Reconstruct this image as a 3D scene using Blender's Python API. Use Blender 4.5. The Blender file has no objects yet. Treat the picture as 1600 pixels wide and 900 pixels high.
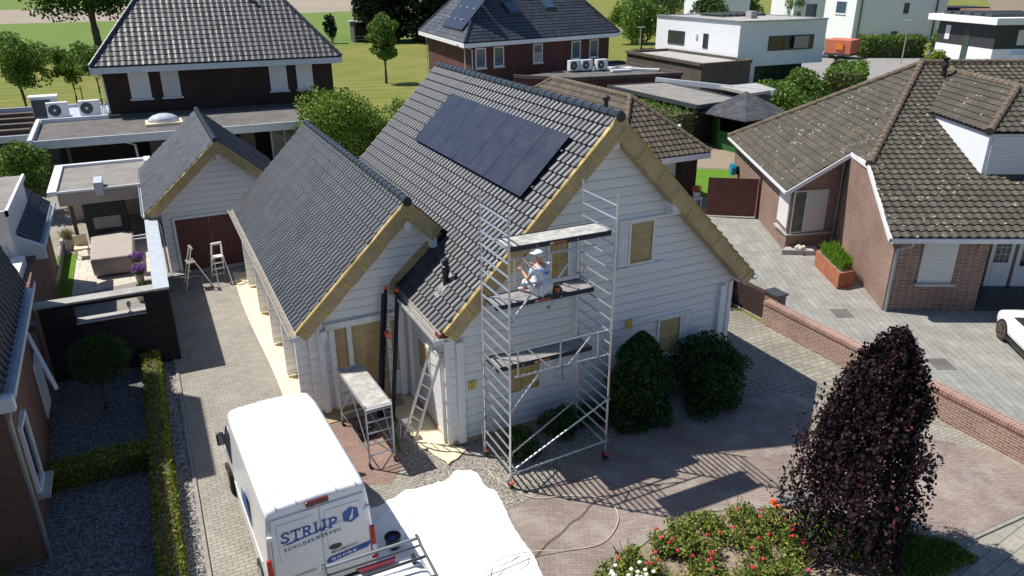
import bpy, bmesh, math, random
import numpy as np
from mathutils import Matrix, Vector
R = math.radians
sc = bpy.context.scene
COL = sc.collection
# ---------------------------------------------------------------- camera, world, sun, exposure
def cam_axes(pitch, yaw, roll):
    pi, ya, ro = R(pitch), R(yaw), R(roll)
    fw = Vector((-math.sin(ya)*math.cos(pi), math.cos(ya)*math.cos(pi), -math.sin(pi)))
    r = Vector((math.cos(ya), math.sin(ya), 0)); u = r.cross(fw)
    return fw, r*math.cos(ro)+u*math.sin(ro), -r*math.sin(ro)+u*math.cos(ro)
fw, rt, up = cam_axes(22.653, -25.794, -0.312)
cd = bpy.data.cameras.new('camera'); cam = bpy.data.objects.new('camera', cd); COL.objects.link(cam)
cd.sensor_width = 36; cd.lens = 1183.234/1600*36; cd.clip_end = 3000; cd.clip_start = .1
m = Matrix((rt, up, -fw)).transposed().to_4x4(); m.translation = Vector((-5.461, -14.849, 10.804))
cam.matrix_world = m; sc.camera = cam
w = bpy.data.worlds.new('World'); sc.world = w; w.use_nodes = True
nt = w.node_tree; bg = nt.nodes['Background']; sky = nt.nodes.new('ShaderNodeTexSky')
sky.sky_type = 'NISHITA'; sky.sun_disc = False
LD = Vector((3.03, -2.78, -6.4)).normalized()
sky.sun_elevation = R(57.3); sky.sun_rotation = math.atan2(-LD.x, -LD.y)
sky.air_density = 1.0; sky.dust_density = 0.6; sky.ozone_density = 6.0
nt.links.new(sky.outputs[0], bg.inputs[0]); bg.inputs[1].default_value = 0.084
sl = bpy.data.lights.new('sun', 'SUN'); so = bpy.data.objects.new('sun', sl); COL.objects.link(so)
sl.energy = 4.6; sl.angle = R(0.53); sl.color = (1, .95, .87)
so.rotation_euler = LD.to_track_quat('-Z', 'Y').to_euler()
vs = sc.view_settings; vs.view_transform = 'Standard'; vs.look = 'None'; vs.gamma = 1; vs.exposure = 0.36
vs.use_curve_mapping = False
# ---------------------------------------------------------------- materials
def new_mat(name, rough=.7, metal=0., spec=.5):
    m = bpy.data.materials.new(name); m.use_nodes = True
    n = m.node_tree; b = n.nodes['Principled BSDF']
    b.inputs['Roughness'].default_value = rough; b.inputs['Metallic'].default_value = metal
    b.inputs['Specular IOR Level'].default_value = spec
    return m, n, b
def c4(c): return (c[0], c[1], c[2], 1)
def nd(n, t, **k):
    x = n.nodes.new(t)
    for a, v in k.items(): setattr(x, a, v)
    return x
def coords(n, out='Object'): return nd(n, 'ShaderNodeTexCoord').outputs[out]
def noise(n, vec, scale, detail=4, rough=.6):
    x = nd(n, 'ShaderNodeTexNoise'); x.inputs['Scale'].default_value = scale
    x.inputs['Detail'].default_value = detail; x.inputs['Roughness'].default_value = rough
    n.links.new(vec, x.inputs['Vector']); return x.outputs['Fac']
def ramp(n, fac, stops):
    x = nd(n, 'ShaderNodeValToRGB'); e = x.color_ramp.elements
    while len(e) < len(stops): e.new(.5)
    for i, (p, c) in enumerate(stops): e[i].position = p; e[i].color = c4(c)
    n.links.new(fac, x.inputs[0]); return x.outputs[0]
def mix(n, fac, a, b, mode='MIX'):
    x = nd(n, 'ShaderNodeMix', data_type='RGBA', blend_type=mode)
    for s, v in ((x.inputs[0], fac), (x.inputs[6], a), (x.inputs[7], b)):
        if isinstance(v, (int, float)): s.default_value = v
        elif isinstance(v, tuple): s.default_value = c4(v)
        else: n.links.new(v, s)
    return x.outputs[2]
def math_n(n, op, a, b=0.):
    x = nd(n, 'ShaderNodeMath', operation=op)
    for s, v in ((x.inputs[0], a), (x.inputs[1], b)):
        if isinstance(v, (int, float)): s.default_value = v
        else: n.links.new(v, s)
    return x.outputs[0]
def bump(n, b, h, dist=.01, st=1.):
    x = nd(n, 'ShaderNodeBump'); x.inputs['Distance'].default_value = dist; x.inputs['Strength'].default_value = st
    n.links.new(h, x.inputs['Height']); n.links.new(x.outputs[0], b.inputs['Normal'])
def sh(c, k): return tuple(min(1, v*k) for v in c)
def plain(name, c, rough=.6, metal=0., var=.18, scale=3., bmp=0., bscale=40., spec=.5):
    m, n, b = new_mat(name, rough, metal, spec); v = coords(n)
    f = noise(n, v, scale, 5)
    n.links.new(ramp(n, f, [(.3, sh(c, 1-var)), (.7, sh(c, 1+var))]), b.inputs['Base Color'])
    if bmp: bump(n, b, noise(n, v, bscale, 3), bmp)
    return m
def xy_brick(name, c1, c2, mortar, bw, bh, ms=.008, vert=True, rough=.85, rot=0., dirt=.25, dscale=.6, offs=.5, bmp=.004, tint=None):
    """bricks: vertical walls use (x+y, z); ground uses (x, y)"""
    m, n, b = new_mat(name, rough, 0, .3); v = coords(n)
    if vert:
        s = nd(n, 'ShaderNodeSeparateXYZ'); n.links.new(v, s.inputs[0])
        cb = nd(n, 'ShaderNodeCombineXYZ'); n.links.new(math_n(n, 'ADD', s.outputs[0], s.outputs[1]), cb.inputs[0])
        n.links.new(s.outputs[2], cb.inputs[1]); vec = cb.outputs[0]
    else:
        mp = nd(n, 'ShaderNodeMapping'); mp.inputs['Rotation'].default_value = (0, 0, rot)
        n.links.new(v, mp.inputs[0]); vec = mp.outputs[0]
    t = nd(n, 'ShaderNodeTexBrick'); n.links.new(vec, t.inputs['Vector'])
    t.offset = offs; t.inputs['Scale'].default_value = 1
    t.inputs['Color1'].default_value = c4(c1); t.inputs['Color2'].default_value = c4(c2); t.inputs['Mortar'].default_value = c4(mortar)
    t.inputs['Mortar Size'].default_value = ms; t.inputs['Brick Width'].default_value = bw; t.inputs['Row Height'].default_value = bh
    t.inputs['Mortar Smooth'].default_value = .3
    f = noise(n, v, dscale, 6, .65); f2 = noise(n, v, 14, 4, .7)
    col = mix(n, 1., t.outputs['Color'], ramp(n, f, [(.3, (1-dirt,)*3), (.7, (1+dirt*.5,)*3)]), 'MULTIPLY')
    col = mix(n, .6, col, ramp(n, f2, [(.3, (.75,)*3), (.7, (1.2,)*3)]), 'MULTIPLY')
    if tint:
        f3 = noise(n, v, 1.3, 5, .7); col = mix(n, ramp(n, f3, [(.5, (0, 0, 0)), (.7, (.8, .8, .8))]), col, tint)
    n.links.new(col, b.inputs['Base Color'])
    bump(n, b, t.outputs['Fac'], -bmp)
    return m
def tile_mat(name, c, rough, var=.3, lichen=None, spec=.5, gw=.1, joint_shade=.22, dbl=False, course_shade=.3):
    m, n, b = new_mat(name, rough, 0, spec)
    uv = nd(n, 'ShaderNodeUVMap').outputs[0]
    su = nd(n, 'ShaderNodeSeparateXYZ'); n.links.new(uv, su.inputs[0])
    fl = nd(n, 'ShaderNodeVectorMath', operation='FLOOR'); n.links.new(uv, fl.inputs[0])
    wn = nd(n, 'ShaderNodeTexWhiteNoise', noise_dimensions='2D'); n.links.new(fl.outputs[0], wn.inputs['Vector'])
    col = ramp(n, wn.outputs['Value'], [(0, sh(c, 1-var)), (1, sh(c, 1+var))])
    v = coords(n)
    col = mix(n, .8, col, ramp(n, noise(n, v, 1.2, 6, .7), [(.3, (.7,)*3), (.7, (1.25,)*3)]), 'MULTIPLY')
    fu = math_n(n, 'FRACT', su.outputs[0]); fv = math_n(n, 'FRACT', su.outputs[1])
    g1 = ramp(n, fu, [(0, (0, 0, 0)), (.035, (1, 1, 1)), (1-gw, (1, 1, 1)), (1-gw*.4, (0, 0, 0))]); g2 = ramp(n, fv, [(.0, (course_shade,)*3), (.09, (1, 1, 1)), (.94, (1, 1, 1)), (1, (.6,)*3)])
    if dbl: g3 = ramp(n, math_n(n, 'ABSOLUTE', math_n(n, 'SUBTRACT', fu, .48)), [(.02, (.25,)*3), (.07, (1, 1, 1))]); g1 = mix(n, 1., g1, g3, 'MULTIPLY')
    gr = mix(n, 1., g1, g2, 'MULTIPLY'); col = mix(n, gr, mix(n, 1., col, (joint_shade,)*3, 'MULTIPLY'), col)  # joints and course edges darkened to paint in groove occlusion and overlap shade
    if lichen:
        c2 = ramp(n, noise(n, v, .8, 5, .7), [(.4, (1, 1, 1)), (.75, (1.15, 1.03, .8))])
        col = mix(n, .8, col, c2, 'MULTIPLY')
        vo = nd(n, 'ShaderNodeTexVoronoi'); vo.inputs['Scale'].default_value = 4.2; n.links.new(v, vo.inputs['Vector'])
        spot = math_n(n, 'LESS_THAN', vo.outputs['Distance'], .2)
        keep = math_n(n, 'GREATER_THAN', noise(n, v, 1.1, 3), .52)
        col = mix(n, math_n(n, 'MULTIPLY', math_n(n, 'MULTIPLY', spot, keep), .8), col, lichen)
        col = mix(n, .5, col, ramp(n, noise(n, v, 22, 4, .8), [(.35, (.5,)*3), (.7, (1.5,)*3)]), 'MULTIPLY')
    n.links.new(col, b.inputs['Base Color'])
    r = ramp(n, wn.outputs['Value'], [(0, (rough*.85,)*3), (1, (min(1, rough*1.2),)*3)]); n.links.new(r, b.inputs['Roughness'])
    bump(n, b, noise(n, v, 60, 3), .004)
    return m
def leaf_mat(name, stops, rough=.55, trans=.25, spec=.3):
    m, n, b = new_mat(name, rough, 0, spec)
    uv = nd(n, 'ShaderNodeUVMap').outputs[0]; s = nd(n, 'ShaderNodeSeparateXYZ'); n.links.new(uv, s.inputs[0])
    col = ramp(n, s.outputs[0], stops)
    n.links.new(col, b.inputs['Base Color'])
    if trans:
        tr = nd(n, 'ShaderNodeBsdfTranslucent'); n.links.new(col, tr.inputs[0])
        mx = nd(n, 'ShaderNodeMixShader'); mx.inputs[0].default_value = trans
        n.links.new(b.outputs[0], mx.inputs[1]); n.links.new(tr.outputs[0], mx.inputs[2])
        n.links.new(mx.outputs[0], n.nodes['Material Output'].inputs[0])
    return m
def siding_mat(name, c, step=.24, axis=2, groove=.022, dark=.45):
    m, n, b = new_mat(name, .55, 0, .4); v = coords(n)
    s = nd(n, 'ShaderNodeSeparateXYZ'); n.links.new(v, s.inputs[0])
    fr = math_n(n, 'FRACT', math_n(n, 'DIVIDE', s.outputs[axis], step))
    g = ramp(n, fr, [(0, (0, 0, 0)), (groove, (0, 0, 0)), (groove*2.2, (1, 1, 1)), (1, (.96, .96, .96))])
    mp = nd(n, 'ShaderNodeMapping'); mp.inputs['Scale'].default_value = (.6, .6, 9); n.links.new(v, mp.inputs[0])
    f = noise(n, mp.outputs[0], 1.5, 5, .7)
    col = mix(n, 1., c, ramp(n, f, [(.3, (.90, .90, .89)), (.65, (1.03,)*3)]), 'MULTIPLY')
    blk = noise(n, v, 5, 4, .8)
    col = mix(n, ramp(n, blk, [(.64, (0, 0, 0)), (.72, (.42, .42, .42))]), col, (.42, .33, .27))
    col = mix(n, g, tuple(x*dark for x in c), col)
    n.links.new(col, b.inputs['Base Color']); bump(n, b, g, .012)
    return m
def grass_mat(name, c1, c2, scale=.15, stripes=0., c3=None):
    m, n, b = new_mat(name, .95, 0, .1); v = coords(n)
    col = ramp(n, noise(n, v, scale, 8, .7), [(.3, c1), (.7, c2)])
    if c3: col = mix(n, ramp(n, noise(n, v, scale*.35, 4, .6), [(.45, (0, 0, 0)), (.65, (.7, .7, .7))]), col, c3)
    if stripes:
        mp = nd(n, 'ShaderNodeMapping'); mp.inputs['Rotation'].default_value = (0, 0, R(14)); n.links.new(v, mp.inputs[0])
        wv = nd(n, 'ShaderNodeTexWave', bands_direction='Y'); wv.inputs['Scale'].default_value = stripes; wv.inputs['Distortion'].default_value = .6
        n.links.new(mp.outputs[0], wv.inputs[0])
        col = mix(n, .5, col, ramp(n, wv.outputs['Fac'], [(.2, (.85,)*3), (.8, (1.15,)*3)]), 'MULTIPLY')
    col = mix(n, .6, col, ramp(n, noise(n, v, 6, 4, .8), [(.3, (.72,)*3), (.7, (1.25,)*3)]), 'MULTIPLY')
    n.links.new(col, b.inputs['Base Color']); bump(n, b, noise(n, v, 25, 3), .03)
    return m
def gravel_mat(name, cols, scale=28., mortar=.4):
    m, n, b = new_mat(name, .9, 0, .2); v = coords(n)
    vo = nd(n, 'ShaderNodeTexVoronoi'); vo.inputs['Scale'].default_value = scale; n.links.new(v, vo.inputs['Vector'])
    s = nd(n, 'ShaderNodeSeparateColor'); n.links.new(vo.outputs['Color'], s.inputs[0])
    col = ramp(n, s.outputs[0], cols)
    col = mix(n, 1., col, ramp(n, vo.outputs['Distance'], [(.3, (1, 1, 1)), (.75, (mortar,)*3)]), 'MULTIPLY')
    n.links.new(col, b.inputs['Base Color']); bump(n, b, vo.outputs['Distance'], -.02)
    return m
def solar_mat(name):
    m, n, b = new_mat(name, .12, .0, .6); uv = nd(n, 'ShaderNodeUVMap').outputs[0]
    s = nd(n, 'ShaderNodeSeparateXYZ'); n.links.new(uv, s.inputs[0])
    a = math_n(n, 'FRACT', math_n(n, 'MULTIPLY', s.outputs[0], 6)); c = math_n(n, 'FRACT', math_n(n, 'MULTIPLY', s.outputs[1], 10))
    ln = math_n(n, 'MAXIMUM', math_n(n, 'LESS_THAN', a, .04), math_n(n, 'LESS_THAN', c, .05))
    n.links.new(mix(n, ln, (.012, .016, .034), (.026, .033, .055)), b.inputs['Base Color'])
    n.links.new(ramp(n, noise(n, coords(n), 2, 3), [(.3, (.3,)*3), (.7, (.42,)*3)]), b.inputs['Roughness'])
    return m
M = {}
M['tile_main'] = tile_mat('glazed_charcoal_tiles', (.047, .053, .064), .46, .3, spec=.5, gw=.28, joint_shade=.1, course_shade=.0)
M['tile_wing'] = tile_mat('charcoal_tiles', (.044, .050, .062), .48, .25, spec=.45, gw=.38, joint_shade=.06, course_shade=.35)
M['tile_far'] = tile_mat('dark_grey_tiles', (.085, .087, .09), .5, .2, joint_shade=.35)
M['tile_moss'] = tile_mat('weathered_brown_tiles', (.10, .093, .078), .9, .16, lichen=(.42, .40, .32), spec=.2, joint_shade=.4)
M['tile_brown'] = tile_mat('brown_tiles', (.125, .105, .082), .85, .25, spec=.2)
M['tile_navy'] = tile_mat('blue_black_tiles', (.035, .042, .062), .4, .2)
M['ridge'] = plain('ridge_tile', (.028, .034, .045), .32, var=.3)
M['ridge_moss'] = plain('weathered_ridge_tile', (.15, .115, .08), .9, var=.4, scale=5, bmp=.01)
M['shingle'] = xy_brick('bitumen_shingles', (.06, .065, .075), (.1, .105, .115), (.03, .03, .03), .5, .16, .01, False, dirt=.5, dscale=2)
M['siding'] = siding_mat('white_log_siding', (.80, .81, .82), dark=.35)
M['white_wood'] = plain('white_painted_wood', (.76, .77, .76), .5, var=.06, scale=6)
M['white'] = plain('white_trim', (.78, .79, .8), .45, var=.04)
M['render_white'] = plain('white_render', (.80, .82, .84), .85, var=.04, scale=1.5, bmp=.004)
M['render_grey'] = plain('grey_render', (.55, .57, .6), .8, var=.04)
M['gutter_white'] = plain('pale_zinc', (.52, .56, .6), .45, .2, var=.1)
M['zinc'] = plain('zinc', (.34, .36, .37), .5, .6, var=.15)
M['film'] = plain('brown_masking_paper', (.45, .335, .17), .5, var=.18, scale=2.2, bmp=.06, bscale=8)
M['tape'] = plain('yellow_masking_tape', (.62, .47, .09), .5, var=.1)
M['film_cream'] = plain('cream_protective_sheet', (.80, .68, .46), .6, var=.08, scale=3, bmp=.03, bscale=6)
M['alu'] = plain('aluminium', (.62, .63, .65), .38, .85, var=.08)
M['alu_dull'] = plain('worn_aluminium', (.5, .5, .5), .5, .7, var=.15)
M['deck'] = plain('paint_splashed_plywood', (.42, .41, .38), .8, var=.35, scale=5)
M['deck_dark'] = plain('grey_plywood', (.26, .26, .26), .8, var=.3, scale=5)
M['black'] = plain('black_plastic', (.02, .021, .024), .45, var=.3)
M['rubber'] = plain('rubber', (.02, .02, .02), .8, var=.3)
M['navy'] = plain('navy_painted_aluminium', (.02, .025, .045), .4, .2, var=.2)
M['orange'] = plain('orange_plastic', (.75, .12, .03), .45, var=.1)
M['orange_deck'] = plain('orange_deck_sticker', (.42, .12, .06), .6, var=.2, scale=20)
M['brick_dark'] = xy_brick('dark_brick', (.045, .027, .024), (.065, .036, .03), (.03, .022, .02), .22, .065, .008)
M['brick_red'] = xy_brick('maroon_brick', (.11, .045, .038), (.15, .06, .048), (.08, .05, .045), .22, .065, .008)
M['brick_warm'] = xy_brick('red_brown_brick', (.20, .095, .07), (.29, .155, .118), (.38, .34, .29), .22, .068, .012, bmp=.006)
M['brick_garden'] = xy_brick('garden_wall_brick', (.26, .13, .095), (.36, .2, .15), (.5, .46, .4), .24, .075, .012, bmp=.006)
M['brick_garden_cap'] = xy_brick('soldier_course_brick', (.32, .11, .075), (.42, .17, .12), (.5, .45, .4), .075, .5, .01, False, bmp=.006)
M['brick_grey'] = xy_brick('grey_brown_brick', (.095, .08, .07), (.15, .125, .105), (.09, .08, .07), .24, .06, .01)
M['brick_left'] = xy_brick('brown_brick', (.16, .085, .06), (.22, .12, .085), (.16, .12, .1), .22, .065, .01)
M['slab_black'] = xy_brick('black_stacked_slate', (.018, .018, .02), (.035, .035, .038), (.01, .01, .01), .6, .05, .006, bmp=.01)
M['pave_grey'] = xy_brick('grey_clinker_paving', (.31, .29, .25), (.37, .345, .30), (.18, .165, .135), .21, .105, .008, False, dirt=.25, bmp=.003)
M['pave_red'] = xy_brick('red_clinker_paving', (.27, .205, .175), (.33, .265, .23), (.2, .175, .155), .21, .07, .006, False, rot=R(28), dirt=.3, bmp=.003, tint=(.36, .335, .295))
M['pave_red2'] = xy_brick('red_brick_paving', (.26, .165, .135), (.33, .22, .185), (.2, .16, .13), .21, .07, .006, False, rot=0, dirt=.2)
M['pave_side'] = xy_brick('weathered_block_paving', (.26, .245, .20), (.32, .30, .25), (.15, .14, .105), .30, .20, .012, False, rot=R(0), dirt=.3)
M['pave_walk'] = xy_brick('grey_pavement_tiles', (.30, .285, .24), (.36, .34, .285), (.17, .16, .12), .6, .3, .012, False, rot=R(-8), dirt=.25)
M['slabs'] = xy_brick('pale_grey_slabs', (.28, .275, .25), (.33, .32, .29), (.19, .185, .165), .9, .22, .010, False, rot=R(-62), dirt=.25, dscale=1.2)
M['slabs_beige'] = xy_brick('beige_terrace_tiles', (.55, .50, .43), (.60, .55, .47), (.33, .3, .26), .6, .6, .01, False, dirt=.1)
M['kerb'] = plain('concrete_kerb', (.27, .255, .225), .9, var=.2, scale=5)
M['concrete'] = plain('concrete', (.38, .37, .35), .9, var=.2, scale=2, bmp=.004)
M['asphalt'] = plain('pale_road', (.27, .26, .25), .95, var=.12, scale=.8)
M['gravel_light'] = gravel_mat('pale_gravel', [(0, (.24, .21, .17)), (.5, (.38, .35, .3)), (1, (.52, .49, .43))], 26)
M['gravel_dark'] = gravel_mat('slate_gravel', [(0, (.10, .10, .11)), (.5, (.19, .195, .21)), (1, (.31, .315, .33))], 24)
M['gravel_strip'] = gravel_mat('grey_gravel', [(0, (.16, .15, .14)), (.5, (.33, .31, .29)), (1, (.5, .48, .45))], 20)
M['soil'] = plain('bark_soil', (.30, .24, .17), .95, var=.35, scale=9, bmp=.03)
M['bitumen'] = plain('pale_roof_felt', (.24, .225, .205), .95, var=.2, scale=1.2)
M['bitumen_dark'] = plain('dark_roof_felt', (.13, .12, .11), .95, var=.3, scale=1.5)
M['grass'] = grass_mat('mown_grass', (.135, .165, .035), (.215, .225, .06), .25, .12, (.25, .22, .075))
M['field'] = grass_mat('crop_field', (.125, .19, .045), (.165, .23, .06), .06)
M['bare_field'] = grass_mat('bare_field', (.30, .255, .20), (.36, .31, .25), .03)
M['turf'] = grass_mat('artificial_turf', (.10, .20, .02), (.13, .26, .03), 2.)
M['navy_glass'] = plain('dark_window_glass', (.02, .03, .04), .08, var=.3, spec=.8)
M['glass_blue'] = plain('sky_reflecting_glass', (.05, .09, .14), .08, var=.2, spec=1.)
M['green_glass'] = plain('green_window_glass', (.05, .09, .07), .1, var=.5, spec=.8)
M['shutter'] = siding_mat('roller_shutter', (.66, .66, .64), .05, 2, .08, .86)
M['shutter_white'] = siding_mat('white_roller_shutter', (.80, .80, .78), .05, 2, .08, .88)
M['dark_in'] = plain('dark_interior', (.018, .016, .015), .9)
M['door_brown'] = siding_mat('brown_boarded_door', (.13, .045, .035), .11, 0, .08, .5)
M['rust'] = plain('rusty_red_steel', (.13, .04, .03), .6, var=.25, scale=3)
M['corten'] = plain('rust_orange_steel', (.34, .12, .06), .75, var=.25, scale=4)
M['anthracite'] = plain('anthracite_metal', (.05, .055, .06), .5, var=.15)
M['anthr_clad'] = plain('black_facade_cladding', (.035, .037, .04), .7, var=.2)
M['green_wood'] = siding_mat('green_boards', (.035, .16, .045), .14, 2, .08, .5)
M['net'] = plain('green_netting', (.03, .16, .11), .7)
M['van_white'] = plain('white_van_paint', (.82, .83, .84), .25, var=.015, spec=.6)
M['van_rear'] = plain('white_van_door_paint', (.78, .79, .8), .3, var=.04, scale=4)
M['car_white'] = plain('white_car_paint', (.84, .84, .84), .2, var=.01, spec=.6)
M['decal'] = plain('blue_lettering', (.015, .10, .36), .4, var=.05)
M['decal_grey'] = plain('grey_lettering', (.09, .11, .16), .4, var=.05)
M['red_lens'] = plain('red_lamp_lens', (.45, .02, .015), .2, var=.1)
M['maroon_lens'] = plain('maroon_lamp_lens', (.14, .015, .02), .2, var=.1)
M['clear_lens'] = plain('clear_lamp_lens', (.55, .6, .66), .15)
M['sheet'] = plain('white_dust_sheet', (.83, .83, .83), .8, var=.03, bmp=.03, bscale=3)
M['cover'] = plain('taupe_furniture_cover', (.38, .33, .29), .8, var=.08, bmp=.02, bscale=5)
M['skin'] = plain('skin', (.55, .30, .21), .55)
M['shirt'] = plain('blue_white_shirt', (.55, .66, .86), .85, var=.12, scale=8, bmp=.02, bscale=14)
M['trousers'] = plain('white_work_trousers', (.78, .78, .76), .9, var=.08, bmp=.02, bscale=12)
M['cap_white'] = plain('white_cotton', (.82, .82, .82), .9)
M['bark'] = plain('bark', (.12, .09, .065), .95, var=.3, scale=9, bmp=.02)
M['stem'] = plain('purple_brown_twig', (.16, .11, .09), .8, var=.3)
M['terracotta'] = plain('terracotta', (.4, .15, .07), .8)
M['trailer_red'] = plain('orange_red_tarpaulin', (.55, .16, .09), .6, var=.15, scale=1.5)
M['trailer_or'] = plain('bright_orange_print', (.75, .2, .03), .6)
M['blue'] = plain('cobalt_blue', (.02, .03, .28), .4)
M['turq'] = plain('turquoise_plastic', (.0, .22, .36), .4)
M['peb'] = plain('pale_stone', (.62, .56, .48), .8)
M['solar'] = solar_mat('photovoltaic_cells')
M['leaf_violet'] = leaf_mat('violet_blossoms', [(0, (.12,.04,.22)), (.6, (.3,.12,.45)), (1, (.5,.35,.6))]); M['leaf_orange'] = leaf_mat('orange_blossoms', [(0, (.5,.08,.03)), (1, (.85,.3,.1))]); M['tile_far2'] = tile_mat('glossy_black_tiles', (.045,.048,.055), .35, .2, spec=.6); M['brick_garden_cap2'] = xy_brick('soldier_course', (.28,.13,.10), (.37,.19,.15), (.5,.45,.4), .5, .078, .01, False, offs=0, bmp=.006)
M['leaf_maple'] = leaf_mat('maple_leaves', [(0, (.06, .12, .014)), (.5, (.15, .24, .025)), (1, (.29, .39, .05))])
M['leaf_light'] = leaf_mat('fresh_green_leaves', [(0, (.06, .13, .02)), (.5, (.13, .23, .035)), (1, (.22, .33, .06))])
M['leaf_dark'] = leaf_mat('deep_green_leaves', [(0, (.022, .055, .01)), (.5, (.05, .10, .018)), (1, (.10, .17, .03))])
M['leaf_conifer'] = leaf_mat('conifer_needles', [(0, (.006, .014, .005)), (.5, (.012, .026, .009)), (1, (.02, .04, .012))], trans=.05)
M['leaf_hedge'] = leaf_mat('hedge_leaves', [(0, (.10, .15, .015)), (.5, (.20, .26, .025)), (1, (.32, .34, .04))])
M['leaf_hedge_far'] = leaf_mat('laurel_leaves', [(0, (.055, .12, .015)), (.5, (.11, .20, .025)), (1, (.19, .29, .045))])
M['leaf_shrub'] = leaf_mat('dark_shrub_leaves', [(0, (.02, .048, .014)), (.6, (.048, .09, .026)), (1, (.09, .135, .036))], trans=.08, spec=.1, rough=.8)
M['leaf_purple'] = leaf_mat('copper_beech_leaves', [(0, (.012, .007, .009)), (.6, (.03, .016, .02)), (.95, (.065, .034, .042)), (1, (.11, .025, .035))], rough=.62, trans=.06, spec=.22)
M['leaf_rose'] = leaf_mat('rose_leaves', [(0, (.08, .14, .02)), (.5, (.19, .25, .045)), (.85, (.33, .36, .08)), (1, (.3, .17, .06))])
M['petal_red'] = plain('red_petals', (.62, .02, .04), .6, var=.25, scale=20)
M['petal_pink'] = plain('pink_petals', (.75, .05, .14), .6, var=.2, scale=20)
M['petal_white'] = plain('white_petals', (.85, .85, .78), .6)
M['petal_purple'] = plain('purple_petals', (.25, .09, .36), .6, var=.4, scale=20)
M['petal_orange'] = plain('orange_petals', (.75, .22, .08), .6, var=.3, scale=20)
M['grass_tuft'] = leaf_mat('ornamental_grass', [(0, (.07, .16, .01)), (1, (.2, .36, .03))])
M['grass_tuft_y'] = leaf_mat('yellow_grass', [(0, (.25, .24, .09)), (1, (.45, .42, .2))])
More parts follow.
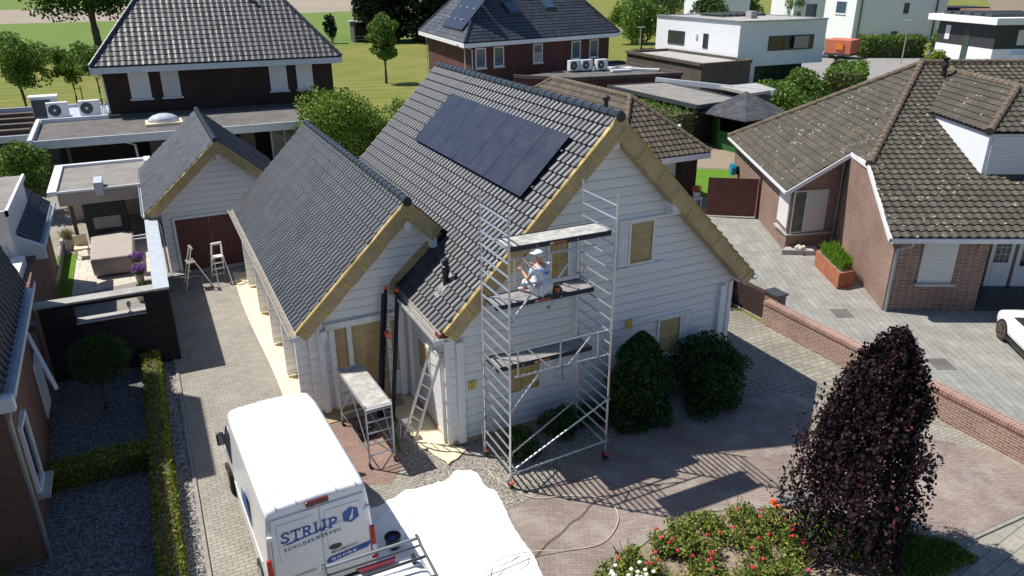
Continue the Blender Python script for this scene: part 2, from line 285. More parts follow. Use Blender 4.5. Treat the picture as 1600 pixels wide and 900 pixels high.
# ---------------------------------------------------------------- mesh builder
class MB:
    def __init__(s): s.v = []; s.f = []; s.m = []; s.uv = []; s.X = None; s.has_uv = False
    def add(s, pts):
        i = len(s.v)
        for p in pts:
            p = Vector(p)
            s.v.append(tuple(s.X @ p) if s.X is not None else tuple(p))
        return i
    def face(s, idx, mi=0, uv=None):
        s.f.append(tuple(idx)); s.m.append(mi); s.uv.append(uv)
        if uv: s.has_uv = True
    def poly(s, pts, mi=0, uv=None):
        i = s.add(pts); s.face(range(i, i+len(pts)), mi, uv)
    def box(s, a, b, mi=0):
        x0, x1 = sorted((a[0], b[0])); y0, y1 = sorted((a[1], b[1])); z0, z1 = sorted((a[2], b[2]))
        i = s.add([(x0, y0, z0), (x1, y0, z0), (x1, y1, z0), (x0, y1, z0), (x0, y0, z1), (x1, y0, z1), (x1, y1, z1), (x0, y1, z1)])
        for q in ((3, 2, 1, 0), (4, 5, 6, 7), (0, 1, 5, 4), (1, 2, 6, 5), (2, 3, 7, 6), (3, 0, 4, 7)): s.face([i+k for k in q], mi)
        return s
    def ext(s, pts, vec, mi=0):
        """polygon pts extruded along vec"""
        n = len(pts); vec = Vector(vec); i = s.add(pts); s.add([Vector(p)+vec for p in pts])
        s.face([i+k for k in range(n)][::-1], mi); s.face([i+n+k for k in range(n)], mi)
        for k in range(n):
            l = (k+1) % n; s.face((i+k, i+l, i+n+l, i+n+k), mi)
        return s
    def beam(s, p, q, w, h, upv=(0, 0, 1), mi=0):
        p = Vector(p); q = Vector(q); d = (q-p).normalized(); sd = d.cross(Vector(upv))
        if sd.length < 1e-4: sd = d.cross(Vector((1, 0, 0)))
        sd.normalize(); u = sd.cross(d)
        o = [sd*a*w/2+u*b*h/2 for a, b in ((-1, -1), (1, -1), (1, 1), (-1, 1))]
        return s.ext([p+x for x in o], q-p, mi)
    def tube(s, p, q, r, n=8, r2=None, mi=0, cap=True):
        p = Vector(p); q = Vector(q); r2 = r if r2 is None else r2; d = (q-p).normalized()
        a = d.cross(Vector((0, 0, 1)));
        if a.length < 1e-3: a = Vector((1, 0, 0))
        a.normalize(); b = d.cross(a)
        ring = lambda c, rr: [c+(a*math.cos(t)+b*math.sin(t))*rr for t in [2*math.pi*k/n for k in range(n)]]
        i = s.add(ring(p, r)+ring(q, r2))
        for k in range(n):
            l = (k+1) % n; s.face((i+k, i+l, i+n+l, i+n+k), mi)
        if cap: s.face([i+k for k in range(n)], mi); s.face([i+n+k for k in range(n)][::-1], mi)
        return s
    def path(s, pts, r, n=6, mi=0):
        pts = [Vector(p) for p in pts]; rings = []
        for j, p in enumerate(pts):
            d = (pts[min(j+1, len(pts)-1)]-pts[max(j-1, 0)]).normalized()
            a = d.cross(Vector((0, 0, 1)))
            if a.length < 1e-3: a = Vector((1, 0, 0))
            a.normalize(); b = d.cross(a); rr = r[j] if isinstance(r, (list, tuple)) else r
            rings.append(s.add([p+(a*math.cos(t)+b*math.sin(t))*rr for t in [2*math.pi*k/n for k in range(n)]]))
        for A, B in zip(rings, rings[1:]):
            for k in range(n): l = (k+1) % n; s.face((A+k, A+l, B+l, B+k), mi)
        s.face([rings[0]+k for k in range(n)], mi); s.face([rings[-1]+k for k in range(n)][::-1], mi)
        return s
    def lathe(s, c, prof, n=16, mi=0):
        rings = []
        for r, z in prof:
            rings.append(s.add([(c[0]+r*math.cos(t), c[1]+r*math.sin(t), c[2]+z) for t in [2*math.pi*k/n for k in range(n)]]))
        for A, B in zip(rings, rings[1:]):
            for k in range(n): l = (k+1) % n; s.face((A+k, A+l, B+l, B+k), mi)
        s.face([rings[0]+k for k in range(n)][::-1], mi); s.face([rings[-1]+k for k in range(n)], mi)
        return s
    def loft(s, rings, mi=0, cap=True, closed=True):
        ids = [s.add(r) for r in rings]; n = len(rings[0])
        for A, B in zip(ids, ids[1:]):
            for k in range(n if closed else n-1): l = (k+1) % n; s.face((A+k, A+l, B+l, B+k), mi)
        if cap: s.face([ids[0]+k for k in range(n)][::-1], mi); s.face([ids[-1]+k for k in range(n)], mi)
        return s
    def ball(s, c, r, n=8, mi=0, sz=1.):
        return s.lathe(c, [(r*math.sin(math.pi*k/n)+1e-4, -r*sz*math.cos(math.pi*k/n)) for k in range(n+1)], n+2, mi)
def finish(o, name, smooth=False):
    return o
def mesh_from(mb, name, mats, inv=None, smooth=False):
    me = bpy.data.meshes.new(name)
    vs_ = mb.v if inv is None else [tuple(inv @ Vector(p)) for p in mb.v]
    me.from_pydata(vs_, [], mb.f)
    for mm in (mats if isinstance(mats, (list, tuple)) else [mats]): me.materials.append(M[mm])
    me.polygons.foreach_set('material_index', mb.m)
    if mb.has_uv:
        uv = me.uv_layers.new(name='UVMap'); k = 0; data = []
        for f, u in zip(mb.f, mb.uv):
            data += [c for p in (u if u else [(0, 0)]*len(f)) for c in p]
        uv.data.foreach_set('uv', data)
    bm = bmesh.new(); bm.from_mesh(me)
    if not mb.has_uv: bmesh.ops.recalc_face_normals(bm, faces=bm.faces)
    bm.to_mesh(me); bm.free()
    if smooth: me.polygons.foreach_set('use_smooth', [True]*len(me.polygons))
    me.update(); return me
def T(name, label, cat, loc, rot=0., group=None):
    o = bpy.data.objects.new(name, None); COL.objects.link(o); o.empty_display_size = .3
    o.location = loc; o.rotation_euler = (0, 0, rot); o['label'] = label; o['category'] = cat
    if group: o['group'] = group
    return o
def rootmat(o):
    m = Matrix.Translation(o.location) @ o.rotation_euler.to_matrix().to_4x4()
    return rootmat(o.parent) @ m if o.parent else m
def part(root, name, mb, mats, world=True, smooth=False, bevel=0., label=None):
    inv = rootmat(root).inverted() if world else None
    o = bpy.data.objects.new(name, mesh_from(mb, name, mats, inv, smooth)); COL.objects.link(o); o.parent = root
    if bevel:
        b = o.modifiers.new('bevel', 'BEVEL'); b.width = bevel; b.segments = 2; b.limit_method = 'ANGLE'
    if label: o['label'] = label
    return o
def solo(name, mb, mats, label, cat, group=None, smooth=False, bevel=0., loc=None):
    """a thing that is one mesh, origin at its base"""
    if loc is None:
        a = np.array(mb.v); loc = (float(a[:, 0].mean()), float(a[:, 1].mean()), float(a[:, 2].min()))
    o = bpy.data.objects.new(name, mesh_from(mb, name, mats, Matrix.Translation(loc).inverted(), smooth)); COL.objects.link(o)
    o.location = loc; o['label'] = label; o['category'] = cat
    if group: o['group'] = group
    if bevel:
        b = o.modifiers.new('bevel', 'BEVEL'); b.width = bevel; b.segments = 2; b.limit_method = 'ANGLE'
    return o
def struct(name, mb, mats, kind='structure'):
    o = bpy.data.objects.new(name, mesh_from(mb, name, mats)); COL.objects.link(o); o['kind'] = kind; return o
def copy_tree(o, parent=None):
    c = o.copy(); COL.objects.link(c)
    if parent is not None: c.parent = parent
    for ch in list(o.children): copy_tree(ch, c)
    return c
# ---- roof tiles on a planar polygon; pts[0]-pts[1] is the eave
PROF = {'pan': [(0, -.5), (.05, .9), (.2, 1.), (.42, .6), (.66, .5), (.73, -.8), (.95, -.8)], 'double': [(0, -.3), (.05, .9), (.2, 1.), (.3, .1), (.46, .05), (.54, .9), (.70, 1.), (.79, .1), (.95, .05)],
        'wave': [(0, 1.), (.17, .8), (.33, .25), (.5, 0.), (.67, .25), (.83, .8)],
        'wide': [(0, 1.), (.12, .9), (.24, .3), (.4, .0), (.6, .0), (.76, .1), (.9, .8)]}
def tiles(mb, pts, tw=.30, tl=.335, amp=.03, th=.028, prof='pan', mi=0, lift=.01, simple=False):
    P = [Vector(p) for p in pts]; nrm = Vector((0, 0, 0))
    for a, b in zip(P, P[1:]+P[:1]): nrm += a.cross(b)
    nrm.normalize()
    if nrm.z < 0: nrm = -nrm
    u = (P[1]-P[0]).normalized(); v = nrm.cross(u)
    if v.z < 0: u = -u; v = -v
    o = P[0]
    U = [(p-o).dot(u) for p in P]; V = [(p-o).dot(v) for p in P]
    i0, i1 = math.floor(min(U)/tw)-1, math.ceil(max(U)/tw)+1
    j0, j1 = math.floor(min(V)/tl)-1, math.ceil(max(V)/tl)+1
    pr = PROF[prof]; us = [((i+a)*tw, amp*h) for i in range(i0, i1) for a, h in pr]
    bm = bmesh.new(); uvl = bm.loops.layers.uv.new('UVMap'); prev = None
    for j in range(j0, j1):
        lo = [bm.verts.new(o+u*a+v*(j*tl)+nrm*(h+th+lift)) for a, h in us]
        hi = [bm.verts.new(o+u*a+v*((j+1)*tl)+nrm*(h+lift)) for a, h in us]
        for k in range(len(us)-1):
            uc = (us[k][0]+us[k+1][0])/2/tw
            f = bm.faces.new((lo[k], lo[k+1], hi[k+1], hi[k]))
            ua, ub = us[k][0]/tw, us[k+1][0]/tw
            if ub-uc > 0: ub -= 1e-4; ua += 1e-4
            for l, q_ in zip(f.loops, ((ua, j+.02), (ub, j+.02), (ub, j+.999), (ua, j+.999))): l[uvl].uv = q_
            if prev:
                f = bm.faces.new((prev[k], prev[k+1], lo[k+1], lo[k]))
                for l in f.loops: l[uvl].uv = (uc, j+.01)
        prev = hi
    c = sum(P, Vector())/len(P)
    for a, b in zip(P, P[1:]+P[:1]):
        n = (b-a).cross(nrm).normalized()
        if n.dot(a-c) < 0: n = -n
        bmesh.ops.bisect_plane(bm, geom=bm.verts[:]+bm.edges[:]+bm.faces[:], plane_co=a+n*.002, plane_no=n, clear_outer=True)
    bm.verts.index_update(); i = mb.add([x.co for x in bm.verts])
    for f in bm.faces: mb.face([i+x.index for x in f.verts], mi, [tuple(l[uvl].uv) for l in f.loops])
    bm.free()
    mb.ext([p-nrm*.06 for p in P], nrm*.055, mi)
def ridge_tiles(mb, p, q, r=.105, step=.38, mi=0, drop=0.):
    p = Vector(p); q = Vector(q); L = (q-p).length; n = max(1, round(L/step)); d = (q-p)/n
    for k in range(n):
        a = p+d*k; b = a+d*1.06
        mb.tube(a, b, r*1.1, 10, r*.95, mi=mi)
def leafcloud(name, pts, size, matn, root=None, seed=0, aspect=.6, down=0., bright=None, world=True, label=None, solo_=None, flat=0.):
    rng = np.random.default_rng(seed); pts = np.asarray(pts, float); n = len(pts)
    if root is not None and world:
        inv = np.array(rootmat(root).inverted()); pts = pts @ inv[:3, :3].T + inv[:3, 3]
    d = rng.normal(size=(n, 3)); d[:, 2] -= down*1.5; d /= np.linalg.norm(d, axis=1)[:, None]
    e = rng.normal(size=(n, 3)); e[:, 2] *= (1-flat); e -= (e*d).sum(1)[:, None]*d; e /= np.linalg.norm(e, axis=1)[:, None]
    s = size*rng.uniform(.6, 1.3, (n, 1))
    v = np.stack([pts-d*s*.5, pts+e*s*aspect*.5, pts+d*s*.5, pts-e*s*aspect*.5], 1).reshape(-1, 3)
    me = bpy.data.meshes.new(name); me.vertices.add(n*4); me.vertices.foreach_set('co', v.ravel())
    me.loops.add(n*4); me.loops.foreach_set('vertex_index', np.arange(n*4)); me.polygons.add(n)
    me.polygons.foreach_set('loop_start', np.arange(n)*4); me.polygons.foreach_set('loop_total', np.full(n, 4))
    uv = me.uv_layers.new(name='UVMap'); r = rng.random(n) if bright is None else np.clip(bright+rng.normal(0, .16, n), 0, 1)
    uv.data.foreach_set('uv', np.repeat(np.stack([r, rng.random(n)], 1), 4, 0).ravel())
    me.materials.append(M[matn]); me.update(calc_edges=True); me.validate()
    o = bpy.data.objects.new(name, me); COL.objects.link(o)
    if root is not None: o.parent = root
    if label: o['label'] = label
    return o
def sample_blobs(blobs, n, seed=0, pw=.45, hole=.0, hs=1.):
    """blobs: (x,y,z,rx,ry,rz)"""
    rng = np.random.default_rng(seed); B = np.array(blobs, float); vol = B[:, 3]*B[:, 4]*B[:, 5]
    vol = vol**.8; out = []; tot = 0
    while tot < n:
        k = rng.choice(len(B), n*2, p=vol/vol.sum()); d = rng.normal(size=(n*2, 3)); d /= np.linalg.norm(d, axis=1)[:, None]
        r = rng.random(n*2)**pw; p = B[k, :3]+d*r[:, None]*B[k, 3:]
        if hole:
            q = p*hs; f = np.sin(q[:, 0]*2.1+1.3*np.sin(q[:, 1]*1.7))+np.sin(q[:, 1]*2.3+1.1*np.sin(q[:, 2]*2.9))+np.sin(q[:, 2]*2.7+1.7*np.sin(q[:, 0]*1.3))
            p = p[f > hole*3-3+0.9*rng.random(len(p))]
        out.append(p); tot += len(p)
    return np.concatenate(out)[:n]
def blobset(c, r, rz, k, seed, br=.42):
    rng = np.random.default_rng(seed); out = [(c[0], c[1], c[2], r*.72, r*.72, rz*.75)]
    for i in range(k):
        d = rng.normal(size=3); d /= np.linalg.norm(d); q = rng.uniform(.55, .8)
        b = r*br*rng.uniform(.7, 1.2)
        out.append((c[0]+d[0]*r*q, c[1]+d[1]*r*q, c[2]+d[2]*rz*q, b, b, b*.8))
    return out
def hedge_pts(a, b, n, seed=0, jit=.03):
    """points on the skin of a box"""
    rng = np.random.default_rng(seed); a = np.array(a, float); b = np.array(b, float); s = b-a
    ar = np.array([s[1]*s[2], s[1]*s[2], s[0]*s[2], s[0]*s[2], s[0]*s[1]]); k = rng.choice(5, n, p=ar/ar.sum())
    p = a+rng.random((n, 3))*s
    p[k == 0, 0] = a[0]; p[k == 1, 0] = b[0]; p[k == 2, 1] = a[1]; p[k == 3, 1] = b[1]; p[k == 4, 2] = b[2]
    return p+rng.normal(0, jit, (n, 3))
def rot_pts(p, c, ang):
    c = np.array(c); q = p-c; s, k = math.sin(ang), math.cos(ang)
    return np.stack([q[:, 0]*k-q[:, 1]*s, q[:, 0]*s+q[:, 1]*k, q[:, 2]], 1)+c
def text_mb(txt, size, mb_target, place, mi=0, bold=.0, sp=1., shear=0.):
    cu = bpy.data.curves.new('lettering', 'FONT'); cu.body = txt; cu.size = size; cu.offset = bold; cu.space_character = sp; cu.extrude = .002; cu.shear = shear
    cu.resolution_u = 3
    o = bpy.data.objects.new('lettering', cu); COL.objects.link(o); bpy.context.view_layer.update()
    me = o.evaluated_get(bpy.context.evaluated_depsgraph_get()).to_mesh()
    i = mb_target.add([place @ v.co for v in me.vertices])
    for p in me.polygons: mb_target.face([i+k for k in p.vertices], mi)
    bpy.data.objects.remove(o); bpy.data.curves.remove(cu)
# ================================================================ GROUND
def sheet(name, poly, z, mt):
    mb = MB(); mb.poly([(x, y, z) for x, y in poly]); return struct(name, mb, mt)
sheet('ground', [(-700, -60), (900, -60), (900, 1500), (-700, 1500)], -.02, 'grass')
sheet('crop_field', [(-300, 112), (30, 112), (62, 122), (64, 150), (100, 142), (130, 330), (-300, 330)], -.012, 'field')
sheet('bare_field', [(-300, 209), (-8, 209), (54, 227), (80, 232), (120, 400), (40, 420), (-30, 300), (-300, 300)], -.006, 'bare_field')
sheet('far_field', [(-700, 330), (900, 330), (900, 1500), (-700, 1500)], -.01, 'field')
sheet('front_pavement', [(-60, -40), (60, -40), (60, -7.85), (-4, -7.7)], .0, 'pave_walk')
sheet('driveway', [(-5.75, -7.7), (9, -7.8), (11.9, -7.85), (11.9, 14), (8.0, 14), (8.0, .3), (-2, .3), (-2.0, 18), (-5.75, 18)], .0, 'pave_grey')
sheet('clinker_court', [(-1.75, -2.2), (-1.2, -2.4), (0.1, -2.75), (1.5, -2.4), (2.6, -1.6), (4, -1.3), (8.9, -1.3), (9.6, -3.4), (11.86, -6.2), (11.86, -7.8), (7.9, -7.75), (7.0, -6.6), (5.9, -5.4), (4.2, -4.72), (2.7, -4.75), (1.0, -5.3), (-.2, -7.0), (-1.75, -7.0)], .004, 'pave_red')
sheet('side_paving', [(9.0, -1.3), (11.86, -5.0), (11.86, 14), (8.44, 14), (8.44, -1.3)], .008, 'pave_side')
sheet('red_brick_apron', [(-4.4, 3.4), (-2.6, 4.9), (-2.6, 2.9), (-.1, 2.9), (-1.1, 1.2), (-1.3, -.2), (-1.75, -.8), (-3.0, -.2), (-4.4, 1.2)], .004, 'pave_red2')
sheet('gravel_bed_corner', [(-.05, 2.8), (-1.02, 1.3), (-1.2, 0), (-1.35, -1.4), (-.7, -2.45), (0, -2.8), (1.2, -2.6), (2.4, -1.9), (3.4, -1.5), (9.0, -1.4), (9.0, 0.3), (0, .3)], .012, 'gravel_light')
sheet('slate_garden', [(-9.3, -8), (-6.45, -8), (-6.3, 8.0), (-9.3, 8.0)], .004, 'gravel_dark')
sheet('gravel_strip', [(-6.2, -8), (-5.82, -8), (-5.72, 7.9), (-6.15, 7.9)], .006, 'gravel_strip')
sheet('neighbour_drive', [(12.1, -30), (60, -30), (60, 3), (24, 9), (20.5, 16), (11.9, 16), (12.1, 1)], .004, 'slabs')
mb = MB(); mb.box((-5.84, -8, 0), (-5.76, 7.9, .05)); struct('kerb', mb, 'kerb')
pts = [(-.2, -7.0), (1.0, -5.35), (2.7, -4.8), (4.2, -4.77), (5.9, -5.45), (7.0, -6.65), (7.9, -7.8)]
mb = MB()
for a, b in zip(pts, pts[1:]): mb.beam((*a, .02), (*b, .02), .12, .06)
mb.beam((7.9, -7.82, .01), (11.9, -7.87, .01), .08, .05)
struct('bed_kerb', mb, 'kerb')
sheet('planting_bed', [(-.15, -7.1), (1.0, -5.4), (2.7, -4.85), (4.2, -4.82), (5.9, -5.5), (7.0, -6.7), (7.85, -7.85), (6, -9), (-.5, -9)], .03, 'soil')
mb = MB()
for (x, y, a) in ((14.86, 1.39, -.45), (14.62, -2.52, -.45)):
    mb.X = Matrix.Translation((x, y, 0)) @ Matrix.Rotation(a, 4, 'Z'); mb.box((-.3, -.35, .005), (.3, .35, .012))
struct('drain_cover', mb, 'bitumen_dark')
sheet('road', [(57, 48), (58, 38), (110, 36), (118, 60), (86, 56), (90, 72), (76, 72), (60, 62)], -.0, 'asphalt')
sheet('back_road', [(60, 112), (100, 118), (140, 128), (140, 134), (98, 123), (60, 117)], -.0, 'asphalt')
sheet('back_garden_lawn', [(20, 14), (25.5, 14), (27.2, 17.4), (23.3, 20.2), (20, 20)], .012, 'turf')
sheet('back_garden_bark', [(23.4, 20.4), (27.3, 17.6), (30, 20.5), (29.6, 27), (23, 27)], .014, 'soil')
sheet('middle_yard', [(-13, 15), (12, 14), (42, 14), (48, 40), (40, 42), (-13, 42)], -.006, 'pave_grey')
# ================================================================ MAIN HOUSE
SL = 1.006
H = T('white_wooden_house', 'white log house being painted, masked with brown paper along its gables', 'house', (0, 0, 0))
zr = 7.78; xr = 4.27
def roofz(x): return zr-abs(x-xr)*SL
# walls (solid gable blocks)
mb = MB(); zc = lambda x: roofz(x)-.16
mb.ext([(0, 0, .12), (8.44, 0, .12), (8.44, 0, zc(8.44)), (xr, 0, zc(xr)), (0, 0, zc(0))], (0, 11.0, 0))
part(H, 'wall', mb, 'siding')
mb = MB(); mb.box((-.03, -.03, 0), (8.47, 11.03, .12)); mb.box((-2.68, 2.82, 0), (-.03, 14, .12)); part(H, 'plinth', mb, 'film')
SW = .979; zw = 5.617; xw = .046
def wz(x): return zw-abs(x-xw)*SW
mb = MB(); mb.ext([(-2.65, 2.854, .12), (-.005, 2.854, .12), (-.005, 2.854, wz(-.005)-.16), (-2.65, 2.854, wz(-2.65)-.16)], (0, 11.2, 0))
mb.ext([(-.005, 2.854, 2.9), (1.2, 2.854, 4.3), (1.2, 2.854, wz(1.2)-.16), (xw, 2.854, wz(xw)-.16), (-.005, 2.854, wz(-.005)-.16)], (0, .3, 0))
part(H, 'wing_wall', mb, 'siding')
# crossing log ends
for (x, y, zt) in ((.3, 0, 2.85), (8.12, 0, 2.85), (3.5, 0, 4.95)):
    mb = MB(); mb.box((x-.09, y-.13, .1), (x+.09, y-.003, zt)); part(H, 'log_end_post', mb, 'white_wood')
for y in (.25, 2.6):
    mb = MB(); mb.box((-.10, y-.09, .1), (-.003, y+.09, 3.0)); part(H, 'log_end_post', mb, 'white_wood')
for (x, zt) in ((-2.35, 2.75), (-.25, 2.9)):
    mb = MB(); mb.box((x-.08, 2.72, .1), (x+.08, 2.851, zt)); part(H, 'log_end_post', mb, 'white_wood')
for k, y in enumerate((3.1, 5.3, 7.6, 10.2, 12.9)):
    mb = MB(); mb.box((-2.95, y-.07, .1), (-2.653, y+.07, 2.6)); part(H, 'wing_buttress', mb, 'siding')
# corner boards
for a_ in (((-.06, -.05, .1), (.06, .02, 2.9)), ((8.38, -.05, .1), (8.5, .05, 2.9))): mb = MB(); mb.box(*a_); part(H, 'corner_board', mb, 'white_wood')
# roofs
o_ = .37; L = 11.2
mb = MB()
xa = -.2
tiles(mb, [(xa, -o_, roofz(xa)), (xa, 3.07, roofz(xa)), (xr, 3.07, zr), (xr, -o_, zr)], .215, .30, .034, .045, 'pan')
tiles(mb, [(.4345, 3.07, roofz(.4345)), (.4345, L, roofz(.4345)), (xr, L, zr), (xr, 3.07, zr)], .215, .30, .034, .045, 'pan')
tiles(mb, [(8.86, -o_, roofz(8.86)), (8.86, L, roofz(8.86)), (xr, L, zr), (xr, -o_, zr)], .215, .30, .034, .045, 'pan')
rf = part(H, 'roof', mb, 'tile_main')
mb = MB(); ridge_tiles(mb, (xr, -o_-.02, zr+.02), (xr, L, zr+.02), .108, .39); part(H, 'ridge_tiles', mb, 'ridge', smooth=False)
mb = MB()
tiles(mb, [(-2.96, 2.47, wz(-2.96)), (-2.96, 14.3, wz(-2.96)), (xw, 14.3, zw), (xw, 2.47, zw)], .235, .31, .032, .034)
tiles(mb, [(1.08, 2.47, wz(1.08)), (1.3, 5, wz(1.3)), (1.25, 11.0, wz(1.25)), (xw, 14.3, zw), (xw, 2.47, zw)][:1]+[(1.08, 14.3, wz(1.08)), (xw, 14.3, zw), (xw, 2.47, zw)], .235, .31, .032, .034)
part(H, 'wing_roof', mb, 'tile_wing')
mb = MB(); ridge_tiles(mb, (xw, 2.45, zw+.02), (xw, 14.3, zw+.02), .105, .36); part(H, 'ridge_tiles', mb, 'ridge')
for (x, y, z) in ((xr, -.43, zr+.0), (xw, 2.4, zw+.0)):
    mb = MB(); mb.tube((x, y, z), (x, y+.08, z), .12, 10); part(H, 'ridge_end_cap', mb, 'black')
# verge boards wrapped in masking paper: front face, soffit strip and a top lip
def verge(p, q, nm, yb, w=.36, d=.33, seedv=0):
    """p, q: (x, z) top line in the plane y=yb (front); board w deep, soffit going back d"""
    rng = random.Random(seedv); P = Vector((p[0], yb, p[1])); Q = Vector((q[0], yb, q[1])); D = (Q-P); L_ = D.length; D.normalize()
    n = Vector((D.z, 0, -D.x));
    if n.z > 0: n = -n
    N = max(6, int(L_/.32)); mb = MB(); rows = []
    for k in range(N+1):
        c = P+D*(L_*k/N); j = lambda s=.018: Vector((0, rng.uniform(-s, s), 0))+n*rng.uniform(-s, s)
        rows.append([c-n*.045+Vector((0, .10, 0))+j(.012), c-n*.05+j(.012), c+j(), c+n*(w*.5)+Vector((0, -.01, 0))+j(), c+n*w+j(), c+n*(w+.01)+Vector((0, d*.5, 0))+j(), c+n*w+Vector((0, d, 0)), c+n*.04+Vector((0, d, 0))])
    mb.loft(rows, closed=True); o = part(H_cur, nm, mb, 'film')
    mb = MB()
    for k in range(int(L_/.75)+1):
        c = P+D*min(L_, .35+k*.75+rng.uniform(-.12, .12)); t = n.cross(Vector((0, 1, 0)))
        a = rng.uniform(-.25, .25); dd = (n+D*a).normalized()
        mb.beam(c+Vector((0, -.022, 0))+n*.0, c+dd*w+Vector((0, -.026, 0)), .03, .006, (0, 1, 0))
    mb.beam(P+Vector((0, -.024, 0))-n*.045, Q+Vector((0, -.024, 0))-n*.045, .014, .022, (0, 1, 0))
    ob = part(o, 'masking_tape', mb, 'tape', world=True)
    return o
def part_child(o, *a, **k): return part(o, *a, **k)
H_cur = H
verge((xr, zr-.03), (-.16, roofz(-.16)-.03), 'verge_board', -o_-.02, seedv=1)
verge((xr, zr-.03), (8.9, roofz(8.9)-.03), 'verge_board', -o_-.02, seedv=2)
verge((xw, zw-.03), (-2.97, wz(-2.97)-.03), 'verge_board', 2.45, .33, .38, seedv=3)
verge((xw, zw-.03), (.9, wz(.9)-.03), 'verge_board', 2.45, .33, .38, seedv=4)
mb = MB(); mb.ext([(xr-.27, -.415, zr-.28), (xr+.27, -.415, zr-.28), (xr+.14, -.415, zr-.0), (xr-.14, -.415, zr-.0)], (0, .02, 0)); part(H, 'masked_apex', mb, 'film')
mb = MB(); mb.ext([(xw-.25, 2.405, zw-.26), (xw+.25, 2.405, zw-.26), (xw+.12, 2.405, zw-.02), (xw-.12, 2.405, zw-.02)], (0, .02, 0)); part(H, 'masked_apex', mb, 'film')
# trim down the junction of wing gable and main roof
mb = MB(); mb.beam((1.0, 2.78, roofz(1.0)+.12), (-.32, 2.84, roofz(-.32)+.26), .16, .16); part(H, 'masked_flashing', mb, 'film')
mb = MB(); mb.beam((-.32, 2.84, roofz(-.32)+.24), (-.5, 2.5, 3.28), .12, .10); part(H, 'masked_gutter_end', mb, 'film')
# purlin ends
for (x, y, z, s) in ((xw, 2.5, zw-.62, .09), (.72, 2.5, wz(.72)-.52, .08), (xr, -.3, zr-.62, .09), (-2.3, 2.55, 2.4, .07)):
    mb = MB(); mb.box((x-s, y, z-.14), (x+s, y+.35, z+.12)); part(H, 'purlin_end', mb, 'white_wood')
# box on the gable (purlin cladding) right
mb = MB(); mb.ext([(6.0, -.34, 5.22), (6.45, -.34, 5.22), (6.45, -.34, 5.42), (6.2, -.34, 5.66), (6.0, -.34, 5.66)], (0, .34, 0)); part(H, 'purlin_box', mb, 'siding')
# eave soffit / small cap at right corner
mb = MB(); mb.box((8.44, -.3, 2.95), (8.8, 0.1, 3.1)); part(H, 'eave_bracket', mb, 'white_wood')
# gutters
def gutter(root, p, q, r=.065, mt='gutter_white', nm='gutter', leaves=False):
    p = Vector(p); q = Vector(q); d = (q-p).normalized(); s = d.cross(Vector((0, 0, 1))); rings = []
    prof = [(-1, .75), (-1, -.3), (-.7, -.9), (.7, -.9), (1, -.3), (1, .75), (.82, .75), (.82, -.2), (.6, -.68), (-.6, -.68), (-.82, -.2), (-.82, .75)]
    for c in (p, q): rings.append([c+s*a*r+Vector((0, 0, b*r)) for a, b in prof])
    mb = MB(); mb.loft(rings); g = part(root, nm, mb, mt)
    if leaves:
        rng = random.Random(5); m2 = MB()
        m2.beam(p+Vector((0, 0, -.02)), q+Vector((0, 0, -.02)), r*1.3, .02)
        part(g, 'leaf_litter', m2, 'soil', world=True)
    return g
gutter(H, (-.36, -.42, 3.16), (-.36, 2.86, 3.16), .085, leaves=True)
gutter(H, (-3.08, 2.3, 2.62), (-3.08, 14.3, 2.62), .085, leaves=True)
gutter(H, (8.95, -.4, 3.05), (8.95, 11, 3.05), .08)
for (x, y, z) in ((-.36, -.44, 3.12), (-3.08, 2.28, 2.58)):
    mb = MB(); mb.beam((x-.09, y, z), (x+.16, y, z+.02), .02, .13); part(H, 'gutter_end', mb, 'gutter_white')
mb = MB(); mb.box((-.3, -.40, roofz(-.2)-.10), (-.02, -.12, roofz(-.2)-.02)); part(H, 'eave_underlay', mb, 'maroon_lens')
# fascia strip in masking paper under tile ends
mb = MB(); mb.beam((-.24, -.35, 3.22), (-.24, 2.8, 3.22), .05, .14); part(H, 'eave_strip', mb, 'cover')
mb = MB(); mb.beam((-2.98, 2.5, 2.62), (-2.98, 14.2, 2.62), .05, .12); part(H, 'eave_strip', mb, 'cover')
mb = MB(); mb.path([(-.4, 2.7, 3.1), (-.2, 2.75, 2.9), (-.06, 2.72, 2.7), (-.06, 2.72, .1)], .035, 8); part(H, 'downpipe', mb, 'white_wood')
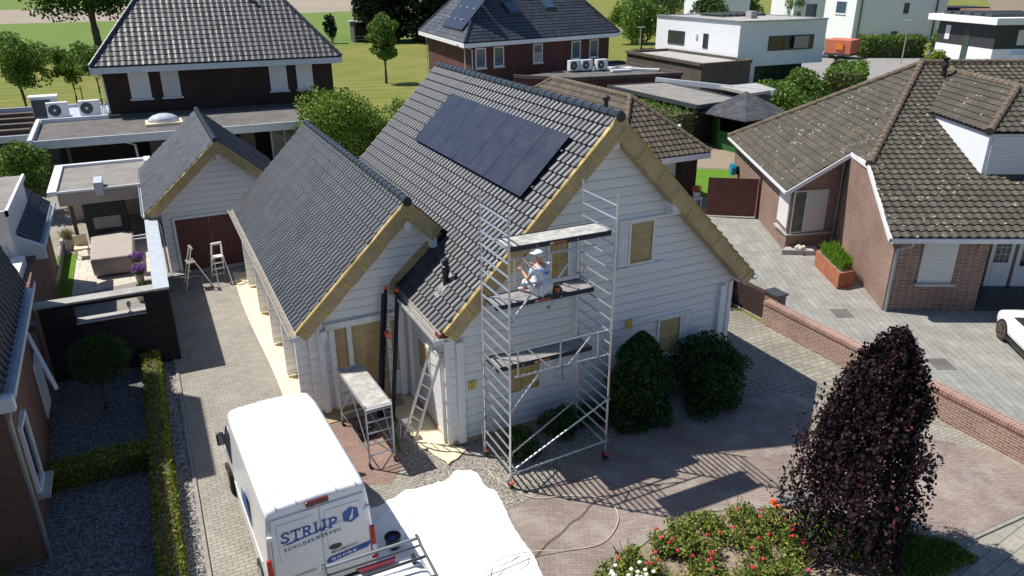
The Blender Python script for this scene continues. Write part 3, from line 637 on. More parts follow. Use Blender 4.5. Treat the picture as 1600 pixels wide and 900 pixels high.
# windows masked with film
def win(root, y, x0, x1, z0, z1, fr=.07, shut=0, shr=.3, ledge=True, film='film', nm='window', bars=()):
    mb = MB(); f = fr
    mb.box((x0-f, y-.05, z0-f), (x0, y-.003, z1+f)); mb.box((x1, y-.05, z0-f), (x1+f, y-.003, z1+f))
    mb.box((x0, y-.05, z1), (x1, y-.003, z1+f)); mb.box((x0, y-.05, z0-f), (x1, y-.003, z0))
    w_ = part(root, nm, mb, 'white_wood')
    mb = MB(); n = 8; rng = random.Random(int(x0*100)); rows = []
    for i in range(n+1):
        rows.append([(x0+(x1-x0)*k/n, y-.012-rng.uniform(0, .034)*(0 < k < n)*(0 < i < n), z0+(z1-z0)*i/n) for k in range(n+1)])
    mb.loft(rows, closed=False, cap=False); part(w_, 'masking_paper', mb, film, world=True)
    mb = MB()
    t = .012
    for a, b in (((x0, z0), (x0, z1)), ((x1, z0), (x1, z1)), ((x0, z0), (x1, z0)), ((x0, z1), (x1, z1)))+tuple(bars):
        mb.beam((a[0], y-.034, a[1]), (b[0], y-.034, b[1]), .03, .005, (0, 1, 0))
    part(w_, 'masking_tape', mb, 'tape', world=True)
    for s in ([-1] if shut == -1 else [1] if shut == 1 else [-1, 1] if shut == 2 else []):
        xs = x0-f-.02-shr if s < 0 else x1+f+.02
        mb = MB(); mb.box((xs, y-.05, z0-.05), (xs+shr, y-.003, z1+.08))
        for k in (.06, shr-.075): mb.box((xs+k, y-.062, z0-.05), (xs+k+.02, y-.05, z1+.08))
        part(w_, 'shutter', mb, 'white_wood', world=True)
    if ledge:
        mb = MB(); mb.box((x0-.4, y-.09, z0-f-.06), (x1+.4, y-.003, z0-f-.003)); part(w_, 'sill', mb, 'white_wood', world=True)
        mb = MB(); mb.box((x0-.4, y-.075, z1+f+.003), (x1+.4, y-.003, z1+f+.05)); part(w_, 'head_trim', mb, 'white_wood', world=True)
    return w_
def bars(x0, x1, z0, z1, nx, nz):
    return [((x0+(x1-x0)*k/nx, z0), (x0+(x1-x0)*k/nx, z1)) for k in range(1, nx)]+[((x0, z0+(z1-z0)*k/nz), (x1, z0+(z1-z0)*k/nz)) for k in range(1, nz)]
win(H, 0, 5.0, 5.66, 3.98, 5.04, shut=-1, shr=.27, bars=bars(5.0, 5.66, 3.98, 5.04, 1, 3))
win(H, 0, 6.1, 6.78, 1.14, 2.16, shut=1, shr=.33, bars=bars(6.1, 6.78, 1.14, 2.16, 2, 2))
win(H, 0, 1.6, 2.46, 1.1, 1.9, shut=1, shr=.32, bars=bars(1.6, 2.46, 1.1, 1.9, 6, 1))
win(H, 0, 2.7, 3.2, 3.96, 4.86, bars=bars(2.7, 3.2, 3.96, 4.86, 2, 4), ledge=False)
for (x, z, a, b) in ((5.1, 2.28, .08, .13), (.66, 1.6, .05, .1), (.56, 1.6, .03, .1)):
    mb = MB(); mb.box((x-a, -.06, z-b), (x+a, -.003, z+b)); part(H, 'taped_wall_fitting', mb, 'tape')
# a masked side strip with clear film left of scaffold
mb = MB(); mb.box((2.02, -.05, 4.3), (2.5, -.003, 4.9)); part(H, 'masked_vent', mb, 'white_wood')
# door group of the wing
y = 2.854
mb = MB()
for (a, b, c, d) in ((-2.12, -1.98, .1, 2.42), (-1.66, -1.54, .1, 2.42), (-.62, -.5, .1, 2.42), (-.18, -.06, .1, 2.42), (-2.2, -.02, 2.42, 2.56)):
    mb.box((a, y-.06, c), (b, y-.003, d))
mb.box((-2.25, y-.09, 2.56), (.0, y-.003, 2.6))
fr = part(H, 'door_frame', mb, 'white_wood')
for nm, x0, x1, z0, z1 in (('front_door', -1.54, -.62, .12, 2.42), ('side_light', -1.98, -1.66, 1.1, 2.42), ('side_light', -.5, -.18, .85, 2.3)):
    mb = MB(); n = 9; rng = random.Random(7); rows = []
    for i in range(n+1):
        rows.append([(x0+(x1-x0)*k/n, y-.015-rng.uniform(0, .034)*(0 < k < n), z0+(z1-z0)*i/n) for k in range(n+1)])
    mb.loft(rows, closed=False, cap=False); d_ = part(H, nm, mb, 'film')
    mb = MB(); bb = bars(x0, x1, z0, z1, 1, 1)
    if nm == 'front_door': bb = [((x0+.3, .3), (x0+.3, 2.1)), ((x0+.72, .3), (x0+.72, 2.2)), ((x0+.1, 2.0), (x0+.75, 2.12)), ((x0+.3, 1.25), (x0+.72, 1.3)), ((x0+.3, .3), (x0+.72, .35))]
    bb = list(bb)+[((x0, z0), (x0, z1)), ((x1, z0), (x1, z1)), ((x0, z1), (x1, z1))]
    for a, b in bb: mb.beam((a[0], y-.05, a[1]), (b[0], y-.05, b[1]), .022, .005, (0, 1, 0))
    part(d_, 'masking_tape', mb, 'tape')
mb = MB(); mb.box((-1.98, y-.03, .12), (-1.66, y-.003, 1.1)); part(H, 'door_panel', mb, 'siding'); mb = MB(); mb.box((-.5, y-.03, .12), (-.18, y-.003, .85)); part(H, 'door_panel', mb, 'siding')
# tall lit side window masked (left main wall)
mb = MB(); mb.box((-.03, 1.2, 1.3), (-.003, 2.0, 2.2)); part(H, 'window', mb, 'white_wood')
mb = MB(); mb.box((-.045, 1.28, 1.38), (-.032, 1.92, 2.12)); part(H.children[-1], 'masking_paper', mb, 'film')
# flue pipe on the roof
mb = MB(); z0 = roofz(.4)
mb.lathe((.4, .89, z0-.15), [(.075, 0), (.075, .42), (.085, .43), (.085, .6), (.10, .62), (.10, .66), (.07, .68), (.07, .78), (.09, .79), (.09, .83), (.06, .86)], 14); fl = part(H, 'flue', mb, 'black', smooth=False)
mb = MB(); mb.beam((.12, .89, roofz(.12)+.07), (.58, .89, roofz(.58)+.07), .3, .02, Vector((-1, 0, 1)).normalized()); part(fl, 'lead_flashing', mb, 'alu')
mb = MB(); mb.lathe((xr+.05, .3, zr), [(.05, 0), (.05, .25), (.09, .27), (.09, .34), (.03, .38)], 10); part(H, 'ridge_vent', mb, 'black')
# ================================================================ GARAGE (white, behind)
GA = T('white_wooden_garage', 'small white log garage with brown double doors behind the driveway', 'garage', (-3.1, 15.7, 0)); H_cur = GA
gz = 5.047; gs = .89; gx = -3.128
gzf = lambda x: gz-abs(x-gx)*gs
mb = MB(); mb.ext([(-5.42, 15.676, 0), (-.84, 15.676, 0), (-.84, 15.676, gzf(-.84)-.15), (gx, 15.676, gz-.15), (-5.42, 15.676, gzf(-5.42)-.15)], (0, 7.3, 0)); part(GA, 'wall', mb, 'siding')
mb = MB()
tiles(mb, [(-5.95, 15.3, gzf(-5.95)), (-5.95, 23.2, gzf(-5.95)), (gx, 23.2, gz), (gx, 15.3, gz)], .235, .31, .032, .034)
tiles(mb, [(-.3, 15.3, gzf(-.3)), (-.3, 23.2, gzf(-.3)), (gx, 23.2, gz), (gx, 15.3, gz)], .235, .31, .022, .022)
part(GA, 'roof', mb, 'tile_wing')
mb = MB(); ridge_tiles(mb, (gx, 15.28, gz+.02), (gx, 23.2, gz+.02), .115, .36); part(GA, 'ridge_tiles', mb, 'ridge')
verge((gx, gz-.03), (-5.9, gzf(-5.9)-.03), 'verge_board', 15.28, .3, .36, seedv=11)
verge((gx, gz-.03), (-.35, gzf(-.35)-.03), 'verge_board', 15.28, .3, .36, seedv=12)
for x0, x1 in ((-5.0, -3.8), (-3.78, -2.58)):
    mb = MB(); mb.box((x0, 15.62, .02), (x1, 15.672, 2.14)); d_ = part(GA, 'door', mb, 'door_brown')
mb = MB(); mb.box((-3.86, 15.57, 1.0), (-3.72, 15.62, 1.06)); part(d_, 'handle', mb, 'anthracite')
mb = MB(); mb.box((-5.1, 15.6, 0), (-5.0, 15.672, 2.24)); mb.box((-2.58, 15.6, 0), (-2.48, 15.672, 2.24)); mb.box((-5.0, 15.6, 2.14), (-2.58, 15.672, 2.24)); part(GA, 'door_frame', mb, 'white_wood')
mb = MB(); mb.box((gx-.07, 15.4, gz-.75), (gx+.07, 15.67, gz-.5)); part(GA, 'purlin_end', mb, 'white_wood')
gutter(GA, (-6.02, 15.4, gzf(-5.95)-.05), (-6.02, 23, gzf(-5.95)-.05), .07)
mb = MB(); mb.path([(-6.0, 15.45, 2.5), (-5.6, 15.6, 2.2), (-5.52, 15.6, 2.0), (-5.52, 15.6, .1)], .04, 8); part(GA, 'downpipe', mb, 'gutter_white')
mb = MB(); mb.beam((-5.5, 15.4, 0.05), (-2.5, 15.45, .05), .35, .03); solo('garage_threshold', mb, 'concrete', 'grey concrete threshold in front of the brown garage doors', 'threshold')
# ================================================================ SOLAR ARRAY
SA = T('solar_array', 'row of black solar panels low on the ridge side of the main tiled roof', 'solar panels', (2.3, .6, 5.9))
nrm = Vector((-SL, 0, 1)).normalized(); upv = Vector((1, 0, SL)).normalized()
base = Vector((2.33, .56, roofz(2.33)))+nrm*.14
NP = 7; wp = (8.12-.56)/NP; hp = 1.86
for k in range(NP):
    a = base+Vector((0, wp*k+.01, 0)); b = a+Vector((0, wp-.02, 0)); mb = MB()
    mb.poly([a+nrm*.021, b+nrm*.021, b+upv*hp+nrm*.021, a+upv*hp+nrm*.021], 0, [(0, 0), (1, 0), (1, 1), (0, 1)])
    p_ = part(SA, 'solar_panel', mb, 'solar')
    mb = MB(); mb.ext([a, b, b+upv*hp, a+upv*hp], nrm*.018); part(p_, 'panel_frame', mb, 'anthracite')
mb = MB()
for t in (.35, 1.45): mb.beam(base+upv*t-nrm*.05-Vector((0, .1, 0)), base+upv*t-nrm*.05+Vector((0, 7.7, 0)), .05, .05, nrm)
part(SA, 'mounting_rail', mb, 'anthracite')
# ================================================================ GROUND PROTECTION
def crumple(poly_fn, nx, ny, z, amp, seed, name, mt, label, cat, th=True):
    rng = random.Random(seed); mb = MB(); rows = []
    ph = [rng.uniform(0, 6) for _ in range(6)]
    for i in range(ny+1):
        row = []
        for k in range(nx+1):
            x, y = poly_fn(k/nx, i/ny)
            h = abs(math.sin(x*3.1+1.7*math.sin(y*2.3+ph[0])+ph[1]))**9+.8*abs(math.sin(y*4.1+2.1*math.sin(x*1.9+ph[2])+ph[3]))**11+.9*abs(math.sin((x+y)*5.3+ph[4]))**16*(math.sin(x*2.2-y*1.7)+1)/2+rng.uniform(0, .2)
            row.append((x, y, z+amp*h))
        rows.append(row)
    mb.loft(rows, closed=False, cap=False); return solo(name, mb, mt, label, cat, smooth=True)
def bil(a, b, c, d, w1=.0):
    def f(u, v):
        x = (a[0]*(1-u)+b[0]*u)*(1-v)+(d[0]*(1-u)+c[0]*u)*v; y = (a[1]*(1-u)+b[1]*u)*(1-v)+(d[1]*(1-u)+c[1]*u)*v
        return x+w1*math.sin(v*7)*(abs(u-.5)*2)**4, y+w1*math.sin(u*9)*(abs(v-.5)*2)**4
    return f
crumple(bil((-3.3, 2.6), (-2.62, 2.7), (-2.62, 14.6), (-3.35, 14.6), .05), 6, 90, .02, .02, 3, 'ground_protection_sheet', 'film_cream', 'cream protective sheet on the ground along the left wall of the wing', 'protective sheet')
crumple(bil((-.75, .1), (0.0, .1), (-.02, 2.8), (-.75, 2.8), .04), 6, 20, .022, .02, 4, 'ground_protection_sheet', 'film_cream', 'brown protective paper on the ground beside the front door recess', 'protective sheet')
crumple(bil((-.35, -.75), (.3, -.35), (.05, .0), (-.62, .4), .03), 8, 8, .024, .03, 5, 'ground_protection_sheet', 'film_cream', 'torn cream sheet at the front left corner of the white house', 'protective sheet')
crumple(bil((-2.6, 2.3), (-.4, 2.3), (-.3, 2.8), (-2.6, 2.8), .04), 16, 4, .022, .02, 6, 'ground_protection_sheet', 'film', 'strip of brown paper on the ground below the masked front door', 'protective sheet')
def dsheet(u, v):
    L_ = [(-2.9, -1.35), (-3.0, -3.3), (-2.2, -5.2), (-1.4, -6.6)]; R_ = [(.06, -1.02), (.22, -2.3), (.0, -4.75), (-.1, -6.6)]
    t = v*3; i = min(2, int(t)); f = t-i
    a = [L_[i][k]*(1-f)+L_[i+1][k]*f for k in (0, 1)]; b = [R_[i][k]*(1-f)+R_[i+1][k]*f for k in (0, 1)]
    e = .03*math.sin(v*23)*u**6; return a[0]*(1-u)+b[0]*u+e, a[1]*(1-u)+b[1]*u-(.16*abs(math.sin(math.pi*u*2.2)))*(1-v)**6
crumple(dsheet, 70, 90, .02, .05, 9, 'dust_sheet', 'sheet', 'large white dust sheet spread on the paving behind the van', 'dust sheet')
# ================================================================ SCAFFOLD TOWER
SC = T('scaffold_tower', 'tall aluminium scaffold tower on wheels against the front gable', 'scaffold', (1.87, -1.45, 0))
X0, X1, Y0, Y1 = .62, 3.13, -2.14, -.74
for x in (X0, X1):
    for k in range(3):
        z0 = .28+k*2.05; z1 = z0+2.04; mb = MB()
        for y_ in (Y0, Y1): mb.tube((x, y_, z0), (x, y_, z1+(.12 if k == 2 else 0)), .026, 8); mb.tube((x, y_, z0-.01), (x, y_, z0+.09), .031, 8)
        for j in range(7): mb.tube((x, Y0, z0+.17+j*.293), (x, Y1, z0+.17+j*.293), .024, 6)
        part(SC, 'ladder_frame', mb, 'alu', smooth=False)
for x in (X0, X1):
    for y_ in (Y0, Y1):
        mb = MB(); mb.tube((x, y_, .14), (x, y_, .4), .02, 6); mb.box((x-.03, y_-.03, .14), (x+.03, y_+.03, .2)); c = part(SC, 'castor', mb, 'zinc')
        mb = MB(); mb.tube((x-.025, y_+.02, .1), (x+.025, y_+.02, .1), .1, 14); part(c, 'wheel', mb, 'rubber')
        mb = MB(); mb.box((x-.04, y_-.10, .17), (x+.04, y_-.04, .22)); part(c, 'brake', mb, 'orange')
def platform(root, x0, x1, y0, y1, z, deck, logo=True, hatch=False):
    mb = MB(); mb.box((x0, y0+.03, z-.02), (x1, y1-.03, z)); d = part(root, 'platform', mb, deck)
    mb = MB()
    for y_ in (y0, y1-.03): mb.box((x0, y_, z-.09), (x1, y_+.03, z+.012))
    for x in (x0, x1-.03): mb.box((x, y0+.03, z-.07), (x+.03, y1-.03, z-.02))
    part(d, 'edge_beam', mb, 'navy')
    mb = MB()
    for x in (x0, x1):
        for y_ in (y0+.06, y1-.1):
            mb.box((x-.06, y_, z-.03), (x+.06, y_+.05, z+.015))
    part(d, 'hook', mb, 'alu')
    if logo:
        mb = MB(); xm = x0+(x1-x0)*.42; mb.box((xm, y0-.004, z-.075), (xm+.3, y0-.001, z-.02)); part(d, 'logo_plate', mb, 'orange_deck')
        mb = MB(); mb.box((xm-.09, y0-.004, z-.075), (xm-.01, y0-.001, z-.02)); mb.box((xm+.55, y0-.004, z-.065), (xm+.58, y0-.001, z-.03)); mb.box((xm-.4, y0-.004, z-.065), (xm-.37, y0-.001, z-.03))
        part(d, 'label_plate', mb, 'alu_dull')
    return d
platform(SC, X0+.03, X1-.1, Y0+.03, Y0+.68, 5.76, 'deck')
platform(SC, X0+.03, X1-.03, Y1-.68, Y1-.05, 4.2, 'deck_dark')
platform(SC, X0+.03, X1-.03, Y1-.68, Y1-.05, 2.7, 'deck_dark')
def guard(z0, z1, x0, x1, y_):
    mb = MB(); mb.tube((x0, y_, z1), (x1, y_, z1), .024, 8); mb.tube((x0+.1, y_, z0), (x1-.15, y_, z0), .024, 8)
    w_ = x1-x0
    for f in (.07, .48, .86): mb.tube((x0+w_*f, y_, z0), (x0+w_*f, y_, z1), .02, 6)
    mb.tube((x0+w_*.16, y_, z1), (x0+w_*.40, y_, z0), .018, 6); mb.tube((x0+w_*.80, y_, z1), (x0+w_*.56, y_, z0), .018, 6)
    return part(SC, 'guard_rail_frame', mb, 'alu')
guard(2.86, 3.47, X0, X1, Y0-.03); guard(4.9, 5.5, X0, X1-.45, Y0+.06)
def brace(a, b, r=.022):
    mb = MB(); mb.tube(a, b, r, 8); c = part(SC, 'diagonal_brace', mb, 'alu')
    mb = MB()
    for p in (a, b): mb.box((p[0]-.035, p[1]-.035, p[2]-.035), (p[0]+.035, p[1]+.035, p[2]+.035))
    part(c, 'clamp', mb, 'zinc')
yf = Y0-.04
brace((X0+.02, yf, .50), (X1-.02, yf, 1.70)); brace((X0+.02, yf-.05, .46), (X1-.02, yf-.05, .60)); brace((X0+.02, yf, 4.2), (1.24, yf, 4.86)); brace((X0+.02, yf, 2.05), (1.30, yf, 2.82))
brace((X0+.02, Y0+.02, .9), (X1, Y1-.02, .92), .02); brace((X0+.02, Y1, 1.1), (X1, Y1, 2.3), .02)
brace((X1-.05, Y1, 4.3), (2.3, Y1, 3.6), .018)
mb = MB(); mb.path([(1.87, Y0-.06, 2.9), (1.86, Y0-.07, 2.7), (1.89, Y0-.07, 2.6), (1.86, Y0-.07, 2.52)], .012, 5); part(SC, 'strap', mb, 'black')
mb = MB(); mb.tube((X0, Y1+.04, 5.2), (X1, Y1+.04, 5.22), .008, 5); part(SC, 'safety_line', mb, 'anthracite')
# tools beside painter
mb = MB(); mb.box((1.95, -1.28, 4.215), (2.35, -1.0, 4.28)); mb.box((2.0, -1.32, 4.28), (2.3, -1.3, 4.3)); solo('paint_tray', mb, 'black', 'black paint tray on the scaffold deck beside the painter', 'tray', bevel=.01)
mb = MB(); mb.lathe((2.2, -1.3, 4.215), [(.07, 0), (.08, .12), (.085, .13), (.07, .12), (.062, .02)], 14); solo('paint_pot', mb, 'orange_deck', 'small rust coloured paint pot standing at the deck edge', 'paint pot')
mb = MB(); mb.beam((2.72, -1.36, 4.23), (2.55, -.95, 4.23), .05, .03); solo('scaffold_bar', mb, 'alu_dull', 'loose grey bar lying across the grey deck near its right end', 'bar')
# ================================================================ PAINTER
def skin_body(name, verts, edges, rad, mt, root, sub=2, label=None):
    me = bpy.data.meshes.new(name); me.from_pydata([tuple(v) for v in verts], edges, []); me.materials.append(M[mt])
    o = bpy.data.objects.new(name, me); COL.objects.link(o)
    md = o.modifiers.new('skin', 'SKIN'); md.use_smooth_shade = True
    for i, r in enumerate(rad): me.skin_vertices[0].data[i].radius = r if isinstance(r, tuple) else (r, r)
    me.skin_vertices[0].data[0].use_root = True
    s = o.modifiers.new('sub', 'SUBSURF'); s.levels = sub; s.render_levels = sub
    bpy.context.view_layer.update()
    ev = o.evaluated_get(bpy.context.evaluated_depsgraph_get()); m2 = bpy.data.meshes.new_from_object(ev)
    bpy.data.objects.remove(o); m2.name = name
    o2 = bpy.data.objects.new(name, m2); COL.objects.link(o2); o2.parent = root
    if not m2.materials: m2.materials.append(M[mt])
    if label: o2['label'] = label
    return o2
PX = Matrix.Translation((1.86, -1.2, 4.22)) @ Matrix.Rotation(R(112), 4, 'Z') @ Matrix.Diagonal((1.1, 1.1, 1.14, 1))
PR = T('person', 'painter in white cap and trousers and pale blue T-shirt sitting on the scaffold deck', 'person', (1.86, -1.2, 4.22), R(112)); PR.scale = (1.1, 1.1, 1.14)
# local: +x faces forward, +y to his left, z up, seat at z=0.
V_ = [(0, 0, .13), (.0, .0, .28), (.03, 0, .46), (.05, 0, .56), (.06, 0, .61), (.07, 0, .66), (.09, 0, .74), (.10, 0, .82),
      (.0, .10, .11), (.34, .14, .22), (.30, .15, .06), (.42, .16, .04), (.0, -.10, .11), (.38, -.2, .18), (.45, -.22, -.12), (.55, -.22, -.16),
      (.04, .19, .55), (.13, .27, .33), (.33, .18, .40), (.40, .15, .43), (.04, -.19, .55), (.16, -.26, .36), (.36, -.16, .46), (.43, -.13, .50)]
E_ = [(0, 1), (1, 2), (2, 3), (3, 4), (4, 5), (5, 6), (6, 7), (0, 8), (8, 9), (9, 10), (10, 11), (0, 12), (12, 13), (13, 14), (14, 15),
      (3, 16), (16, 17), (17, 18), (18, 19), (3, 20), (20, 21), (21, 22), (22, 23)]
Rr = [(.15, .12), (.14, .11), (.16, .11), (.13, .09), (.055, .055), (.06, .06), (.095, .085), (.075, .07),
      .10, .07, .05, .045, .10, .07, .05, .045, .055, .042, .032, .028, .055, .042, .032, .028]
skin_body('body', V_, E_, Rr, 'skin', PR)
# shirt: torso + short sleeves, slightly larger
Vs = [(0, 0, .16), (.0, 0, .28), (.03, 0, .46), (.045, 0, .555), (.04, .19, .55), (.09, .235, .42), (.04, -.19, .55), (.11, -.235, .43)]
Es = [(0, 1), (1, 2), (2, 3), (3, 4), (4, 5), (3, 6), (6, 7)]
skin_body('shirt', Vs, Es, [(.17, .145), (.165, .14), (.18, .135), (.15, .11), .075, .065, .075, .065], 'shirt', PR)
Vt = [(0, 0, .12), (0, .10, .11), (.34, .14, .22), (.31, .15, .09), (0, -.10, .11), (.38, -.2, .18), (.44, -.22, -.08)]
skin_body('trousers', Vt, [(0, 1), (1, 2), (2, 3), (0, 4), (4, 5), (5, 6)], [(.17, .14), .125, .09, .075, .125, .09, .075], 'trousers', PR)
for (a, b) in (((.30, .15, .045), (.47, .17, .035)), ((.45, -.22, -.16), (.60, -.22, -.18))):
    skin_body('shoe', [a, ((a[0]+b[0])/2, a[1], (a[2]+b[2])/2), b], [(0, 1), (1, 2)], [.05, .045, .035], 'cap_white', PR)
mb = MB(); c = (.09, 0, .775); rows = []
for k in range(7):
    t = math.pi/2*k/6; rr = .108*math.cos(t)+.002; rows.append([(c[0]+rr*math.cos(2*math.pi*j/16)*1.08, c[1]+rr*math.sin(2*math.pi*j/16), c[2]+.1*math.sin(t)) for j in range(16)])
mb.loft(rows); mb.ext([(c[0]+.09, -.075, c[2]+.005), (c[0]+.19, -.045, c[2]-.01), (c[0]+.2, 0, c[2]-.012), (c[0]+.19, .045, c[2]-.01), (c[0]+.09, .075, c[2]+.005)], (0, 0, .012))
part(PR, 'cap', mb, 'cap_white', world=False, smooth=True)
mb = MB(); c = (.185, 0, .74)
mb.ext([(.17, -.015, .71), (.17, .015, .71), (.16, 0, .76)], (.03, 0, -.005)); part(PR, 'nose', mb, 'skin', world=False)
for s in (-1, 1):
    mb = MB(); mb.ball((.168, s*.035, .755), .011, 6); part(PR, 'eye', mb, 'black', world=False)
    mb = MB(); mb.ball((.08, s*.09, .735), .022, 6); part(PR, 'ear', mb, 'skin', world=False)
mb = MB(); mb.box((.168, -.025, .685), (.174, .025, .693)); part(PR, 'mouth', mb, 'petal_red', world=False)
def hand(base, s, dirv):
    bx = Vector(base); f = Vector(dirv).normalized(); sd = Vector((0, 0, 1)).cross(f).normalized(); u = f.cross(sd)
    V = [bx, bx+f*.04]; E = [(0, 1)]; Rd = [(.028, .018), (.034, .016)]
    for k, ln in enumerate((.05, .06, .055, .045)):
        a = bx+f*.07+sd*(k-1.5)*.02; b = a+f*ln*.6-u*.015; c = b+f*ln*.3-u*.03; i = len(V); V += [a, b, c]; E += [(1, i), (i, i+1), (i+1, i+2)]; Rd += [.009, .0085, .007]
    a = bx+f*.02-sd*s*.035; i = len(V); V += [a, a+f*.035-sd*s*.015-u*.01, a+f*.06-u*.025]; E += [(0, i), (i, i+1), (i+1, i+2)]; Rd += [.012, .01, .008]
    return skin_body('hand', V, E, Rd, 'skin', PR)
hand((.40, .15, .43), 1, (.8, -.1, .25)); hand((.43, -.13, .50), -1, (.8, .1, .25))
mb = MB(); mb.X = PX; mb.tube((.46, -.1, .40), (.54, -.1, .62), .011, 6); mb.box((.52, -.14, .60), (.56, -.06, .625)); mb.box((.525, -.135, .625), (.555, -.065, .69))
solo('paint_brush', mb, 'stem', 'paint brush in the right hand of the seated painter', 'paint brush')
mb = MB(); mb.X = PX
text_mb('STRIJP', .07, mb, PX @ Matrix.Translation((-.163, .12, .42)) @ Matrix.Rotation(R(-90), 4, 'Z') @ Matrix.Rotation(R(90), 4, 'X')) if False else None
# blue print on the back of the shirt
mb = MB(); text_mb('STRIJP', .075, mb, Matrix.Translation((-.145, .135, .43)) @ Matrix.Rotation(R(-90), 4, 'Z') @ Matrix.Rotation(R(90), 4, 'X'), bold=.002)
part(PR, 'shirt_print', mb, 'decal', world=False)
# ================================================================ LADDERS and TRESTLE
def ladder(name, label, foot, top, wdir, w, nr, mt, r=.03, h=.07, rung='alu', cap=None):
    f = Vector(foot); t = Vector(top); wd = Vector(wdir).normalized()*w/2; o = T(name, label, 'ladder', foot)
    for s in (-1, 1):
        mb = MB(); mb.beam(f+wd*s, t+wd*s, r, h, wd); p = part(o, 'side_rail', mb, mt)
        if cap: mb = MB(); mb.beam(t+wd*s, t+wd*s+(t-f).normalized()*.07, r*1.4, h*1.3, wd); part(p, 'end_cap', mb, cap)
    for k in range(nr):
        c = f+(t-f)*((k+.6)/nr); mb = MB(); mb.tube(c-wd, c+wd, .017, 6); part(o, 'rung', mb, rung)
    return o
L1 = ladder('extension_ladder', 'tall black double ladder leaning on the gutter beside the front door', (-1.0, 1.95, 0), (-.5, 2.45, 3.35), (-.35, .5, 0), .36, 12, 'navy', .035, .09, cap='orange')
ladder_b = MB()
wd = Vector((-.35, .5, 0)).normalized()*.22; f = Vector((-1.0, 1.95, 0))+Vector((-.05, -.04, 0)); t = Vector((-.5, 2.45, 3.25))+Vector((-.05, -.04, 0))
for s in (-1, 1): ladder_b.beam(f+wd*s, t+wd*s, .05, .10, wd)
part(L1, 'outer_rail', ladder_b, 'navy')
mb = MB(); mb.box((-.85, 1.95, 2.3), (-.75, 2.15, 2.42)); part(L1, 'rung_clip', mb, 'orange')
ladder('leaning_ladder', 'bare aluminium ladder leaning on the left wall at the house corner', (-.92, .52, 0), (-.18, .14, 2.68), (.28, -.9, 0), .42, 9, 'alu', .028, .07)
mb = MB(); mb.beam((-.2, .3, 2.55), (-.17, -.05, 2.62), .05, .05); solo('wooden_block', mb, 'peb', 'pale wooden block at the top of the leaning aluminium ladder', 'block')
# small stool
ST = T('step_stool', 'small low white step stool on gravel left of the leaning ladder', 'stool', (-.9, .85, 0))
mb = MB(); mb.box((-1.02, .74, .46), (-.72, .96, .5)); part(ST, 'seat', mb, 'alu', bevel=.008)
for x in (-1.0, -.74):
    for y_ in (.76, .94): mb = MB(); mb.tube((x, y_, .46), (x+(x+.87)*.3, y_+(y_-.85)*.3, 0), .013, 6); part(ST, 'leg', mb, 'alu')
# trestle scaffold (low) near the van
TR = T('low_scaffold', 'low aluminium work platform on wheels in front of the masked door', 'scaffold', (-1.95, .9, 0))
a0 = Vector((-2.02, .0, 0)); ax = Vector((-.12, 2.1, 0)); wd = Vector((.62, .03, 0)); zt = 1.62
for k in (0, 1):
    mb = MB(); b = a0+ax*k
    for s in (0, 1): mb.tube(b+wd*s+Vector((0, 0, .16)), b+wd*s+Vector((0, 0, zt+.08)), .024, 8)
    for z in (.35, .65, .95, 1.25, 1.52): mb.tube(b+Vector((0, 0, z)), b+wd+Vector((0, 0, z)), .018, 6)
    part(TR, 'ladder_frame', mb, 'alu')
    for s in (0, 1):
        p = b+wd*s; mb = MB(); mb.tube(p+Vector((0, 0, .12)), p+Vector((0, 0, .2)), .02, 6); c = part(TR, 'castor', mb, 'zinc')
        mb = MB(); mb.tube(p+Vector((-.02, .02, .075)), p+Vector((.02, .02, .075)), .075, 12); part(c, 'wheel', mb, 'rubber')
mb = MB(); q = [a0+wd*.0+Vector((0, -.02, zt)), a0+wd+Vector((0, -.02, zt)), a0+wd+ax+Vector((0, .02, zt)), a0+ax+Vector((0, .02, zt))]; mb.ext(q, (0, 0, .02)); d_ = part(TR, 'platform', mb, 'deck')
mb = MB()
for i in range(4): mb.beam(q[i]+Vector((0, 0, -.005)), q[(i+1) % 4]+Vector((0, 0, -.005)), .03, .06)
part(d_, 'edge_frame', mb, 'alu')
for a, b in (((0, 0, .5), (1, 0, 1.5)), ((1, 0, .5), (0, 0, 1.5))): pass
for s in (0, 1):
    mb = MB(); p = a0+wd*s; mb.tube(p+Vector((0, 0, .45)), p+ax*.5+Vector((0, 0, 1.55)), .014, 6); mb.tube(p+ax+Vector((0, 0, .45)), p+ax*.5+Vector((0, 0, 1.55)), .014, 6); part(TR, 'diagonal_brace', mb, 'alu')
mb = MB(); mb.tube(a0+wd*.0+Vector((0, 0, .4)), a0+ax+Vector((0, 0, .4)), .016, 6); mb.tube(a0+wd+Vector((0, 0, .4)), a0+ax+wd+Vector((0, 0, .4)), .016, 6); part(TR, 'side_tube', mb, 'alu')
mb = MB(); mb.box((-1.95, 1.2, .02), (-1.5, 1.55, .22)); mb.box((-1.9, 1.25, .22), (-1.6, 1.5, .3)); solo('paint_crate', mb, 'black', 'black crate of paint gear on the ground under the low work platform', 'crate', bevel=.02)
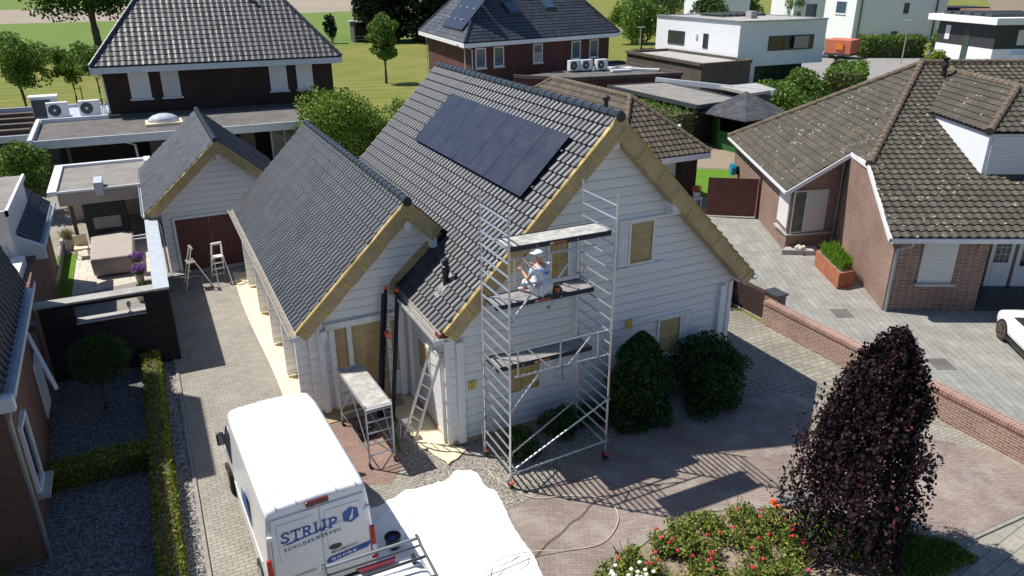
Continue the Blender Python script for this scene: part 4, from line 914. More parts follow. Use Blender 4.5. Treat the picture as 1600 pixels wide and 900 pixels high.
# two step ladders by the garage
def stepladder(label, loc, rz, tread):
    o = T('step_ladder', label, 'step ladder', loc, rz, 'step ladders by the garage doors')
    hgt = 1.55
    for s in (-1, 1):
        mb = MB(); mb.beam((0, s*.24, 0), (.42, s*.17, hgt), .03, .06, (0, 1, 0)); part(o, 'side_rail', mb, 'alu', world=False)
        mb = MB(); mb.beam((.95, s*.26, 0), (.46, s*.17, 1.05), .03, .04, (0, 1, 0)); part(o, 'rear_leg', mb, 'alu', world=False)
    for k in range(1, 4):
        t = k*.24/hgt*1.0; mb = MB(); x = .42*t; mb.box((x-.02, -.22, hgt*t-.015), (x+.08, .22, hgt*t+.015)); part(o, 'tread', mb, 'alu', world=False)
    mb = MB(); mb.box((.2, -.2, 1.0), (.5, .2, 1.03)); part(o, 'top_platform', mb, tread, world=False)
    mb = MB(); mb.box((.38, -.19, 1.5), (.48, .19, 1.58)); part(o, 'tool_tray', mb, tread, world=False, bevel=.01)
    return o
stepladder('aluminium step ladder seen side-on left in front of the brown garage doors', (-5.1, 13.85, 0), R(8), 'alu')
stepladder('aluminium step ladder facing the driveway right in front of the brown garage doors', (-3.85, 14.35, 0), R(-80), 'white')
mb = MB(); mb.path([(-5.6, 15.3, .03), (-5.0, 14.9, .03), (-4.6, 15.0, .03), (-4.4, 14.6, .03)], .03, 6); solo('wooden_lath', mb, 'peb', 'pale lath lying on the paving behind the left step ladder', 'lath')
# ================================================================ VAN
VR = R(3)
VN = T('delivery_van', 'tall white van with blue lettering on its rear doors parked in the driveway', 'van', (-3.87, -3.72, 0), VR)
def vsec(y_, zt, hw, zb=.38, hb=None, tk=.12, zm=1.1):
    hb = hb or hw*1.09
    pts = [(-hb*.96, zb), (-hb, zb+.12), (-hb, zm), (-hb+(hb-hw)*.65, zt-.45), (-hw, zt-.10), (-hw+.05, zt-.03), (-hw+.16, zt), (0, zt+.025)]
    pts += [(-x, z) for x, z in pts[-2::-1]]
    return [(x, y_, z) for x, z in pts]
secs = [vsec(0, 2.40, .86), vsec(.05, 2.44, .885), vsec(.3, 2.46, .89), vsec(2.0, 2.47, .89), vsec(3.2, 2.46, .89), vsec(3.7, 2.40, .86), vsec(4.0, 2.26, .82), vsec(4.55, 1.60, .80, hb=.95), vsec(4.9, 1.34, .80, hb=.94), vsec(5.3, 1.2, .75, hb=.9), vsec(5.5, .9, .6, hb=.8, zm=.7)]
mb = MB(); mb.loft(secs); vb = part(VN, 'body', mb, 'van_white', world=False, bevel=.03)
def roofz_v(y_): return 2.48
mb = MB()
for k in range(-3, 4):
    if k: mb.box((k*.22-.03, .35, 2.462), (k*.22+.03, 3.3, 2.474))
part(VN, 'roof_rib', mb, 'van_white', world=False, bevel=.01)
# rear doors
for s in (-1, 1):
    x0, x1 = (-.83, -.008) if s < 0 else (.008, .83)
    e = .06
    mb = MB(); P = [(x0-(0.06 if s < 0 else 0), -.03, .55), (x1+(.06 if s > 0 else 0), -.03, .55), (x1+(.0 if s > 0 else 0), -.03, 2.25), (x0, -.03, 2.25)]
    mb.ext([(p[0], p[1], p[2]) for p in P], (0, .035, 0)); d_ = part(VN, 'rear_door', mb, 'van_rear', world=False, bevel=.02)
    mb = MB(); q = .09
    mb.ext([(x0+q*(1 if s < 0 else 1), -.042, 1.32), (x1-q, -.042, 1.32), (x1-q, -.042, 2.12), (x0+q, -.042, 2.12)], (0, .012, 0)); part(d_, 'door_pressing', mb, 'van_rear', world=False, bevel=.03)
    for z in (.85, 1.9):
        mb = MB(); mb.box((s*.86-.05, -.06, z-.04), (s*.86+.05, .0, z+.04)); part(d_, 'hinge', mb, 'van_white', world=False, bevel=.008)
    mb = MB(); xx = s*.93; mb.ext([(xx-.055, -.05, .72), (xx+.055, -.05, .72), (xx+.035, -.05, 1.45), (xx-.045, -.05, 1.45)], (0, .06, 0)); tl_ = part(VN, 'tail_light', mb, 'red_lens', world=False, bevel=.012)
    mb = MB(); mb.box((xx-.045, -.058, .88), (xx+.045, -.048, 1.05)); part(tl_, 'indicator_lens', mb, 'clear_lens', world=False)
    mb = MB(); mb.box((s*1.05-.06, 4.15, 1.35), (s*1.05+.1, 4.25, 1.65)); mi_ = part(VN, 'wing_mirror', mb, 'black', world=False, bevel=.03)
    mb = MB(); mb.box((s*1.03-.05, 4.138, 1.38), (s*1.03+.09, 4.146, 1.62)); part(mi_, 'mirror_glass', mb, 'glass_blue', world=False)
    mb = MB(); mb.beam((s*.88, 4.25, 1.4), (s*1.05, 4.2, 1.45), .05, .05); part(mi_, 'mirror_arm', mb, 'black', world=False)
    mb = MB(); sx = s*.972; mb.ext([(sx, .5, 1.0), (sx, 3.2, 1.0), (sx, 3.2, 1.03), (sx, .5, 1.03)], (s*.012, 0, 0)); part(VN, 'side_moulding', mb, 'van_rear', world=False)
    mb = MB(); mb.ext([(s*.955, 3.35, 1.35), (s*.955, 4.3, 1.35), (s*.90, 3.95, 1.95), (s*.90, 3.4, 1.98)], (s*.012, 0, 0)); part(VN, 'side_window', mb, 'navy_glass', world=False)
    for yw_ in (.95, 4.4):
        mb = MB(); mb.tube((s*.78, yw_, .34), (s*1.0, yw_, .34), .34, 20); wl_ = part(VN, 'wheel', mb, 'rubber', world=False)
        mb = MB(); mb.tube((s*.99, yw_, .34), (s*1.005, yw_, .34), .2, 14); part(wl_, 'hub_cap', mb, 'alu', world=False)
mb = MB(); mb.ext([(-.68, 4.02, 2.2), (.68, 4.02, 2.2), (.8, 4.5, 1.67), (-.8, 4.5, 1.67)], (0, .03, .035)); part(VN, 'windscreen', mb, 'navy_glass', world=False)
mb = MB(); mb.box((-.2, -.05, 2.30), (.2, .02, 2.40)); part(VN, 'brake_light', mb, 'maroon_lens', world=False, bevel=.02)
mb = MB(); mb.box((-.93, -.12, .36), (.93, .02, .54)); part(VN, 'rear_bumper', mb, 'black', world=False, bevel=.03)
mb = MB()
for x in (-.7, -.35, .35, .7): mb.box((x-.01, -.02, 2.44), (x+.01, .05, 2.475))
part(VN, 'roof_clip', mb, 'alu', world=False)
# lettering (slab serif capitals built from strokes, unit height 1)
def slab_text(txt, mb, place, size, wgt=.17):
    S = {'S': (.72, [((.62, .78), (.5, .92), (.3, .94), (.12, .8), (.2, .6), (.5, .42), (.6, .24), (.42, .06), (.2, .08), (.08, .22))], [(.02, .06, .1, .32), (.6, .66, .68, .94)]),
         'T': (.78, [((.39, .05), (.39, .95)), ((.04, .92), (.74, .92))], [(.2, .0, .58, .1), (.02, .68, .1, .98), (.68, .68, .76, .98)]),
         'R': (.84, [((.18, .05), (.18, .95)), ((.18, .92), (.5, .92), (.64, .8), (.62, .6), (.46, .5), (.18, .5)), ((.42, .5), (.68, .05))], [(.02, 0, .36, .1), (.02, .9, .3, 1.), (.56, 0, .84, .1)]),
         'I': (.44, [((.22, .05), (.22, .95))], [(.04, 0, .4, .1), (.04, .9, .4, 1.)]),
         'J': (.6, [((.4, .95), (.4, .25), (.3, .07), (.14, .08), (.06, .2))], [(.2, .9, .6, 1.), (.0, .14, .12, .32)]),
         'P': (.78, [((.18, .05), (.18, .95)), ((.18, .92), (.5, .92), (.66, .8), (.66, .6), (.5, .46), (.18, .46))], [(.02, 0, .38, .1), (.02, .9, .3, 1.)])}
    x = 0
    for ch in txt:
        wd_, st, bx = S[ch]
        for s in st:
            for a, b in zip(s, s[1:]):
                a2 = Vector((x+a[0]+.05*a[1], a[1], 0))*size; b2 = Vector((x+b[0]+.05*b[1], b[1], 0))*size
                e = (b2-a2).normalized()*size*.03; t_ = MB(); t_.beam(a2-e, b2+e, wgt*size, .002, (0, 0, 1)); i = mb.add([place @ Vector(p) for p in t_.v]); [mb.face([i+k for k in f]) for f in t_.f]
        for a in bx:
            t_ = MB(); t_.box(((x+a[0])*size, a[1]*size, -.001), ((x+a[2])*size, a[3]*size, .0015)); i = mb.add([place @ Vector(p) for p in t_.v]); [mb.face([i+k for k in f]) for f in t_.f]
        x += wd_+.06
pl_ = Matrix.Translation((-.70, -.046, 1.72)) @ Matrix.Rotation(R(90), 4, 'X')
mb = MB(); slab_text('STRIJP', mb, pl_, .225)
mb.ext([(-.70, -.047, 1.69), (.30, -.047, 1.80), (.42, -.047, 1.82), (.30, -.047, 1.785), (-.55, -.047, 1.665)], (0, .002, 0))
part(VN, 'company_lettering', mb, 'decal', world=False)
mb = MB(); cx, cz = .55, 1.87; rr = .17
mb.ext([(cx+rr*math.cos(R(a))*1.0, -.048, cz+rr*math.sin(R(a))) for a in (40, 90, 150, 215, 270, 330)], (0, .003, 0)); lg = part(VN, 'company_logo', mb, 'decal', world=False)
mb = MB(); mb.ext([(cx-.04, -.0505, cz-.11), (cx+.025, -.0505, cz-.09), (cx+.045, -.0505, cz+.01), (cx+.0, -.0505, cz+.0)], (0, .002, 0)); mb.ext([(cx+.01, -.0505, cz+.01), (cx+.035, -.0505, cz+.015), (cx+.055, -.0505, cz+.11), (cx+.04, -.0505, cz+.12)], (0, .002, 0)); part(lg, 'brush_emblem', mb, 'van_white', world=False)
mb = MB(); text_mb('SCHILDERWERKEN', .095, mb, Matrix.Translation((-.66, -.048, 1.535)) @ Matrix.Rotation(R(90), 4, 'X') @ Matrix.Rotation(R(4), 4, 'Z'), bold=.001, sp=1.32); part(VN, 'small_lettering', mb, 'decal_grey', world=False)
mb = MB(); text_mb('MAASBRACHT', .07, mb, Matrix.Translation((.14, -.048, 1.16)) @ Matrix.Rotation(R(90), 4, 'X') @ Matrix.Rotation(R(2), 4, 'Z'), bold=.001, sp=1.15); part(VN, 'town_lettering', mb, 'decal_grey', world=False)
mb = MB(); mb.ext([(.22+.12*math.cos(k*.5), -.06, 1.30+.055*math.sin(k*.5)) for k in range(13)], (0, .02, 0)); part(VN, 'door_badge', mb, 'anthracite', world=False, bevel=.006)
mb = MB(); mb.ext([(.06, -.049, .97), (.80, -.049, 1.04), (.88, -.049, 1.13), (.86, -.049, 1.15), (.10, -.049, 1.09), (.03, -.049, 1.02)], (0, .003, 0)); bn = part(VN, 'blue_banner', mb, 'decal', world=False)
mb = MB(); text_mb('06 53 17 99 35', .072, mb, Matrix.Translation((.13, -.052, 1.015)) @ Matrix.Rotation(R(90), 4, 'X') @ Matrix.Rotation(R(4.5), 4, 'Z'), bold=.002, sp=1.05); part(bn, 'phone_number', mb, 'van_white', world=False)
mb = MB(); mb.box((-.55, -.052, .93), (-.15, -.046, .955)); part(VN, 'van_nameplate', mb, 'alu_dull', world=False)
mb = MB(); mb.ext([(-.985, 1.3, 1.2), (-.985, 2.2, 1.25), (-.985, 2.0, 1.7), (-.985, 1.5, 1.75)], (.004, 0, 0)); part(VN, 'side_lettering', mb, 'decal', world=False)
# ================================================================ SECOND VAN (roof only in view)
V2 = T('parked_van', 'white van with a black roof rack cut off by the bottom edge', 'van', (-3.25, -5.08, 0), R(0))
secs = [vsec(0, 1.72, .70, hb=.9), vsec(-.08, 1.80, .73, hb=.92), vsec(-.5, 1.84, .76, hb=.93), vsec(-3.2, 1.84, .76, hb=.93), vsec(-3.9, 1.35, .72, hb=.92), vsec(-4.6, .95, .7, hb=.88)]
mb = MB(); mb.loft(secs); part(V2, 'body', mb, 'van_white', world=False, bevel=.03)
mb = MB(); mb.ext([(-.35, -.02, 1.86), (.35, -.02, 1.86), (.28, -.16, 1.885), (-.28, -.16, 1.885)], (0, 0, .02)); part(V2, 'brake_light', mb, 'maroon_lens', world=False)
mb = MB(); mb.box((-.66, -.36, 1.84), (.66, -.2, 1.875)); part(V2, 'roof_edge', mb, 'van_white', world=False, bevel=.015)
RK = V2
mb = MB(); z = 2.06
mb.tube((-.85, .02, z), (.72, .02, z), .028, 8); rk = part(RK, 'roof_rack', mb, 'zinc', world=False)
for x in (-.84, .72):
    mb = MB(); mb.path([(x, .02, z-.02), (x, .03, z+.06), (x, -.05, z+.09), (x, -.2, z+.03), (x, -3.0, z)], .024, 8); part(rk, 'side_tube', mb, 'anthracite', world=False)
for y_ in (-.14, -.42, -.9, -1.6, -2.4):
    mb = MB(); mb.tube((-.84, y_, z-.02), (.72, y_, z-.02), .018 if y_ > -.2 else .026, 6); part(rk, 'cross_bar', mb, 'anthracite', world=False)
for x in (-.65, .55):
    for y_ in (-.3, -2.4): mb = MB(); mb.box((x-.03, y_-.04, 1.84), (x+.03, y_+.04, z-.02)); part(rk, 'rack_foot', mb, 'black', world=False)
for s in (-1, 1):
    for yw_ in (-.8, -3.7):
        mb = MB(); mb.tube((s*.72, yw_, .32), (s*.93, yw_, .32), .32, 18); wl_ = part(V2, 'wheel', mb, 'rubber', world=False)
        mb = MB(); mb.tube((s*.92, yw_, .32), (s*.94, yw_, .32), .19, 14); part(wl_, 'hub_cap', mb, 'alu', world=False)
    mb = MB(); mb.ext([(s*.90, -2.6, 1.1), (s*.90, -3.7, 1.1), (s*.80, -3.3, 1.6), (s*.80, -2.6, 1.62)], (s*.012, 0, 0)); part(V2, 'side_window', mb, 'navy_glass', world=False)
# bucket, hose, cord
BK = T('paint_bucket', 'round black bucket standing on the white sheet between the two vans', 'bucket', (-2.35, -2.8, .03))
mb = MB(); mb.lathe((-2.35, -2.8, .03), [(.13, 0), (.16, .22), (.17, .23), (.17, .26), (.15, .26), (.14, .2), (.12, .19)], 20); part(BK, 'tub', mb, 'black')
mb = MB(); mb.lathe((-2.35, -2.8, .23), [(.06, 0), (.06, .01)], 12); part(BK, 'lid_label', mb, 'blue')
def spline(pts, n=8):
    out = []; P = [pts[0]]+list(pts)+[pts[-1]]
    for i in range(1, len(P)-2):
        p0, p1, p2, p3 = map(Vector, P[i-1:i+3])
        for k in range(n):
            t = k/n; out.append(.5*((2*p1)+(p2-p0)*t+(2*p0-5*p1+4*p2-p3)*t*t+(3*p1-p0-3*p2+p3)*t**3))
    out.append(Vector(P[-2])); return out
zz = .03
mb = MB(); mb.path(spline([(.55, -.7, .9), (.6, -.81, zz), (.44, -1.57, zz), (.88, -2.64, zz), (1.6, -2.95, zz), (2.26, -3.37, zz), (2.35, -3.8, zz), (2.1, -4.25, zz), (1.5, -4.59, zz), (.75, -4.45, zz), (.1, -4.28, .12), (-.6, -4.2, .14), (-1.2, -4.6, .14)]), .010, 6)
solo('water_hose', mb, 'peb', 'pale hose curving over the clinker court from the scaffold to the sheet', 'hose')
rng = random.Random(2)
mb = MB(); mb.path(spline([(2.25, -3.3, zz)]+[(2.25-2.3*t+rng.uniform(-.03, .03), -3.35-1.0*t+rng.uniform(-.05, .05), zz) for t in (.15, .3, .45, .6, .75, .9)]+[(-.3, -4.45, .13), (-1.0, -4.5, .14)]), .008, 5)
solo('power_cord', mb, 'black', 'thin dark cord lying across the clinker court inside the hose loop', 'cord')
for k, (x, y_) in enumerate(((5.5, -5.2), (5.45, -5.38))):
    G = T('ground_tube', ['grey tube with an orange end under the beech, farther of the two', 'grey tube with an orange end under the beech, nearer of the two'][k], 'tube', (x, y_, .06), 0, 'tubes under the beech')
    mb = MB(); mb.tube((x, y_, .09), (x+.8, y_-.12, .09), .05, 10); part(G, 'pipe', mb, 'alu_dull')
    mb = MB(); mb.tube((x-.03, y_+.005, .09), (x+.06, y_-.01, .09), .062, 10); part(G, 'end_cap', mb, 'orange')
# ================================================================ VEGETATION BUILDERS
def trunk_mb(base, h, r, limbs, seed, spread, lz=.55):
    rng = random.Random(seed); mb = MB(); b = Vector(base); pts = [b+Vector((rng.uniform(-.04, .04)*h*k/6, rng.uniform(-.04, .04)*h*k/6, h*k/6)) for k in range(7)]
    mb.path(pts, [r*(1.15-.85*k/6) for k in range(7)], 8)
    for i in range(limbs):
        t = rng.uniform(lz*.6, .95); a = rng.uniform(0, 6.28); s = b+Vector((0, 0, h*t)); e = s+Vector((math.cos(a)*spread*rng.uniform(.6, 1), math.sin(a)*spread*rng.uniform(.6, 1), h*rng.uniform(.1, .3)))
        mid = (s+e)/2+Vector((0, 0, -.04*h)); mb.path([s, mid, e], [r*.45, r*.3, r*.1], 5)
    return mb
def tree(name, label, cat, base, h, cz, r, rz, n, size, leafm, seed, tr=.12, k=14, hole=.35, group=None, limbs=7, br=.42, pw=.4, hs=None):
    o = T(name, label, cat, (base[0], base[1], 0), 0, group)
    part(o, 'trunk', trunk_mb((base[0], base[1], 0), h*.85, tr, limbs, seed, r*.6), 'bark')
    leafcloud('crown', sample_blobs(blobset((base[0], base[1], cz), r, rz, k, seed, br), n, seed, pw, hole, hs or 2.2/r), size, leafm, o, seed)
    return o
# round maple behind the wing
tree('maple_tree', 'bushy round green maple between the two roofs in the middle distance', 'tree', (4.4, 26.5), 5.2, 3.0, 3.1, 2.5, 22000, .17, 'leaf_maple', 3, .14, 26, .3, br=.4)
tree('young_tree', 'slim upright green tree alone on the mown grass left of the brick house', 'tree', (18.5, 65), 7.4, 4.75, 1.75, 3.2, 8000, .26, 'leaf_light', 5, .14, 16, .35)
tree('lime_tree', 'spreading green tree at the far left edge of the mown grass', 'tree', (-14.3, 63.9), 6.0, 4.0, 2.9, 2.2, 8000, .26, 'leaf_light', 6, .13, 16, .4)
T2 = tree('sapling', 'thin staked sapling beside the dark brick house on the mown grass', 'tree', (-10.4, 64.6), 4.8, 3.5, 1.7, 1.7, 3600, .24, 'leaf_light', 7, .07, 12, .45)
mb = MB(); mb.tube((-9.9, 64.4, 0), (-9.9, 64.4, 1.6), .04, 6); part(T2, 'stake', mb, 'bark')
mb = MB(); mb.tube((-9.9, 64.4, 1.4), (-10.4, 64.6, 1.4), .03, 6); part(T2, 'tie', mb, 'bark')
tree('young_tree', 'young green tree standing right against the left corner of the dark brick house', 'tree', (-8.3, 60), 5.4, 4.2, 1.9, 1.6, 3600, .24, 'leaf_light', 17, .08, 12, .4)
tree('oak_tree', 'very large dark green tree in the field at the top left', 'tree', (-9.5, 126), 17, 11.0, 9.6, 7.2, 15000, .62, 'leaf_dark', 8, .6, 26, .45, br=.45)
for k, (x, y, r, lb) in enumerate(((35, 117, 6.0, 'tall dark conifer at the left end of the dark clump in the field'), (42.5, 113, 7.0, 'tall dark conifer in the middle of the clump in the field'), (50, 118, 6.2, 'tall dark conifer at the right end of the clump in the field'))):
    tree('conifer', lb, 'tree', (x, y), 15, 6.6, r, 8.5, 12000, .75, 'leaf_conifer', 20+k, .4, 18, .15, group='dark conifers in the field', br=.5)
tree('garden_conifer', 'small dark clipped conifer column standing alone in the field', 'tree', (25.3, 117), 4.6, 2.6, 1.3, 2.7, 1600, .35, 'leaf_conifer', 31, .15, 6, .0)
tr_lb = ['leafy green tree directly left of the white cube house', 'green tree behind the lamp left of the white cube house', 'tall green tree at the top edge left of the white cube house', 'green tree farther back among the trees near the top edge', 'small green tree at the roadside right of the brick house roof', 'green tree behind the roof of the white cube house', 'light green tree in front of the far white terrace', 'small loose tree at the far white terrace by the top edge']
for k, (x, y, r, h, mt) in enumerate(((63.5, 83, 4.0, 7.5, 'leaf_light'), (68, 92, 3.6, 7.0, 'leaf_maple'), (86, 112, 6, 10, 'leaf_dark'), (101, 128, 7, 11, 'leaf_dark'), (49, 78, 1.4, 3.2, 'leaf_light'), (79, 86, 3.6, 8, 'leaf_dark'), (102, 104, 3, 7, 'leaf_light'), (110, 99, 2.6, 7, 'leaf_light'))):
    tree('roadside_tree', tr_lb[k], 'tree', (x, y), h, h*.56, r, h*.44, 5200, .42, mt, 40+k, .2, 16, .35)
for k, (x, y, s) in enumerate(((71, 108, 2.), (76, 112, 1.5), (128, 150, 5))):
    o = T('roadside_bush', ['low round bush beside the far country road', 'small bush behind the far country road', 'large bush mass at the far field edge'][k], 'bush', (x, y, 0)); leafcloud('foliage', sample_blobs(blobset((x, y, s*.45), s, s*.5, 8, k), 1600, k), .4, 'leaf_dark', o, k)
# left garden bush
tree('garden_bush', 'light green leafy shrub tree beside the flat veranda roof at the left', 'tree', (-10.9, 27.0), 3.2, 2.2, 1.75, 1.5, 5500, .18, 'leaf_hedge_far', 9, .09, 14, .4)
# ball tree on slate
B1 = T('ball_tree', 'ball-shaped dark evergreen tree on a thin stem in the slate garden', 'tree', (-7.65, 5.7, 0))
mb = MB(); mb.path([(-7.65, 5.7, 0), (-7.62, 5.7, .7), (-7.6, 5.72, 1.3)], [.045, .04, .035], 8); part(B1, 'trunk', mb, 'bark')
rng = np.random.default_rng(3); d = rng.normal(size=(6500, 3)); d /= np.linalg.norm(d, axis=1)[:, None]
leafcloud('crown', np.array([-7.55, 5.72, 1.5])+d*(rng.random(6500)**.35)[:, None]*np.array([.78, .78, .66])*rng.uniform(.9, 1.08, (6500, 1)), .085, 'leaf_shrub', B1, 3, aspect=.35)
# hedges left
def hedge(name, label, a, b, n, size, mt, seed, core=True, jit=.03, ang=0, group=None):
    c = ((a[0]+b[0])/2, (a[1]+b[1])/2, 0); o = T(name, label, 'hedge', c, 0, group)
    p = hedge_pts(a, b, n, seed, jit)
    if ang: p = rot_pts(p, c, ang)
    leafcloud('foliage', p, size, mt, o, seed)
    mb = MB(); mb.X = Matrix.Translation(c) @ Matrix.Rotation(ang, 4, 'Z') @ Matrix.Translation((-c[0], -c[1], 0))
    mb.box((a[0]+.04, a[1]+.04, a[2]), (b[0]-.04, b[1]-.04, b[2]-.04)); part(o, 'branches', mb, 'bark')
    return o
hedge('clipped_hedge', 'long low yellow-green box hedge running along the gravel strip', (-6.62, -7, 0), (-6.22, 7.7, .55), 14000, .07, 'leaf_hedge', 1)
hedge('clipped_hedge', 'low dark cross hedge between the two slate garden beds', (-8.75, 2.3, 0), (-6.64, 2.85, .5), 5000, .07, 'leaf_hedge', 2)
o = T('clipped_hedge', 'bright green rounded hedge tip at the bottom edge below the slate bed', 'hedge', (-7.1, -2.2, 0)); leafcloud('foliage', sample_blobs([(-7.3, -2.4, .3, .7, .5, .42)], 1500, 4), .08, 'leaf_hedge_far', o)
# shrubs before the gable
def shrub(name, label, c, r, rz, n, size, mt, seed, hole=.1, k=12, cat='shrub', pw=.3, group=None, br=.45):
    o = T(name, label, cat, (c[0], c[1], 0), 0, group); leafcloud('foliage', sample_blobs(blobset(c, r, rz, k, seed, br), n, seed, pw, hole, 2.5/r), size, mt, o, seed)
    mb = MB(); mb.path([(c[0], c[1], 0), (c[0]+.03, c[1], c[2]), (c[0], c[1]+.04, c[2]+rz*.5)], [.05, .04, .02], 6); part(o, 'stem', mb, 'bark'); return o
o = T('conifer_shrub', 'tall dark conical evergreen right of the scaffold against the gable', 'shrub', (4.85, -.85, 0))
rng = np.random.default_rng(8); n = 15000; t = rng.random(n)**1.15; z = .05+2.45*t; rad = 1.02*np.clip(1-t**2.2, 0, 1)**.62*(.88+.1*np.sin(z*7)); a = rng.random(n)*6.283; q = rng.random(n)**.28
rad = rad*(1+.10*np.sin(a*5+z*3)+.08*np.sin(a*9-z*5)+.05*np.sin(a*17+z*11)); leafcloud('foliage', np.stack([4.85+rad*q*np.cos(a), -.95+rad*q*np.sin(a)*.8, z], 1), .10, 'leaf_shrub', o, 8)
mb = MB(); mb.path([(4.85, -.9, 0), (4.85, -.95, 2.2)], [.07, .02], 6); part(o, 'stem', mb, 'bark')
shrub('evergreen_shrub', 'wide rounded dark evergreen below the right lower window', (7.15, -.85, .85), 1.15, .8, 15000, .09, 'leaf_shrub', 11, k=14)
shrub('evergreen_shrub', 'low purple-brown shrub in front of the wide rounded evergreen', (6.9, -1.35, .4), .9, .42, 5000, .09, 'leaf_shrub', 12, k=9)
shrub('small_shrub', 'small bright green bush inside the foot of the scaffold', (1.35, -1.1, .32), .52, .4, 2600, .075, 'leaf_dark', 13, k=8)
shrub('small_shrub', 'small dark bush by the wall behind the scaffold foot', (2.55, -.65, .35), .6, .42, 3000, .075, 'leaf_shrub', 14, k=8)
shrub('small_shrub', 'low dark clump between the scaffold and the tall conical evergreen', (3.55, -.5, .2), .45, .26, 1500, .07, 'leaf_shrub', 15, k=6)
shrub('twiggy_shrub', 'dark twiggy shrub behind the right end of the masked verge', (11.5, 4.3, .8), .7, .8, 3500, .10, 'leaf_purple', 16, k=9, hole=.5)
# weeping copper beech
BE = T('copper_beech', 'weeping dark purple beech standing at the right end of the rose bed', 'tree', (6.25, -7.0, 0))
rng = np.random.default_rng(12); cx, cy = 5.84, -6.9
zz_ = np.array([0, .35, .9, 1.6, 2.4, 3.2, 3.8, 4.25, 4.6, 5.05]); rr_ = np.array([1.05, 1.14, 1.2, 1.14, 1.04, .86, .68, .5, .34, .06])
lean = lambda z: .30*np.clip((z-1.5)/3.4, -.2, 1)
pts = []; brt = []
for s in range(720):
    a = rng.random()*6.283; zt = rng.choice([4.85, 4.5, 4.0, 3.4, 2.6, 1.8, 1.2], p=[.1, .18, .2, .18, .14, .12, .08]); zl = max(.05, zt-rng.uniform(.5, 2.2)); sc_ = rng.uniform(.55, 1.0)*(1+.07*math.sin(a*3+1)+.06*math.sin(a*7+zt*2)); sc_ *= 1.22 if rng.random() < .08 else 1
    m_ = int((zt-zl)*26)+8; zs = np.linspace(zt, zl, m_)+rng.normal(0, .03, m_); ra = np.interp(zs, zz_, rr_)*sc_; ra[:6] *= np.linspace(.55, 1, 6)
    aa = a+np.linspace(0, rng.normal(0, .12), m_)+rng.normal(0, .035, m_); ra = (ra+rng.normal(0, .035, m_))*(1+.15*np.sin(aa*4+zs*2.9+1.5*np.sin(zs*2.1))+.09*np.sin(aa*9-zs*5.3)); brt.append(np.full(m_, rng.choice([.2, .4, .55, .85], p=[.35, .35, .2, .1])))
    lx = lean(zs)
    pts.append(np.stack([cx+lx+ra*np.cos(aa), cy+ra*np.sin(aa), zs], 1))
pts = np.concatenate(pts); pts = np.concatenate([pts, np.array([cx, cy, 0])+np.stack([(r_ := np.interp(z_ := rng.uniform(.1, 4.6, 9000), zz_, rr_)*rng.random(9000)**.5*.92)*np.cos(t_ := rng.random(9000)*6.283), r_*np.sin(t_), z_], 1)])
pts[-9000:, 0] += lean(pts[-9000:, 2])
leafcloud('crown', pts, .084, 'leaf_purple', BE, 12, aspect=.66, down=.6, bright=np.concatenate(brt+[np.full(9000, .3)]))
mb = MB(); mb.path([(cx+.05, cy, 0), (cx, cy, 1.5), (cx+.1, cy+.05, 3.2), (cx+.32, cy+.1, 4.3), (cx+.34, cy+.05, 4.72)], [.13, .12, .10, .09, .06], 10)
for i in range(6):
    a = rng.random()*6.283; z0_ = rng.uniform(3.2, 4.6); mb.path([(cx+.25, cy+.05, z0_), (cx+.2+math.cos(a)*.25, cy+math.sin(a)*.25, z0_+.05), (cx+.2+math.cos(a)*.38, cy+math.sin(a)*.38, z0_-.3), (cx+.15+math.cos(a)*.42, cy+math.sin(a)*.42, z0_-.8)], [.03, .018, .012, .006], 5)
part(BE, 'trunk', mb, 'stem')
# ================================================================ ROSE BED
rng = random.Random(4); bed = [(.75, -5.95), (1.1, -5.6), (1.7, -5.35), (2.4, -5.15), (3.1, -5.1), (3.8, -5.05), (4.5, -5.3), (5.0, -5.6)]
poss = []
for bx, by in bed:
    for r in range(5): poss.append((bx+rng.uniform(-.25, .25)+r*.03, by-r*.5+rng.uniform(-.2, .2)-.05))
for i, (x, y) in enumerate(poss[2:]):
    if x > 4.6 and y < -6.6: continue
    o = T('rose_bush', 'low rose bush with red and pink blooms in the front planting bed', 'rose bush', (x, y, .03), 0, 'rose bushes in the front planting bed')
    s = rng.uniform(.32, .5); leafcloud('foliage', sample_blobs(blobset((x, y, .22), s, .2, 7, i, .5), 950, i, .6, .25, 5), .075, 'leaf_rose', o, i)
    mb = MB()
    for k in range(6):
        a = rng.uniform(0, 6.28); mb.path([(x, y, .03), (x+math.cos(a)*s*.5, y+math.sin(a)*s*.5, .25), (x+math.cos(a)*s*.8, y+math.sin(a)*s*.8, .45)], .008, 4)
    part(o, 'stem', mb, 'stem')
    for k in range(rng.choice([0, 1, 2, 2, 3, 4])):
        a = rng.uniform(0, 6.28); q = rng.uniform(.1, .9)*s; c = (x+math.cos(a)*q, y+math.sin(a)*q, rng.uniform(.36, .5)); mb = MB()
        for j in range(3):
            mb.lathe((c[0], c[1], c[2]+j*.012), [(.012, -.012), (.03-.008*j, .0), (.035-.009*j, .015)], 7)
        part(o, 'blossom', mb, rng.choice(['petal_red', 'petal_pink', 'petal_pink']))
